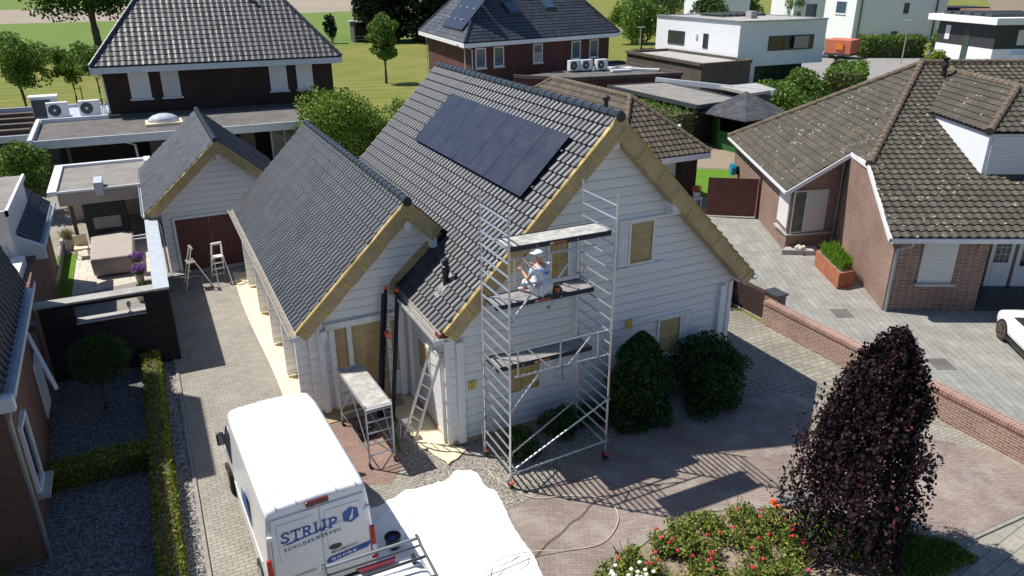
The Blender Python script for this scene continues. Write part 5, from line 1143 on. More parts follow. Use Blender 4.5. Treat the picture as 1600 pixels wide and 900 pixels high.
for i, (x, y) in enumerate(((.95, -5.85), (.45, -6.0), (1.35, -6.05))):
    o = T('white_flower_bush', 'low plant covered in white flowers at the left tip of the front planting bed', 'flowering plant', (x, y, .03), 0, 'white flowers in the front bed'); leafcloud('foliage', sample_blobs([(x, y, .25, .35, .3, .24)], 700, i), .07, 'leaf_rose', o, i)
    for k in range(16):
        a = rng.uniform(0, 6.28); q = rng.uniform(.0, .33); mb = MB(); mb.lathe((x+math.cos(a)*q, y+math.sin(a)*q, .44+rng.uniform(-.03, .08)), [(.01, -.02), (.045, 0), (.03, .02)], 6); part(o, 'blossom', mb, 'petal_white')
rng = np.random.default_rng(6)
def cover(name, label, x0, x1, y0, y1, n, size, mt, inside, z=.03, h=.1, seed=0, kind='stuff', down=-1.2, asp=.2):
    r = np.random.default_rng(seed); p = np.stack([r.uniform(x0, x1, n), r.uniform(y0, y1, n), r.uniform(z, z+h, n)], 1); p = np.array([q for q in p if inside(q[0], q[1])])
    o = leafcloud(name, p, size, mt, None, seed, aspect=asp, down=down); o['kind'] = kind; o['label'] = label; return o
cover('grass_patch', 'bright green grass at the foot of the purple beech', 6.3, 7.9, -8.4, -6.2, 9000, .11, 'leaf_hedge_far', lambda x, y: y < -6.05-(x-6.2)*1.0 and y > -8.3 and x < 7.9, seed=2)
sheet('lawn_patch', [(6.0, -8.3), (7.85, -7.85), (6.9, -6.6), (5.95, -5.6), (5.2, -5.9)], .036, 'turf')
cover('ground_weeds', 'low weeds between the roses', -.2, 5.4, -7.5, -5.2, 6000, .05, 'leaf_rose', lambda x, y: y < -5.5+.25*math.sin(x*1.3) and math.sin(x*3.1)+math.sin(y*4.3+x) > .2, seed=3, h=.05)
# ================================================================ LEFT NEIGHBOUR
LH = T('left_neighbour_house', 'brown brick house with blue-black tiles cut off by the left edge', 'house', (-9.5, 5, 0))
mb = MB(); mb.ext([(-8.68, -.05, 0), (-8.98, 5.9, 0), (-13, 5.9, 0), (-13, -.05, 0)], (0, 0, 3.72)); part(LH, 'wall', mb, 'brick_left'); mb = MB(); mb.ext([(-9.05, 5.95, 0), (-9.32, 17.2, 0), (-14, 17.2, 0), (-14, 5.95, 0)], (0, 0, 2.7)); part(LH, 'rear_wall', mb, 'brick_left')
mb = MB(); mb.box((-14, -14, 3.73), (-9.93, 5.8, 7.95)); part(LH, 'upper_floor', mb, 'brick_left'); mb = MB(); mb.box((-14, 5.3, 3.7), (-9.62, 9.2, 9.1)); part(LH, 'unseen_shadow_block', mb, 'brick_left'); mb = MB(); mb.box((-14, -14, 0), (-9.5, -2.0, 3.7)); part(LH, 'front_block', mb, 'brick_left')  # tall block is unseen, added to cast shade; upper floor sized for its shadow
mb = MB(); tiles(mb, [(-8.62, -.05, 3.8), (-8.76, 5.9, 3.8), (-9.9, 5.9, 7.95), (-9.86, -.05, 7.95)], .3, .34, .04, .03); part(LH, 'roof', mb, 'tile_navy')
gutter(LH, (-8.50, -.1, 3.72), (-8.64, 5.95, 3.72), .11, 'gutter_white')
mb = MB(); mb.box((-9.4, -.28, 3.5), (-8.42, -.1, 3.78)); part(LH, 'eave_end_board', mb, 'white')
mb = MB(); tiles(mb, [(-9.05, 11.9, 2.95), (-9.08, 17.3, 2.95), (-10.2, 17.3, 4.0), (-10.2, 11.9, 4.0)], .3, .34, .04, .03); part(LH, 'rear_roof', mb, 'tile_navy')
gutter(LH, (-8.96, 11.85, 2.9), (-8.99, 17.3, 2.9), .10, 'gutter_white')
mb = MB(); mb.ext([(-8.88, 11.7, 2.55), (-8.88, 11.7, 2.95), (-9.6, 11.7, 3.4), (-10.3, 11.7, 3.4), (-10.3, 11.7, 2.55)], (0, .14, 0)); part(LH, 'eave_end_board', mb, 'white')
mb = MB(); mb.box((-14, 10.9, 2.75), (-9.55, 15.7, 4.3)); part(LH, 'dormer', mb, 'white'); dm = LH.children[-1]
mb = MB(); mb.box((-14, 10.85, 4.303), (-9.5, 15.75, 4.38)); part(dm, 'dormer_roof', mb, 'bitumen')
mb = MB(); mb.box((-9.54, 10.8, 4.25), (-9.46, 15.8, 4.42)); mb.box((-14, 10.8, 4.25), (-9.46, 10.88, 4.42)); part(dm, 'roof_edge', mb, 'white')
mb = MB(); mb.box((-10.2, 9.3, 0), (-9.34, 10.88, 3.0)); part(LH, 'white_wall', mb, 'white')
for x in (-9.75, -10.05): mb = MB(); mb.tube((x, 10.8, .2), (x, 10.8, 3.3), .05, 8); part(LH, 'downpipe', mb, 'gutter_white')
mb = MB(); mb.path([(-8.5, -.05, 3.65), (-8.58, -.05, 3.4), (-8.62, -.03, 3.2), (-8.62, -.0, .0)], .05, 8); part(LH, 'downpipe', mb, 'zinc')
for y0, y1 in ((.95, 1.65), ):
    mb = MB(); mb.box((-8.78, y0, .9), (-8.66, y0+.07, 2.5)); mb.box((-8.78, y1, .9), (-8.66, y1+.07, 2.5)); mb.box((-8.78, y0+.07, .9), (-8.64, y1, .97)); mb.box((-8.78, y0+.07, 2.43), (-8.66, y1, 2.5)); f_ = part(LH, 'window', mb, 'white')
    mb = MB(); mb.box((-8.78, y0+.07, .97), (-8.70, y1, 2.43)); part(f_, 'pane', mb, 'navy_glass')
    mb = MB(); mb.box((-8.75, y0-.1, .82), (-8.5, y1+.15, .89)); part(f_, 'sill', mb, 'concrete')
mb = MB(); mb.beam((-9.0, 6.0, 2.45), (-8.55, 5.1, 1.2), .09, .05); mb.beam((-8.55, 5.1, 1.2), (-8.85, 6.3, 1.1), .09, .05); part(LH, 'folding_arm', mb, 'white')
mb = MB(); mb.box((-8.98, 6.1, 2.4), (-8.8, 6.35, 2.6)); part(LH, 'wall_lamp', mb, 'anthracite')
mb = MB(); mb.box((-9.0, 5.3, .3), (-8.92, 6.3, 1.8)); part(LH, 'window', mb, 'white')
# sawn-off far roof at the left edge
mb = MB(); mb.box((-16, 20, 0), (-11.8, 24, 2.8))
FR = T('garden_shed', 'shed with dark ribbed roof half cut off at the left edge above the dormer', 'shed', (-13.5, 22, 0)); part(FR, 'wall', mb, 'brick_left')
mb = MB(); tiles(mb, [(-11.5, 19.6, 2.7), (-11.5, 24.4, 2.7), (-14, 24.4, 4.6), (-14, 19.6, 4.6)], .3, .34, .04, .03); part(FR, 'roof', mb, 'tile_navy')
# dark garden wall with window opening
DW = T('slate_garden_wall', 'black slate garden wall with pale cap and a long opening', 'garden wall', (-7.3, 8.1, 0))
yb0, yb1 = 7.95, 8.35
mb = MB(); mb.box((-8.95, yb0, 0), (-5.62, yb1, 1.66)); mb.box((-8.95, yb0, 1.66), (-8.1, yb1, 2.3)); mb.box((-6.3, yb0, 1.66), (-5.62, yb1, 2.3)); mb.box((-8.1, yb0, 2.2), (-6.3, yb1, 2.3)); mb.box((-5.98, yb1+.002, 0), (-5.62, 15.5, 2.3)); part(DW, 'wall', mb, 'slab_black')
mb = MB(); mb.box((-9.05, yb0-.03, 2.303), (-6.02, yb1+.03, 2.36)); part(DW, 'cap', mb, 'concrete')
mb = MB(); mb.box((-6.015, yb0-.03, 2.303), (-5.58, 15.55, 2.37)); part(DW, 'cap', mb, 'gutter_white')
mb = MB(); mb.box((-8.098, yb0-.02, 1.663), (-6.302, yb1+.02, 1.70)); part(DW, 'opening_sill', mb, 'concrete')
LN = T('table_lantern', 'small red-footed lantern standing on the sill of the black garden wall', 'lantern', (-6.72, 8.1, 1.7))
mb = MB(); mb.lathe((-6.72, 8.1, 1.7), [(.06, 0), (.02, .03), (.015, .16), (.05, .2), (.06, .3), (.0, .38)], 10); part(LN, 'body', mb, 'alu_dull'); mb = MB(); mb.lathe((-6.72, 8.1, 1.701), [(.07, 0), (.07, .015)], 10); part(LN, 'foot', mb, 'red_lens')
sheet('terrace', [(-8.85, 8.4), (-6.0, 8.4), (-6.0, 21), (-8.85, 21)], .01, 'slabs_beige')
sheet('dark_terrace', [(-8.85, 8.4), (-6.0, 8.4), (-6.0, 15.6), (-8.85, 14.9)], .016, 'bitumen')
sheet('artificial_lawn', [(-9.3, 9), (-8.87, 9), (-8.87, 20), (-9.6, 20)], .012, 'turf')
FN = MB(); FN.box((-9.33, 8.4, 0), (-9.28, 20.5, .5)); solo('border_fence', FN, 'anthracite', 'low dark border fence beside the strip of artificial lawn', 'fence')
# veranda
VE = T('veranda', 'flat-roofed garden veranda with white rims and a black fireplace wall', 'veranda', (-7.4, 22.5, 0))
mb = MB(); mb.box((-9.3, 20.5, 2.42), (-5.55, 25.4, 2.5)); part(VE, 'roof', mb, 'bitumen')
for a, b in (((-9.45, 20.3, 2.44), (-9.12, 25.6, 2.62)), ((-9.12, 25.35, 2.44), (-5.7, 25.6, 2.62)), ((-5.7, 24.6, 2.44), (-5.42, 25.6, 2.66)), ((-5.55, 15.5, 2.45), (-5.43, 24.6, 2.6)), ((-9.12, 20.35, 2.50), (-5.55, 20.43, 2.58))):
    mb = MB(); mb.box(a, b); part(VE, 'roof_rim', mb, 'white')
mb = MB(); mb.box((-9.12, 20.4, 1.95), (-5.56, 20.5, 2.495)); part(VE, 'front_fascia', mb, 'cover')
mb = MB(); mb.box((-9.3, 25.1, 0), (-5.6, 25.3, 2.4)); mb.box((-5.72, 20.5, 0), (-5.6, 25.1, 2.4)); part(VE, 'back_wall', mb, 'peb')
mb = MB(); mb.box((-8.35, 18.9+1.8, 0), (-6.75, 21.9, 2.4)); fp = part(VE, 'fireplace', mb, 'anthr_clad')
mb = MB(); mb.box((-8.05, 20.66, .75), (-7.0, 20.697, 1.25)); part(fp, 'firebox', mb, 'cover'); mb = MB(); mb.box((-8.1, 20.5, .45), (-6.95, 20.695, .52)); part(fp, 'hearth', mb, 'alu_dull')
for x in (-8.75, ): mb = MB(); mb.box((x-.07, 20.6, 0), (x+.07, 20.75, 2.4)); part(VE, 'post', mb, 'bark')
mb = MB(); mb.box((-7.72, 20.1, 2.32), (-7.4, 21.3, 2.86)); part(VE, 'roof_duct', mb, 'gutter_white')
# covered table
CT = MB(); q0 = [(-8.15, 16.4), (-6.65, 16.3), (-6.6, 19.6), (-8.2, 19.5)]
def ring(z, s, j=0): c_ = (-7.4, 17.9); return [(c_[0]+(x-c_[0])*s, c_[1]+(y-c_[1])*s, z) for x, y in q0]
CT.loft([ring(.05, .88), ring(.1, .96), ring(.72, 1.0), ring(.8, .97)]); CV = solo('covered_table', CT, 'cover', 'large garden table under a taupe protective cover on the terrace', 'covered table', bevel=.05)
GC = T('garden_chair', 'pale garden armchair beside the covered table under the veranda', 'chair', (-8.6, 19.4, 0))
mb = MB(); mb.box((-8.85, 19.1, .4), (-8.35, 19.6, .46)); part(GC, 'seat', mb, 'film_cream'); mb = MB(); mb.box((-8.85, 19.6, .46), (-8.35, 19.66, .9)); part(GC, 'backrest', mb, 'film_cream')
for x in (-8.83, -8.39):
    for y in (19.13, 19.62): mb = MB(); mb.box((x, y, 0), (x+.04, y+.04, .4)); part(GC, 'leg', mb, 'film_cream')
for i, (x, y, zb) in enumerate(((-6.55, 16.35, .5), (-6.55, 15.3, .35))):
    o = T('flower_pot', ['pot of purple flowers by the white-capped wall, farther one', 'pot of purple flowers by the white-capped wall, nearer one'][i], 'flower pot', (x, y, 0)); mb = MB(); mb.lathe((x, y, .0), [(.13, 0), (.16, zb), (.18, zb), (.15, zb-.03)], 12); part(o, 'pot', mb, 'peb')
    leafcloud('foliage', sample_blobs([(x, y, zb+.1, .24, .24, .15)], 500, i), .06, 'leaf_light', o, i)
    leafcloud('blossoms', sample_blobs([(x, y, zb+.22, .3, .3, .16)], 900, i+5), .06, 'leaf_violet', o, i)

for i, (x, y) in enumerate(((-6.45, 14.1), (-6.5, 13.3))):
    o = T('herb_pot', ['bowl of green herbs on the terrace near the white-capped wall, farther one', 'white bowl of green herbs at the terrace end of the white-capped wall'][i], 'plant pot', (x, y, 0)); mb = MB(); mb.lathe((x, y, 0), [(.16, 0), (.24, .25), (.26, .25), (.22, .2)], 14); part(o, 'pot', mb, 'peb'); leafcloud('foliage', sample_blobs([(x, y, .3, .26, .26, .14)], 600, i), .06, 'leaf_dark', o, i)
o = T('planter_trough', 'pale planter trough with yellow ornamental grass beside the lawn strip', 'planter', (-9.0, 21.0, 0)); mb = MB(); mb.box((-9.45, 20.6, 0), (-8.85, 21.0, .45)); part(o, 'trough', mb, 'peb')
r = np.random.default_rng(1); leafcloud('grass', np.stack([r.normal(-9.15, .13, 500), r.normal(20.8, .08, 500), r.uniform(.45, .8, 500)], 1), .3, 'grass_tuft_y', o, aspect=.06, down=-1.5)
for k, z in enumerate((.7, 1.1)):
    mb = MB(); mb.tube((-6.6, 18.6-k*.9, z), (-6.0, 18.6-k*.9, z+.02), .03, 8); solo('wall_bracket', mb, 'alu', ['pale bar on the inside of the white-capped wall, higher one', 'pale bar on the inside of the white-capped wall, lower one'][k], 'bracket')
# ================================================================ DARK BRICK HOUSE (top left)
def hiproof(root, A, B, Cc, D, z, run, k, mt, ridge_mt, tw=.33, tl=.36, nm='roof', ov=.5, prof='wave'):
    """eave corners A(front left) B(front right) C D; ridge inset by run from the A-D and B-C sides"""
    A, B, Cc, D = [Vector((*p, z)) for p in (A, B, Cc, D)]
    dep = ((D-A).length+(Cc-B).length)/2/2; h = dep*k
    u = (B-A).normalized(); m1 = (A+D)/2+u*run; m2 = (B+Cc)/2-u*run; m1.z = m2.z = z+h
    mb = MB()
    for P in ([A, B, m2, m1], [B, Cc, m2], [Cc, D, m1, m2], [D, A, m1]): tiles(mb, P, tw, tl, .03, .03, prof)
    r_ = part(root, nm, mb, mt)
    for p, q in ((A, m1), (B, m2), (m1, m2), (D, m1), (Cc, m2)):
        mb = MB(); ridge_tiles(mb, p+Vector((0, 0, .04)), q+Vector((0, 0, .04)), .12, .4); part(root, 'ridge_tiles', mb, ridge_mt)
    return m1, m2
def fascia(root, pts, z, h=.3, t=.12, mt='white', nm='fascia'):
    for a, b in zip(pts, pts[1:]+pts[:1]):
        mb = MB(); mb.beam((*a, z-h/2), (*b, z-h/2), t, h); part(root, nm, mb, mt)
    mb = MB(); mb.ext([(*p, z-h*.8) for p in pts], (0, 0, h*.5)); part(root, 'soffit', mb, mt)
def wwin(root, p, u, s, z0, wd, ht, frame='white', glass='glass_blue', n=None, nm='window', fr=.09, d=.06, sill=None, mull=0):
    """window on a vertical wall through p with direction u; outward normal is -(left of u)"""
    u = Vector((*u, 0)).normalized(); out = Vector((u.y, -u.x, 0)); c = Vector((*p, 0))+u*s
    X = Matrix((( u.x, out.x, 0, c.x), (u.y, out.y, 0, c.y), (0, 0, 1, z0), (0, 0, 0, 1)))
    mb = MB(); mb.X = X
    for a, b in (((0, .003, 0), (fr, d, ht)), ((wd-fr, .003, 0), (wd, d, ht)), ((fr, .003, 0), (wd-fr, d, fr)), ((fr, .003, ht-fr), (wd-fr, d, ht))): mb.box(a, b)
    for k in range(mull): xx = wd*(k+1)/(mull+1); mb.box((xx-fr*.4, .003, fr), (xx+fr*.4, d, ht-fr))
    f_ = part(root, nm, mb, frame)
    mb = MB(); mb.X = X; mb.box((fr, .004, fr), (wd-fr, .03, ht-fr)); part(f_, 'pane', mb, glass)
    if sill: mb = MB(); mb.X = X; mb.box((-.08, .003, -.1), (wd+.08, .14, -.003)); part(f_, 'sill', mb, sill)
    return f_
def rshut(root, p, u, s, z0, wd, ht, mt='shutter_white', sill='concrete', d=.05):
    u = Vector((*u, 0)).normalized(); out = Vector((u.y, -u.x, 0)); c = Vector((*p, 0))+u*s
    X = Matrix(((u.x, out.x, 0, c.x), (u.y, out.y, 0, c.y), (0, 0, 1, z0), (0, 0, 0, 1)))
    mb = MB(); mb.X = X; mb.box((0, .003, 0), (wd, d, ht)); f_ = part(root, 'roller_shutter', mb, mt)
    if sill: mb = MB(); mb.X = X; mb.box((-.1, .003, -.1), (wd+.1, .16, -.003)); part(f_, 'sill', mb, sill)
    return f_
DB = T('dark_brick_house', 'dark brick house with a large grey hipped roof at the top left', 'house', (-.5, 41, 0))
mb = MB(); mb.ext([(-7.1, 36.4, 0), (6.15, 35.7, 0), (6.7, 46, 0), (-6.5, 47, 0)], (0, 0, 5.6)); part(DB, 'wall', mb, 'brick_dark')
cor = [(-7.6, 35.8), (6.65, 35.05), (7.2, 46.6), (-7.0, 47.4)]
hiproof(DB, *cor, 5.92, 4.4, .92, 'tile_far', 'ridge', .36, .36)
fascia(DB, cor, 5.86, .34, .14, 'gutter_white')
uB = (13.25, -.7); pB = (-7.1, 36.4)
for s, wd_ in ((1.35, 1.1), (3.1, 1.0), (9.35, 1.05), (11.0, 1.0)): rshut(DB, pB, uB, s, 3.95, wd_, 1.5, 'shutter' if s == 3.1 else 'shutter_white', 'gutter_white')
mb = MB(); mb.lathe((2.0, 38.9, 8.9), [(.09, 0), (.09, .9), (.14, .92), (.1, 1.05)], 10); part(DB, 'flue', mb, 'black')
mb = MB(); mb.path([(-7.5, 35.9, 5.6), (-7.1, 36.3, 5.3), (-7.05, 36.3, 3.2)], .05, 6); part(DB, 'downpipe', mb, 'gutter_white')
# extension
EX = T('flat_roof_extension', 'long flat-roofed extension with pale fascia in front of the dark brick house', 'extension', (-3, 32, 0))
mb = MB(); mb.ext([(-10.4, 29.5, 2.95), (4.6, 29.0, 2.95), (5.0, 35.4, 2.95), (-10.5, 35.9, 2.95)], (0, 0, .06)); part(EX, 'roof', mb, 'bitumen_dark')
mb = MB(); mb.ext([(-10.55, 29.3, 2.72), (4.7, 28.8, 2.72), (4.7, 28.95, 2.72), (-10.55, 29.45, 2.72)], (0, 0, .42)); part(EX, 'front_fascia', mb, 'gutter_white')
mb = MB(); mb.ext([(-10.75, 29.3, 2.72), (-10.56, 29.3, 2.72), (-10.66, 36, 2.72), (-10.85, 36, 2.72)], (0, 0, .5)); mb.beam((-10.6, 35.75, 3.1), (-7.2, 35.75, 3.1), .18, .25); part(EX, 'roof_rim', mb, 'white')
mb = MB(); mb.beam((-7.1, 35.6, 3.1), (5, 35.1, 3.1), .2, .22); part(EX, 'rear_upstand', mb, 'anthracite')
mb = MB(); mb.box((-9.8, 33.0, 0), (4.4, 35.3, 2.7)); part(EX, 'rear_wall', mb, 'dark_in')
mb = MB(); mb.ext([(-5.3, 30.6, 0), (-4.1, 30.5, 0), (-4.1, 31.9, 0), (-5.3, 31.9, 0)], (0, 0, 2.7)); part(EX, 'brick_pier', mb, 'brick_grey'); mb = MB(); mb.box((-.6, 30.6, 0), (.2, 32.9, 2.7)); part(EX, 'brick_pier', mb, 'brick_grey')
mb = MB(); mb.path([(-6.4, 29.5, 2.7), (-6.0, 29.6, 2.5), (-5.9, 29.6, .2)], .06, 6); part(EX, 'downpipe', mb, 'gutter_white')
mb = MB(); mb.box((-9.2, 30.0, 0), (-9.05, 30.15, 2.7)); part(EX, 'post', mb, 'anthracite')
for x in (-2.9, 1.2): wwin(EX, (x, 31.6), (1, 0), 0, .2, 1.6, 2.2, 'gutter_white', 'green_glass', mull=1)
DO = T('dome_skylight', 'white domed skylight on the flat extension roof', 'skylight', (-4.35, 32.3, 3))
mb = MB(); mb.box((-5.3, 31.6, 3.01), (-3.4, 33.1, 3.16)); part(DO, 'kerb', mb, 'film_cream')
mb = MB(); mb.loft([[(-4.35+.85*s_*math.cos(t)*1, 32.35+.68*s_*math.sin(t), 3.16+z_) for t in [6.283*k/16 for k in range(16)]] for s_, z_ in ((1, 0), (.9, .2), (.65, .34), (.3, .42), (.02, .44))]); part(DO, 'dome', mb, 'clear_lens', smooth=True)
FL = T('slatted_flat_roof', 'flat roof with dark slats at the left edge beside the dark brick house', 'flat roof', (-13, 36, 0))
mb = MB(); mb.ext([(-20, 32.4, 0), (-10.9, 32.1, 0), (-10.9, 41.3, 0), (-20, 41.7, 0)], (0, 0, 2.9)); part(FL, 'wall', mb, 'brick_dark')
mb = MB(); mb.ext([(-20, 32.2, 2.72), (-10.8, 31.9, 2.72), (-10.8, 32.05, 2.72), (-20, 32.35, 2.72)], (0, 0, .34)); mb.beam((-20, 41.8, 3.05), (-7.6, 41.2, 3.05), .2, .3); part(FL, 'roof_rim', mb, 'gutter_white')
for k in range(4):
    mb = MB(); mb.beam((-20, 33.9+k*2.0, 3.02), (-11.0, 33.6+k*2.0, 3.02), .5, .2); part(FL, 'slat', mb, 'bark')
mb = MB(); mb.ext([(-10.9, 36.0, 0), (-7.2, 35.95, 0), (-7.2, 41.2, 0), (-10.9, 41.3, 0)], (0, 0, 3.02)); part(FL, 'low_wall', mb, 'gutter_white')
def acunit(label, x, y, z, ang, s=1., mt='white'):
    o = T('air_conditioner', label, 'air conditioner', (x, y, z), ang, 'air conditioning units on the flat roofs')
    mb = MB(); mb.box((-.45*s, -.17*s, .08), (.45*s, .17*s, .08+.68*s)); part(o, 'casing', mb, mt, world=False, bevel=.02)
    mb = MB(); mb.tube((-.13*s, -.18*s, .08+.34*s), (-.13*s, -.165*s, .08+.34*s), .27*s, 20); f_ = part(o, 'fan_grille', mb, 'anthracite', world=False)
    mb = MB(); mb.tube((-.13*s, -.19*s, .08+.34*s), (-.13*s, -.18*s, .08+.34*s), .06*s, 10); part(f_, 'hub', mb, 'alu', world=False)
    mb = MB(); mb.box((-.4*s, -.15*s, 0), (.4*s, .15*s, .08)); part(o, 'feet', mb, 'anthracite', world=False)
    return o
acunit('left small white air conditioner with round fan on the roof beside the dark brick house', -9.75, 37.0, 3.02, R(3), 1.25); acunit('right small white air conditioner with round fan next to the dark brick house wall', -8.1, 37.0, 3.02, R(3), 1.25)
o = T('heat_pump', 'boxy grey heat pump with a white lid left of the two air conditioners', 'heat pump', (-10.5, 38.0, 3.02)); mb = MB(); mb.box((-11.1, 37.6, 3.05), (-9.8, 38.4, 4.15)); part(o, 'casing', mb, 'gutter_white'); mb = MB(); mb.box((-11.05, 37.57, 3.1), (-10.1, 37.6, 4.05)); part(o, 'grille', mb, 'anthracite'); mb = MB(); mb.box((-11.2, 37.5, 4.153), (-9.7, 38.5, 4.25)); part(o, 'lid', mb, 'white')
o = T('vent_cluster', 'small tangle of white pipes next to the right air conditioner', 'pipes', (-7.6, 38, 3.02)); mb = MB()
for k in range(4): mb.path([(-7.6+k*.1, 37.6, 3.02), (-7.55+k*.1, 37.5, 3.4+.1*k), (-7.4, 37.9, 3.45)], .04, 5)
part(o, 'pipe', mb, 'white')
# ================================================================ MAROON BRICK HOUSE (middle top)
MH = T('maroon_brick_house', 'maroon brick house with black hipped roof and rooftop panels behind the white house', 'house', (27, 50, 0))
mb = MB(); mb.ext([(18.9, 42.9, 0), (34.1, 46.4, 0), (35.6, 60, 0), (20.3, 56.5, 0)], (0, 0, 5.4)); part(MH, 'wall', mb, 'brick_red')
cor = [(18.15, 42.2), (35.0, 46.1), (36.6, 61), (19.7, 57.2)]
m1, m2 = hiproof(MH, *cor, 5.72, 5.2, .72, 'tile_far2' if 'tile_far2' in M else 'tile_navy', 'ridge', .36, .38)
fascia(MH, cor, 5.66, .32, .14, 'white')
uM = (15.2, 3.5); pM = (18.9, 42.9)
for s in (.45, 2.3, 6.5): wwin(MH, pM, uM, s, 3.65, 1.05, 1.55, 'white', 'glass_blue', sill='gutter_white')
for s in (10.9, 13.1): wwin(MH, pM, uM, s, 3.65, 1.1, 1.55, 'white', 'glass_blue', sill='gutter_white')
for (x, y, xx, yy) in ((18.3, 42.4, 19.0, 42.8), (18.0, 43.6, 18.75, 43.7), (19.7, 56.6, 20.1, 56.3)):
    mb = MB(); mb.path([(x, y, 5.5), (xx, yy, 5.1), (xx, yy, .1)], .06, 6); part(MH, 'downpipe', mb, 'gutter_white')
A = Vector((*cor[0], 5.72)); D = Vector((*cor[3], 5.72)); B = Vector((*cor[1], 5.72))
def onplane(P0, P1, P2, a, b, off): # point = P0 + a*(along eave) + b*(up slope)
    u = (P1-P0).normalized(); n = (P1-P0).cross(P2-P0).normalized(); n = n if n.z > 0 else -n; v = n.cross(u); v = v if v.z > 0 else -v; return P0+u*a+v*b+n*off
for i, (a0_, b0_, wd_, ht_) in enumerate(((2.4, .9, 6.2, 3.1), (3.6, 4.2, 3.6, 3.0))):
    o = T('roof_solar_panels', ['dark solar panels low on the left slope of the maroon brick house', 'dark solar panels high on the left slope of the maroon brick house'][i], 'solar panels', tuple(onplane(A, D, m1, a0_, b0_, .1))); mb = MB()
    q = [onplane(A, D, m1, a0_+p*wd_, b0_+r_*ht_, .16) for p, r_ in ((0, 0), (1, 0), (1, 1), (0, 1))]; mb.ext(q, (0, 0, .04)); mb.poly([p+Vector((0, 0, .044)) for p in q], 0, [(0, 0), (4, 0), (4, 2), (0, 2)]); part(o, 'solar_panel', mb, 'solar')
    for k in range(6):
        mb = MB(); c = onplane(A, D, m1, a0_+wd_*(.12+.15*k), b0_+ht_*(.3 if k % 2 else .68), .23); mb.box(c-Vector((.1, .1, .03)), c+Vector((.1, .1, .03))); part(o, 'clamp', mb, 'white')
for i, (a0_, b0_) in enumerate(((6.3, 2.9), (10.6, 3.3))):
    mb = MB(); q = [onplane(A, B, m1, a0_+p*1.3, b0_+r_*1.5, .05) for p, r_ in ((0, 0), (1, 0), (1, 1), (0, 1))]; mb.ext(q, (0, -.02, .12)); sk = part(MH, 'roof_window', mb, 'anthracite')
    mb = MB(); q = [onplane(A, B, m1, a0_+.12+p*1.06, b0_+.12+r_*1.26, .18) for p, r_ in ((0, 0), (1, 0), (1, 1), (0, 1))]; mb.ext(q, (0, -.01, .02)); part(sk, 'pane', mb, 'glass_blue')
ME = T('brick_extension', 'flat-roofed brick extension with white skylight strips right of the maroon house', 'extension', (30, 41, 0))
ep = [(21.9, 41.2), (25.1, 37.5), (34.5, 36.1), (35.0, 46.0), (33, 46)]
mb = MB(); mb.ext([(*p, 0) for p in ep], (0, 0, 3.0)); part(ME, 'wall', mb, 'brick_red')
for a, b in zip(ep, ep[1:]): mb = MB(); mb.beam((*a, 3.12), (*b, 3.12), .3, .24); part(ME, 'parapet', mb, 'brick_grey')
mb = MB(); mb.ext([(*p, 3.005) for p in ep], (0, 0, .02)); part(ME, 'roof', mb, 'bitumen_dark')
for k, (a, b) in enumerate((((30.5, 40.3), (32.2, 40.0)), ((31.3, 41.8), (33.2, 41.3)), ((30.6, 43.2), (34.4, 38.9)))):
    mb = MB(); mb.beam((*a, 3.15), (*b, 3.15), .5, .15); part(ME, 'skylight_strip', mb, 'white')
for k, (x, y) in enumerate(((27.9, 41.6), (29.0, 41.5), (30.3, 41.2))):
    acunit(['left', 'middle', 'right'][k]+' one of three white air conditioners under the windows of the maroon house', x, y+.4, 3.05, R(6), 1.25)
CP = T('carport', 'low flat felt-covered carport roof with dark edges behind the white house', 'carport', (29.3, 30, 0))
cp = [(27.0, 24.6), (31.3, 25.3), (31.9, 34.8), (27.0, 35.3)]
mb = MB(); mb.ext([(*p, 2.6) for p in cp], (0, 0, .15)); part(CP, 'roof', mb, 'bitumen')
for a, b in zip(cp, cp[1:]+cp[:1]): mb = MB(); mb.beam((*a, 2.68), (*b, 2.68), .16, .26); part(CP, 'roof_edge', mb, 'anthracite')
mb = MB(); mb.ext([(27.5, 25.3, 0), (30.9, 25.9, 0), (31.3, 34.2, 0), (27.4, 34.6, 0)], (0, 0, 2.58)); part(CP, 'wall', mb, 'anthr_clad')
mb = MB(); mb.beam((31.6, 35.5, 2.9), (35.5, 26.8, 2.75), .3, .35); solo('zinc_roof_edge', mb, 'gutter_white', 'long pale metal roof edge behind the carport', 'roof edge')
# ================================================================ BROWN-ROOFED GARAGE
BG = T('brown_roof_garage', 'garage with weathered brown hipped roof and white fascia right behind the gable', 'garage', (16.7, 20, 0))
hy = [(14.1, 14.0), (19.3, 14.0), (19.3, 28.6), (14.1, 28.6)]
mb = MB(); r1 = Vector((16.7, 17.3, 5)); r2 = Vector((16.75, 25.4, 5)); q = [Vector((*p, 2.62)) for p in hy]
for P in ([q[0], q[1], r1], [q[1], q[2], r2, r1], [q[2], q[3], r2], [q[3], q[0], r1, r2]): tiles(mb, P, .3, .34, .045, .035, 'wave')
part(BG, 'roof', mb, 'tile_brown')
for a, b in ((q[0], r1), (q[1], r1), (r1, r2), (q[2], r2), (q[3], r2)): mb = MB(); ridge_tiles(mb, a+Vector((0, 0, .05)), b+Vector((0, 0, .05)), .12, .38); part(BG, 'ridge_tiles', mb, 'ridge_moss')
fascia(BG, hy, 2.6, .26, .12, 'white')
mb = MB(); mb.box((17.95, 14.35, 0), (18.85, 28, 2.4)); mb.box((14.5, 14.9, 0), (17.9, 28, 2.4)); part(BG, 'wall', mb, 'brick_dark')
mb = MB(); mb.box((15.0, 14.8, .05), (17.9, 14.88, 2.3)); part(BG, 'garage_door', mb, 'shutter_white')
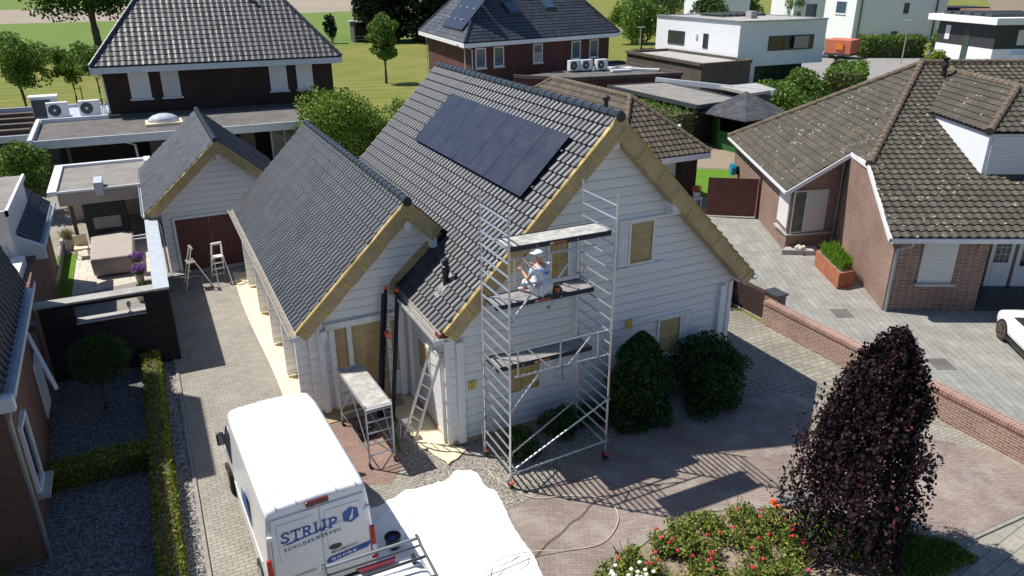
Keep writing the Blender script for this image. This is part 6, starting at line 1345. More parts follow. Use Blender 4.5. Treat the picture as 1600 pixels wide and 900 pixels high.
o = T('plant_stand', 'pot of orange flowers on a small white stand by the dark brick pillar', 'flower pot', (18.35, 13.6, 0)); mb = MB(); mb.box((18.1, 13.4, .5), (18.6, 13.8, .56)); st = part(o, 'stand', mb, 'white')
for x in (18.13, 18.53):
    for y in (13.43, 13.73): mb = MB(); mb.box((x, y, 0), (x+.04, y+.04, .5)); part(o, 'leg', mb, 'white')
mb = MB(); mb.lathe((18.35, 13.6, .56), [(.14, 0), (.2, .3), (.22, .3), (.18, .26)], 12); part(o, 'pot', mb, 'gutter_white'); leafcloud('blossoms', sample_blobs([(18.35, 13.6, .98, .26, .26, .18)], 350, 3), .08, 'leaf_orange' if 'leaf_orange' in M else 'leaf_rose', o)
GT = T('steel_gate', 'solid rust-red steel gate between the brick pillar and the right house', 'gate', (18.9, 11.7, 0))
mb = MB(); mb.beam((17.95, 12.35, .98), (19.8, 11.05, .98), .05, 1.82); part(GT, 'panel', mb, 'rust')
mb = MB(); mb.box((19.84, 10.95, 0), (19.94, 11.05, 1.95)); part(GT, 'post', mb, 'rust')
# back garden
sh_ = T('log_cabin', 'garden cabin with a grey shingle pyramid roof behind the gate', 'cabin', (29.5, 23.5, 0))
mb = MB(); mb.box((29.9, 21.7, 0), (31.6, 25.4, 2.3)); part(sh_, 'wall', mb, 'anthr_clad')
mb = MB(); pk = Vector((30.6, 24.2, 3.5)); e = [Vector(p) for p in ((27.4, 24.9, 2.3), (27.75, 20.9, 2.3), (31.9, 21.0, 2.3), (32.6, 26.4, 2.3))]
for a, b in zip(e, e[1:]+e[:1]): mb.ext([a, b, pk], (0, 0, -.06))
part(sh_, 'roof', mb, 'shingle')
mb = MB(); mb.beam((29.4, 26.2, .95), (28.3, 23.9, .95), .06, 1.9); mb.beam((28.3, 23.9, .6), (28.6, 21.4, .6), .06, 1.2); solo('green_fence', mb, 'green_wood', 'green boarded fence in front of the shingle-roofed cabin', 'fence')
mb = MB(); rg = [[(27.4+.9*math.cos(t), 27.6+.9*math.sin(t), z_) for t in [6.283*k/10 for k in range(11)]] for z_ in (.6, 1.2, 2.2)]; mb.loft(rg, closed=False, cap=False); solo('trampoline_net', mb, 'net', 'green netting of a trampoline beside the hedge behind the garage', 'netting')
hedge('garden_hedge', 'bright green topped hedge behind the brown-roofed garage', (25.6, 24.8, 0), (27.0, 34, 2.3), 6000, .2, 'leaf_hedge_far', 5, jit=.12)
HR = T('hose_reel', 'turquoise garden hose reel on the corner of the right house', 'hose reel', (21.8, 15.0, .9)); mb = MB(); mb.tube((21.7, 15.1, 1.25), (21.9, 15.0, 1.25), .3, 16); part(HR, 'drum', mb, 'turq'); mb = MB(); mb.box((21.95, 14.85, 1.0), (22.15, 15.1, 1.4)); part(HR, 'bracket', mb, 'black')
mb = MB(); mb.ball((27.4, 19.6, .18), .2, 8); solo('garden_ball', mb, 'petal_pink', 'pinkish ornament ball on bark at the edge of the small lawn', 'ornament')
GL = T('garden_lamp', 'slim garden lamp with a round head in front of the green fence', 'lamp', (25.6, 24.5, 0)); mb = MB(); mb.tube((25.6, 24.5, 0), (25.6, 24.5, 1.5), .03, 6); part(GL, 'post', mb, 'alu'); mb = MB(); mb.ball((25.6, 24.5, 1.6), .13, 6); part(GL, 'head', mb, 'white')
# ================================================================ GARDEN WALL between the plots
GW = T('brick_garden_wall', 'low red brick wall with a soldier-course top dividing the two plots', 'garden wall', (12, -3, 0))
mb = MB(); mb.box((11.86, -14, 0), (12.12, 2.0, .72)); part(GW, 'wall', mb, 'brick_garden')
mb = MB(); mb.box((11.83, -14, .723), (12.15, 2.0, .83)); part(GW, 'coping', mb, 'brick_garden_cap2' if 'brick_garden_cap2' in M else 'brick_garden_cap')
mb = MB(); mb.box((12.16, 1.75, 0), (12.55, 2.3, .98)); part(GW, 'pillar', mb, 'brick_warm'); mb = MB(); mb.box((12.1, 1.7, .983), (12.6, 2.35, 1.04)); part(GW, 'pillar_cap', mb, 'anthracite'); mb = MB(); mb.box((12.16, 2.303, 0), (12.4, 9, .9)); part(GW, 'rear_wall', mb, 'brick_dark')
# ================================================================ RIGHT BUNGALOW
RH = T('brick_bungalow', 'brick bungalow with weathered lichen-spotted roof filling the right side', 'house', (19, 4, 0))
P0 = Vector((16.3, .96)); P1 = Vector((19.93, 6.5)); P2 = Vector((17.72, 6.99)); uL = Vector((2.5, 4.52)).normalized(); uF = Vector((3.9, -2.0)).normalized()
FR_ = P0+uF*12; BK_ = P2+uL*10.3; sl_ = Vector((uL.y, -uL.x))
t30 = math.tan(R(30.5)); t33 = .345; vF = Vector((-uF.y, uF.x))
def zL(p): return 2.85+(Vector(p)-P2).dot(sl_)*t30     # left slope plane
def zF(p): return 2.85+(Vector(p)-P0).dot(vF)*t33      # front slope plane
mb = MB()
D1 = BK_+sl_*9; D2 = P0+uF*3.1; D3 = D2+vF*2.0; D4 = D3+uF*4
mb.ext([(*P0, 0), (*D2, 0), (*D3, 0), (*D4, 0), (*(D4+vF*6), 0), (*D1, 0), (*BK_, 0), (*P2, 0), (*P1, 0)], (0, 0, 2.75))
h3 = P0.lerp(P1, .6); mb.ext([(*P0, 2.75), (*h3, 2.75), (*h3, zF(h3)-.1), ], (.12, -.08, 0)); mb.ext([(*h3, 2.75), (*P1, 2.75), (*P1, 4.1), (*h3, 4.1)], (.12, -.08, 0))
mb.ext([(*P2, 2.75), (*P1, 2.75), (*P1, 4.05)], (.0, .15, 0)); part(RH, 'wall', mb, 'brick_warm')
TOP = Vector((26.55, 8.9)); zT = 6.94; RR = TOP+uF*14
hipb = Vector((18.39, 4.16)); zhb = 4.16
e0 = P0-vF*.35-uF*.35; z0_ = zF(e0); eR = e0+uF*14
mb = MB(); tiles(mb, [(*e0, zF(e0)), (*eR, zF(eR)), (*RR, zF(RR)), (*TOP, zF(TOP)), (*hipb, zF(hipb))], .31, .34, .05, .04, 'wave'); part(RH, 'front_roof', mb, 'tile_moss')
eL0 = P2-sl_*.35-uL*.35; eL1 = BK_-sl_*.35+uL*.3
zTL = zL(TOP); 
def LP(p, z=None): return (p.x, p.y, zL(p) if z is None else z)
# left slope: split into two convex pieces at the line through the inner corner
P1o = P1-uL*.45
kk = (zT-2.85)/t30; apex = Vector((TOP.x, TOP.y))
far = eL1+sl_*(kk*1.0); Apx = P2+sl_*kk+uL*((apex-P2).dot(uL))
mb = MB(); tiles(mb, [LP(eL0), LP(eL1), LP(apex), LP(P1o)], .31, .34, .035, .03, 'wave'); tiles(mb, [LP(hipb), LP(P1o), LP(apex)][::1], .31, .34, .035, .03, 'wave')
part(RH, 'left_roof', mb, 'tile_moss')
mb = MB(); eB = eL1+uF*18; mb.poly([LP(eL1), (*eB, 2.8), (*RR, zF(RR)-.01)]); mb.poly([LP(eL1), (*RR, zF(RR)-.01), (*TOP, zF(TOP)-.01)]); part(RH, 'rear_roof', mb, 'ridge_moss')
for a, b in (((*hipb, zF(hipb)+.05), (*TOP, zF(TOP)+.05)), ((*TOP, zF(TOP)+.05), (*RR, zF(RR)+.05)), ((*eL1, zL(eL1)+.04), (*TOP, zF(TOP)+.04)), ):
    mb = MB(); ridge_tiles(mb, a, b, .14, .40); part(RH, 'ridge_tiles', mb, 'ridge_moss')
# white verge and fascia boards
def board(a, b, nm='fascia', w_=.1, h_=.16, mt='white'): mb = MB(); mb.beam(a, b, w_, h_); part(RH, nm, mb, mt)
board((*e0, zF(e0)-.06), (*hipb, zF(hipb)-.08)); board((*hipb, zF(hipb)-.06), LP(P1o, zL(P1o)-.08)); board(LP(eL0, zL(eL0)-.08), LP(P1o, zL(P1o)-.1)); board(LP(eL0, zL(eL0)-.06), LP(eL1, zL(eL1)-.06), h_=.12)
board((*e0, zF(e0)-.1), (*eR, zF(eR)-.1), 'fascia', .05, .12, 'anthracite')
gutter(RH, (*(e0-vF*.08), zF(e0)-.06), (*(eR-vF*.08), zF(eR)-.06), .08, 'gutter_white')
mb = MB(); a = P0+uF*.35-vF*.42; b = P0-vF*.06+uF*.08; mb.path([(*a, 2.62), (*a, 2.5), (*b, 2.25), (*b, 0)], .055, 8); part(RH, 'downpipe', mb, 'zinc')
b = P1-uL*.12-sl_*.1; mb = MB(); mb.path([(b.x-.1, b.y-.1, 4.05), (b.x-.02, b.y, 3.75), (b.x, b.y, 3.5), (b.x, b.y, 0)], .05, 8); part(RH, 'downpipe', mb, 'zinc')
# front wall windows / door
rshut(RH, P0, uF, .95, 1.05, 1.13, 1.68, 'shutter')
wwin(RH, D3, uF, 1.35, .12, .82, 1.95, 'white', 'navy_glass', nm='front_door', fr=.14); wwin(RH, D3, uF, 2.3, .12, .6, 1.95, 'white', 'navy_glass', nm='door_side_panel', fr=.16); fd = RH.children
mb = MB(); c = D3+uF*1.5; X = Matrix(((uF.x, uF.y, 0, c.x), (uF.y, -uF.x, 0, c.y), (0, 0, 1, .2), (0, 0, 0, 1))); mb.X = X; mb.box((0, .035, 0), (.53, .07, .85)); mb.box((.7+.1, .035, 0), (1.3, .07, .7)); part(RH, 'door_panel', mb, 'white')
mb = MB(); mb.X = X
for xx in (.17, .36): mb.box((xx, .035, .9), (xx+.02, .055, 1.7))
for z_ in (1.15, 1.4): mb.box((0, .035, z_), (.53, .055, z_+.02))
part(RH, 'glazing_bar', mb, 'white')
mb = MB(); mb.box((0, 0, 0), (0.1, .1, .12)); mb = MB(); mb.ext([(*(D2+uF*.02), 0), (*(D2+uF*3), 0), (*(D4+uF*.0), 0), (*D3, 0)], (0, 0, .1)); part(RH, 'porch_step', mb, 'anthracite')
mb = MB(); c = P0+uF*2.75-vF*.01; mb.beam((*c, 2.2), (*(c-vF*.03), 2.38), .05, .05); part(RH, 'wall_lamp', mb, 'terracotta')
mb = MB(); mb.ext([(*(D3+uF*.0), .1), (*(D3+uF*.1), .1), (*(D3+uF*.1+vF*.02), .1)], (0, 0, .01))
# bay window
uBf = (P1-P2).normalized()
rshut(RH, P2, uBf, .72, .78, .95, 1.78, 'shutter', None)
wwin(RH, P2, uBf, .1, .78, .6, 1.78, 'white', 'green_glass', fr=.04)
rshut(RH, P2+uL*1.45, -uL, 0, .95, 1.4, 1.65, 'shutter_white', None)
mb = MB(); mb.ext([(P2.x-.12, P2.y-.1, .68), (P1.x-.3, P1.y-.14, .68), (P1.x-.3, P1.y-.02, .68), (P2.x, P2.y, .68), (P2.x+uL.x*1.5, P2.y+uL.y*1.5, .68), (P2.x+uL.x*1.5-.14, P2.y+uL.y*1.5+.05, .68)], (0, 0, .07)); part(RH, 'bay_sill', mb, 'concrete')
mb = MB(); mb.ext([(17.3, 6.7, 0), (18.6, 5.9, 0), (18.9, 6.5, 0), (17.75, 6.95, 0)], (0, 0, .2)); solo('door_step', mb, 'concrete', 'dark low step with pebbles below the bay window', 'step')
mb = MB()
for k, (x, y) in enumerate(((17.9, 6.5), (18.05, 6.55), (18.15, 6.4), (17.95, 6.35))): mb.ball((x, y, .27), .1, 6)
solo('pebbles', mb, 'peb', 'few pale pebbles lying on the low step below the bay window', 'stones')
# dormer
Db = P0+uF*4.45+vF*1.95; dz = zF(Db); wd_ = 4.6
D_ = []
mb = MB(); 
pF0 = Vector((21.44, 1.88)); zb = zF(pF0); zt_ = 5.5; back = (zt_-2.85)/t33-(pF0-P0).dot(vF)
mb.ext([(*pF0, zb-.2), (*pF0, zt_), (*(pF0+vF*(back+.1)), zt_)], (uF.x*wd_, uF.y*wd_, 0)); part(RH, 'dormer', mb, 'render_white'); dm = RH.children[-1]
rshut(dm, pF0, uF, .12, zb+.05, wd_-.2, 1.35, 'shutter_white', None); 
ov = .12; c0 = pF0-vF*ov-uF*ov; c1 = pF0-vF*ov+uF*(wd_+ov); hr = 1.15; r0 = pF0+uF*(wd_/2)+vF*2.8; rB = pF0+uF*(wd_/2)+vF*((zt_+hr-2.85)/t33-(pF0-P0).dot(vF)); cB0 = pF0-uF*ov+vF*(back-.35); cB1 = pF0+uF*(wd_+ov)+vF*back
mb = MB(); tiles(mb, [(*c0, zt_), (*c1, zt_), (*r0, zt_+hr)], .31, .34, .04, .035, 'wave')
nz = lambda p, z: (p.x, p.y, z)
tiles(mb, [nz(cB0, zt_), nz(c0, zt_), nz(r0, zt_+hr), nz(rB, zt_+hr)], .31, .34, .04, .035, 'wave'); tiles(mb, [nz(c1, zt_), nz(cB1, zt_), nz(rB, zt_+hr), nz(r0, zt_+hr)], .31, .34, .04, .035, 'wave')
part(dm, 'dormer_roof', mb, 'tile_moss')
for a, b in ((nz(c0, zt_+.04), nz(r0, zt_+hr+.04)), (nz(c1, zt_+.04), nz(r0, zt_+hr+.04)), (nz(r0, zt_+hr+.04), nz(rB, zt_+hr+.04))): mb = MB(); ridge_tiles(mb, a, b, .14, .40); part(dm, 'ridge_tiles', mb, 'ridge_moss')
mb = MB(); mb.lathe((26.3, 7.55, 6.3), [(.16, 0), (.11, .12), (.10, .55), (.13, .58), (.13, .72), (.09, .75), (.09, .85), (.15, 1.0)], 14); part(RH, 'flue', mb, 'black')
# planter
PL = T('steel_planter', 'rust-coloured steel planter with upright green grass beside the sunlit brick wall', 'planter', (17.2, 4, 0))
pq = [(16.39, 3.0), (17.15, 2.95), (18.45, 5.1), (17.55, 5.2)]; mb = MB(); mb.ext([(*p, 0) for p in pq], (0, 0, .62)); part(PL, 'box', mb, 'corten')
mb = MB(); cc = (17.35, 4.05); mb.ext([(cc[0]+(x-cc[0])*.9, cc[1]+(y-cc[1])*.9, .622) for x, y in pq], (0, 0, .01)); part(PL, 'soil', mb, 'soil')
r = np.random.default_rng(4); n = 3500; a = r.random((n, 2)); px_ = np.array(pq); q = (px_[0]*(1-a[:, :1])+px_[1]*a[:, :1])*(1-a[:, 1:])+(px_[3]*(1-a[:, :1])+px_[2]*a[:, :1])*a[:, 1:]; q = np.array(cc)+(q-np.array(cc))*.85
leafcloud('grass', np.column_stack([q, r.uniform(.68, .95, n)]), .34, 'grass_tuft', PL, 4, aspect=.05, down=-2.2)
# white sports car
CR = T('parked_car', 'white low sports car with dark wheels cut off by the right edge', 'car', (17.3, -3.0, 0), 0)
cu = Vector((-.56, -.83, 0)).normalized(); ang = math.atan2(cu.y, cu.x)
# nose of the body lies at the visible end; local +x runs away from it
CR.rotation_euler = (0, 0, ang); CR.location = (18.97, -2.03, 0)
prof = [(0, .45, .60), (.12, .30, .74), (.5, .25, .90), (1.0, .22, 1.02), (1.5, .2, 1.22), (2.1, .2, 1.30), (2.7, .2, 1.22), (3.3, .22, 1.0), (3.9, .25, .82), (4.3, .35, .66), (4.42, .45, .58)]
mb = MB(); rings = []
for x, zb_, zt_2 in prof:
    hw = .90 if .4 < x < 4.0 else (.62 if x in (0, 4.42) else .80); cab = max(0, zt_2-.88); wt = hw-.12-cab*.75
    rings.append([(x, -hw*.94, zb_), (x, -hw, zb_+.15), (x, -hw, min(zt_2-.08, .72)), (x, -hw*.93, min(zt_2-.03, .86)), (x, -wt, zt_2-.02), (x, 0, zt_2+.02), (x, wt, zt_2-.02), (x, hw*.93, min(zt_2-.03, .86)), (x, hw, min(zt_2-.08, .72)), (x, hw, zb_+.15), (x, hw*.94, zb_)])
mb.loft(rings); bd = part(CR, 'body', mb, 'car_white', world=False, smooth=True)
sub = bd.modifiers.new('sub', 'SUBSURF'); sub.levels = 1; sub.render_levels = 2
for s in (-1, 1):
    for x in (.85, 3.5):
        mb = MB(); mb.tube((x, s*.72, .34), (x, s*.915, .34), .345, 24); wl_ = part(CR, 'wheel', mb, 'rubber', world=False)
        mb = MB(); mb.lathe((0, 0, 0), [(.25, 0), (.25, .012)], 20); mb2 = MB(); mb2.X = Matrix.Translation((x, s*.912, .34)) @ Matrix.Rotation(R(-90*s), 4, 'X'); mb2.lathe((0, 0, 0), [(.26, 0), (.26, .01), (.22, .012), (.2, .002)], 20)
        for k in range(5): a = 6.283*k/5; mb2.beam((0, 0, .012), (.23*math.cos(a), .23*math.sin(a), .012), .04, .02)
        part(wl_, 'rim', mb2, 'bark', world=False)
    mb = MB(); mb.ext([(1.15, s*.80, .90), (2.9, s*.80, .88), (2.55, s*.63, 1.13), (1.75, s*.62, 1.17)], (0, s*.012, .012)); part(CR, 'side_window', mb, 'navy_glass', world=False)
    mb = MB(); mb.box((1.0, s*.86, .2), (3.2, s*.92, .27)); part(CR, 'side_skirt', mb, 'black', world=False, bevel=.01)
    mb = MB(); mb.box((3.0, s*.88, .85), (3.2, s*1.02, .95)); part(CR, 'wing_mirror', mb, 'car_white', world=False, bevel=.02)
# ================================================================ WHITE CUBE HOUSE and far white houses
WH = T('white_cube_house', 'white rendered flat-roofed house with an overhanging upper floor', 'house', (52, 49, 0))
u1 = Vector((1, -.035)).normalized(); v1 = Vector((.012, 1)); c0 = Vector((46.0, 42.6)); W_, Dp = 10.6, 13.2
c1 = c0+u1*W_; c2 = c1+v1*Dp; c3 = c0+v1*Dp
mb = MB(); mb.ext([(*p, 2.35) for p in (c0, c1, c2, c3)], (0, 0, 4.05)); i1 = c0+u1*2.2; mb.ext([(*p, 0) for p in (c0, c0+u1*2.2+v1*0, i1+v1*3, c3+u1*9, c3)], (0, 0, 2.348)); part(WH, 'wall', mb, 'render_white')
cc_ = (c0+c2)/2; mb = MB(); mb.ext([(*(cc_+(p-cc_)*.97), 6.36) for p in (c0, c1, c2, c3)], (0, 0, .06)); part(WH, 'roof', mb, 'concrete')
for a, b in ((c0, c1), (c1, c2), (c2, c3), (c3, c0)): mb = MB(); mb.beam((*a, 6.45), (*b, 6.45), .3, .1); part(WH, 'parapet_cap', mb, 'zinc')
for k in range(7): mb = MB(); a = c0+u1*(3.8+k*.85)+v1*7; mb.beam((*a, 6.6), (*(a+v1*4), 6.6), .55, .16, (.3, 0, 1)); part(WH, 'rooftop_panel', mb, 'solar' if False else 'anthracite')
mb = MB(); a = c0+u1*4.6+v1*4; mb.box((a.x, a.y, 6.42), (a.x+.8, a.y+.8, 7.1)); part(WH, 'roof_vent', mb, 'concrete')
wwin(WH, c0, u1, 3.5, 3.7, 5.6, 1.35, 'anthracite', 'navy_glass', fr=.12, mull=2); wwin(WH, c3, -v1, 1.8+.4, 3.75, 2.8, 1.35, 'anthracite', 'navy_glass', fr=.12, mull=1); wwin(WH, c3, -v1, 8.0, 3.7, .75, 1.4, 'anthracite', 'navy_glass', fr=.1)
mb = MB(); a = c0+u1*4.8+v1*.0; mb.box((a.x+1.6, a.y-.42, 3.85), (a.x+3.4, a.y-.33, 4.95)); part(WH, 'blind', mb, 'cover')
mb = MB(); a = i1+v1*2.2; mb.ext([(*a, .1), (*(a+u1*8), .1), (*(a+u1*8+v1*.1), .1), (*(a+v1*.1), .1)], (0, 0, 2.2)); part(WH, 'glass_front', mb, 'green_glass')
mb = MB(); a = c0-Vector((.15, 0))+v1*6.3; mb.box((a.x, a.y-.15, 4.6), (a.x+.15, a.y+.15, 5.0)); part(WH, 'wall_lamp', mb, 'white')
GB = T('grey_brick_block', 'low grey-brown brick block attached to the left of the white cube house', 'building', (42.5, 47, 0))
g = [(40.0, 40.3), (45.9, 40.6), (45.9, 53.2), (40.8, 53.3)]
mb = MB(); mb.ext([(*p, 0) for p in g], (0, 0, 3.0)); part(GB, 'wall', mb, 'brick_grey')
for a, b in zip(g, g[1:]+g[:1]): mb = MB(); mb.beam((*a, 3.13), (*b, 3.13), .35, .26); part(GB, 'parapet', mb, 'brick_grey')
mb = MB(); mb.ext([(*p, 3.004) for p in g], (0, 0, .02)); part(GB, 'roof', mb, 'concrete')
CN = T('flat_canopy', 'low pale flat canopy roof in front of the white cube house', 'canopy', (34.8, 28.6, 0))
q = [(33.2, 26.5), (36.1, 27.1), (37.2, 30.4), (33.5, 30.3)]; mb = MB(); mb.ext([(*p, 2.7) for p in q], (0, 0, .2)); part(CN, 'roof', mb, 'concrete'); mb = MB(); mb.ext([(33.6, 26.9, 0), (35.9, 27.4, 0), (36.8, 30.2, 0), (33.8, 30.1, 0)], (0, 0, 2.69)); part(CN, 'wall', mb, 'anthr_clad')
def box_house(name, label, pts, h, wall, extra=None, cap='zinc', z0=0):
    o = T(name, label, 'house', (sum(p[0] for p in pts)/len(pts), sum(p[1] for p in pts)/len(pts), 0)); mb = MB(); mb.ext([(*p, z0) for p in pts], (0, 0, h-z0)); part(o, 'wall', mb, wall)
    mb = MB(); mb.ext([(*p, h+.003) for p in pts], (0, 0, .12)); part(o, 'roof', mb, cap); return o
W2 = box_house('white_far_house', 'large white house with a blue-shaded wall behind the orange trailer', [(101.2, 77.9), (113.5, 70.8), (119, 80), (103.6, 86.5)], 9.2, 'render_white')
wwin(W2, (103.6, 86.5), (-2.4, -8.6), 3.4, 4.1, 3.0, 2.0, 'white', 'glass_blue', sill='white'); wwin(W2, (101.2, 77.9), (12.3, -7.1), 7.5, 4.3, .8, 1.6, 'anthracite', 'navy_glass')
wwin(W2, (101.2, 77.9), (12.3, -7.1), 6.2, .4, 1.0, 1.2, 'anthracite', 'navy_glass')
for s in (.8, 12.5): mb = MB(); d = Vector((12.3, -7.1)).normalized(); a = Vector((101.2, 77.9))+d*s-Vector((.1, .2)); mb.tube((*a, .3), (*a, 7.5), .12, 6); part(W2, 'downpipe', mb, 'anthracite')
lbs = ['white block of the far terrace left of the dark gap at the top edge', 'white block of the far terrace right of the dark gap at the top edge']
W4 = box_house('white_terrace_house', lbs[0], [(92, 105), (100, 101), (104, 111), (95, 114)], 7.5, 'render_white'); wwin(W4, (92, 105), (8, -4), 1, 2, 1.5, 4, 'white', 'navy_glass')
W5 = box_house('white_terrace_house', lbs[1], [(108, 98), (116, 94), (120, 104), (111, 107)], 7.5, 'render_white'); wwin(W5, (108, 98), (8, -4), 2.2, 2.5, 2.2, 2.6, 'white', 'glass_blue')
W6 = box_house('dark_terrace_house', 'dark clad block between the white far houses at the top edge', [(117, 93), (124, 89), (128, 99), (121, 102)], 7.5, 'anthr_clad')
mb = MB(); mb.ext([(108, 80, 0), (125, 71, 0), (128, 78, 0), (112, 88, 0)], (0, 0, 5)); solo('dark_garage', mb, 'anthr_clad', 'dark garage block right of the large white far house', 'garage')
W3 = T('black_and_white_house', 'modern house with black cladding over white walls at the top right edge', 'house', (88, 45, 0))
a = Vector((81.0, 40.9)); u3 = Vector((2.66, 8.5)).normalized(); b = a+u3*9.6; f3 = Vector((.93, -.36)).normalized()
mb = MB(); mb.ext([(*a, 0), (*(a+f3*9), 0), (*(b+f3*9), 0), (*b, 0)], (0, 0, 2.6)); part(W3, 'lower_wall', mb, 'render_white')
mb = MB(); q = [a+Vector((-.02, -.02)), a+f3*9, b+f3*9, b]; mb.ext([(*p, 2.603) for p in q], (0, 0, 2.5)); part(W3, 'upper_wall', mb, 'anthr_clad')
c_ = a-u3*.9-f3*.9; q = [c_, c_+f3*12, c_+f3*12+u3*11.5, c_+u3*11.5]; mb = MB(); mb.ext([(*p, 5.2) for p in q], (0, 0, .7)); part(W3, 'roof_slab', mb, 'render_white')
for k in range(5): mb = MB(); p = c_+u3*(2+k*1.7)+f3*.8; mb.ext([(*p, 5.9), (*(p+f3*9), 5.9), (*(p+u3*1.1), 5.9)], (0, 0, .35)); part(W3, 'roof_panel', mb, 'anthracite')
wwin(W3, b, -u3, 4.7, .4, 1.0, 4.2, 'anthracite', 'green_glass', fr=.12, mull=1); rshut(W3, b, -u3, 1.4, 3.1, .8, 1.6, 'shutter_white', None); rshut(W3, a, f3, 2.6, 3.0, 1.7, 1.6, 'shutter', None)
mb = MB(); p = a+f3*2.2-u3*1; mb.ext([(*p, 0), (*(p+f3*4), 0), (*(p+f3*4+u3*1), 0), (*(p+u3*1), 0)], (0, 0, 2.1)); part(W3, 'porch_block', mb, 'render_white')
BR = T('brown_roof_house', 'far house with brown tiled roof in the top right corner', 'house', (120, 62, 0)); mb = MB(); mb.ext([(112, 62, 0), (134, 50, 0), (138, 60, 0), (117, 71, 0)], (0, 0, 5)); part(BR, 'wall', mb, 'brick_warm')
mb = MB(); mb.ext([(111, 61.5, 4.8), (134.5, 49, 4.8), (137, 55, 9), (114.5, 67, 9)], (0, 0, .2)); part(BR, 'roof', mb, 'tile_brown' if False else 'soil')
# trailer, lamps, hedges
TL = T('covered_trailer', 'orange-red tarpaulin trailer parked beside the hedge', 'trailer', (80.6, 60.4, 0))
q = [(78.9, 58.3), (82.0, 59.6), (80.9, 62.9), (77.8, 61.6)]; mb = MB(); mb.ext([(*p, .65) for p in q], (0, 0, 1.75)); part(TL, 'tarpaulin', mb, 'trailer_red', bevel=.06)
mb = MB(); mb.ext([(*p, .42) for p in q], (0, 0, .225)); part(TL, 'chassis', mb, 'anthracite')
mb = MB(); mb.ext([(78.2, 60.2, 1.2), (78.5, 59.2, 1.2), (78.5, 59.2, 2.0), (78.2, 60.2, 2.0)], (-.06, -.02, 0)); part(TL, 'side_print', mb, 'trailer_or')
for (x, y) in ((78.5, 60.9), (78.9, 59.7), (81.3, 61.3)): mb = MB(); mb.tube((x-.25, y-.1, .35), (x, y, .35), .35, 12); part(TL, 'wheel', mb, 'rubber')
SLm = T('street_lamp', 'tall slim grey street lamp at the bend of the road before the hedge', 'street lamp', (80.6, 51.8, 0)); mb = MB(); mb.tube((80.6, 51.8, 0), (80.6, 51.8, 5.0), .07, 8, .05); part(SLm, 'pole', mb, 'alu'); mb = MB(); mb.lathe((80.6, 51.8, 5.0), [(.05, 0), (.5, .1), (.5, .16), (.1, .22)], 12); part(SLm, 'lamp_head', mb, 'alu')
SLm = T('street_lamp', 'short street lamp beside the trees left of the white cube house', 'street lamp', (59, 77, 0)); mb = MB(); mb.tube((59, 77, 0), (59, 77, 3.6), .07, 8, .05); part(SLm, 'pole', mb, 'alu'); mb = MB(); mb.box((58.4, 76.8, 3.6), (59.6, 77.2, 3.72)); part(SLm, 'lamp_head', mb, 'alu')
o = T('road_sign', 'small blue road sign by the field behind the black roof', 'road sign', (47.5, 82, 0)); mb = MB(); mb.tube((47.5, 82, 0), (47.5, 82, 2.4), .04, 6); part(o, 'pole', mb, 'alu'); mb = MB(); mb.box((46.9, 81.95, 2.0), (48.3, 82.0, 2.9)); part(o, 'sign_plate', mb, 'turq')
hedge('tall_hedge', 'dense green hedge directly right of the orange trailer', (83.0, 57.2, 0), (90.5, 60.2, 2.4), 6000, .34, 'leaf_hedge_far', 21, jit=.2, ang=R(-30))
hedge('tall_hedge', 'long green hedge right of the street lamp', (88.5, 52.2, 0), (101, 55.2, 2.4), 7000, .34, 'leaf_hedge_far', 22, jit=.2, ang=R(12))
hedge('tall_hedge', 'clipped green hedge along the road behind the bungalow roof', (50.5, 36.6, 0), (60.5, 39.4, 2.3), 7000, .26, 'leaf_hedge_far', 23, jit=.15, ang=R(38))
shrub('garden_shrub', 'broad-leaved green shrub left of the bungalow ridge', (40.2, 30.6, 1.3), 2.5, 1.5, 5000, .32, 'leaf_hedge_far', 24, hole=.3)
shrub('garden_shrub', 'second broad-leaved green shrub nearer the road hedge', (45.5, 34.0, 1.4), 2.6, 1.7, 5000, .32, 'leaf_hedge_far', 25, hole=.3)
shrub('garden_shrub', 'dark green bush behind the orange trailer', (78.3, 64.5, 1.8), 2.0, 2.0, 2200, .34, 'leaf_dark', 26)
shrub('garden_shrub', 'small bright bush in front of the black and white house', (76, 43.8, 1.2), 1.6, 1.3, 1500, .34, 'leaf_hedge', 27)
shrub('garden_shrub', 'bright hedge clump beside the far dark garage', (104, 62.5, 2), 3.2, 2.0, 2500, .4, 'leaf_hedge_far', 28)
o = T('parked_car', 'dark blue car parked by the far hedge', 'car', (84, 49.8, 0), R(10)); mb = MB()
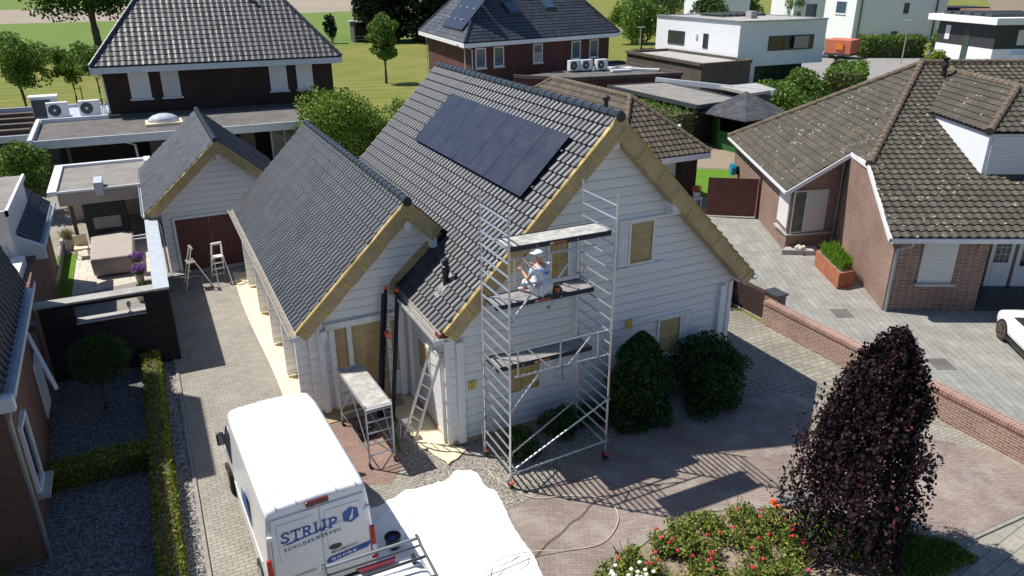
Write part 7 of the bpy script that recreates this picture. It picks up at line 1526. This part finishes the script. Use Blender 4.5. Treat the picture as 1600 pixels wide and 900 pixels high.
mb.loft([[(x, -.85, .3), (x, -.85, h_*.6+.2), (x, -.6, h_), (x, .6, h_), (x, .85, h_*.6+.2), (x, .85, .3)] for x, h_ in ((-2.1, .75), (-1.3, .9), (-.7, 1.4), (.7, 1.42), (1.4, .95), (2.1, .8))]); part(o, 'body', mb, 'blue', world=False)
for x in (-1.3, 1.3):
    for s in (-1, 1): mb = MB(); mb.tube((x, s*.7, .32), (x, s*.88, .32), .32, 14); part(o, 'wheel', mb, 'rubber', world=False)
mb = MB(); mb.ext([(-.9, -.87, .98), (.9, -.87, .98), (.6, -.68, 1.32), (-.6, -.68, 1.32)], (0, -.01, 0)); part(o, 'side_window', mb, 'navy_glass', world=False)
# field shed and fence posts
o = T('field_shed', 'small open grey shed standing in front of the dark conifers', 'shed', (30.8, 117, 0)); mb = MB(); mb.box((29, 116.5, 0), (29.3, 119, 3.2)); mb.box((29.3, 118.7, 0), (32.6, 119, 3.0)); mb.box((32.3, 116.5, 0), (32.6, 118.7, 2.9)); part(o, 'wall', mb, 'brick_grey'); mb = MB(); mb.ext([(28.6, 116, 3.3), (33, 116, 3.0), (33, 119.4, 3.0), (28.6, 119.4, 3.3)], (0, 0, .15)); part(o, 'roof', mb, 'gutter_white')
o = T('field_fence', 'thin post and wire fence along the field behind the mown grass', 'fence', (4, 112, 0))
for k in range(11): mb = MB(); x = -22+k*5.2; mb.tube((x, 111+k*.3, 0), (x, 111+k*.3, 1.3), .05, 5); part(o, 'post', mb, 'bark')
mb = MB(); mb.tube((-22, 111, 1.1), (30, 114, 1.1), .02, 4); mb.tube((-22, 111, .6), (30, 114, .6), .02, 4); part(o, 'wire', mb, 'zinc')
mb = MB(); mb.box((13.5, 37.5, .0), (15.6, 41, 1.1)); solo('dark_garden_fence', mb, 'anthr_clad', 'dark fence panel behind the main roof beside the maple', 'fence')
mb = MB(); mb.lathe((10.5, 33, 0), [(.9, 0), (1.0, .8), (.95, 1.5), (.6, 1.9), (.1, 2.0)], 16); solo('garden_parasol', mb, 'film_cream', 'cream rounded cover behind the maple beside the main roof', 'cover', smooth=True)
shrub('olive_shrub', 'loose grey-green shrub behind the maple', (10.2, 36, 1.6), 1.4, 1.7, 900, .2, 'leaf_light', 33, hole=.5)
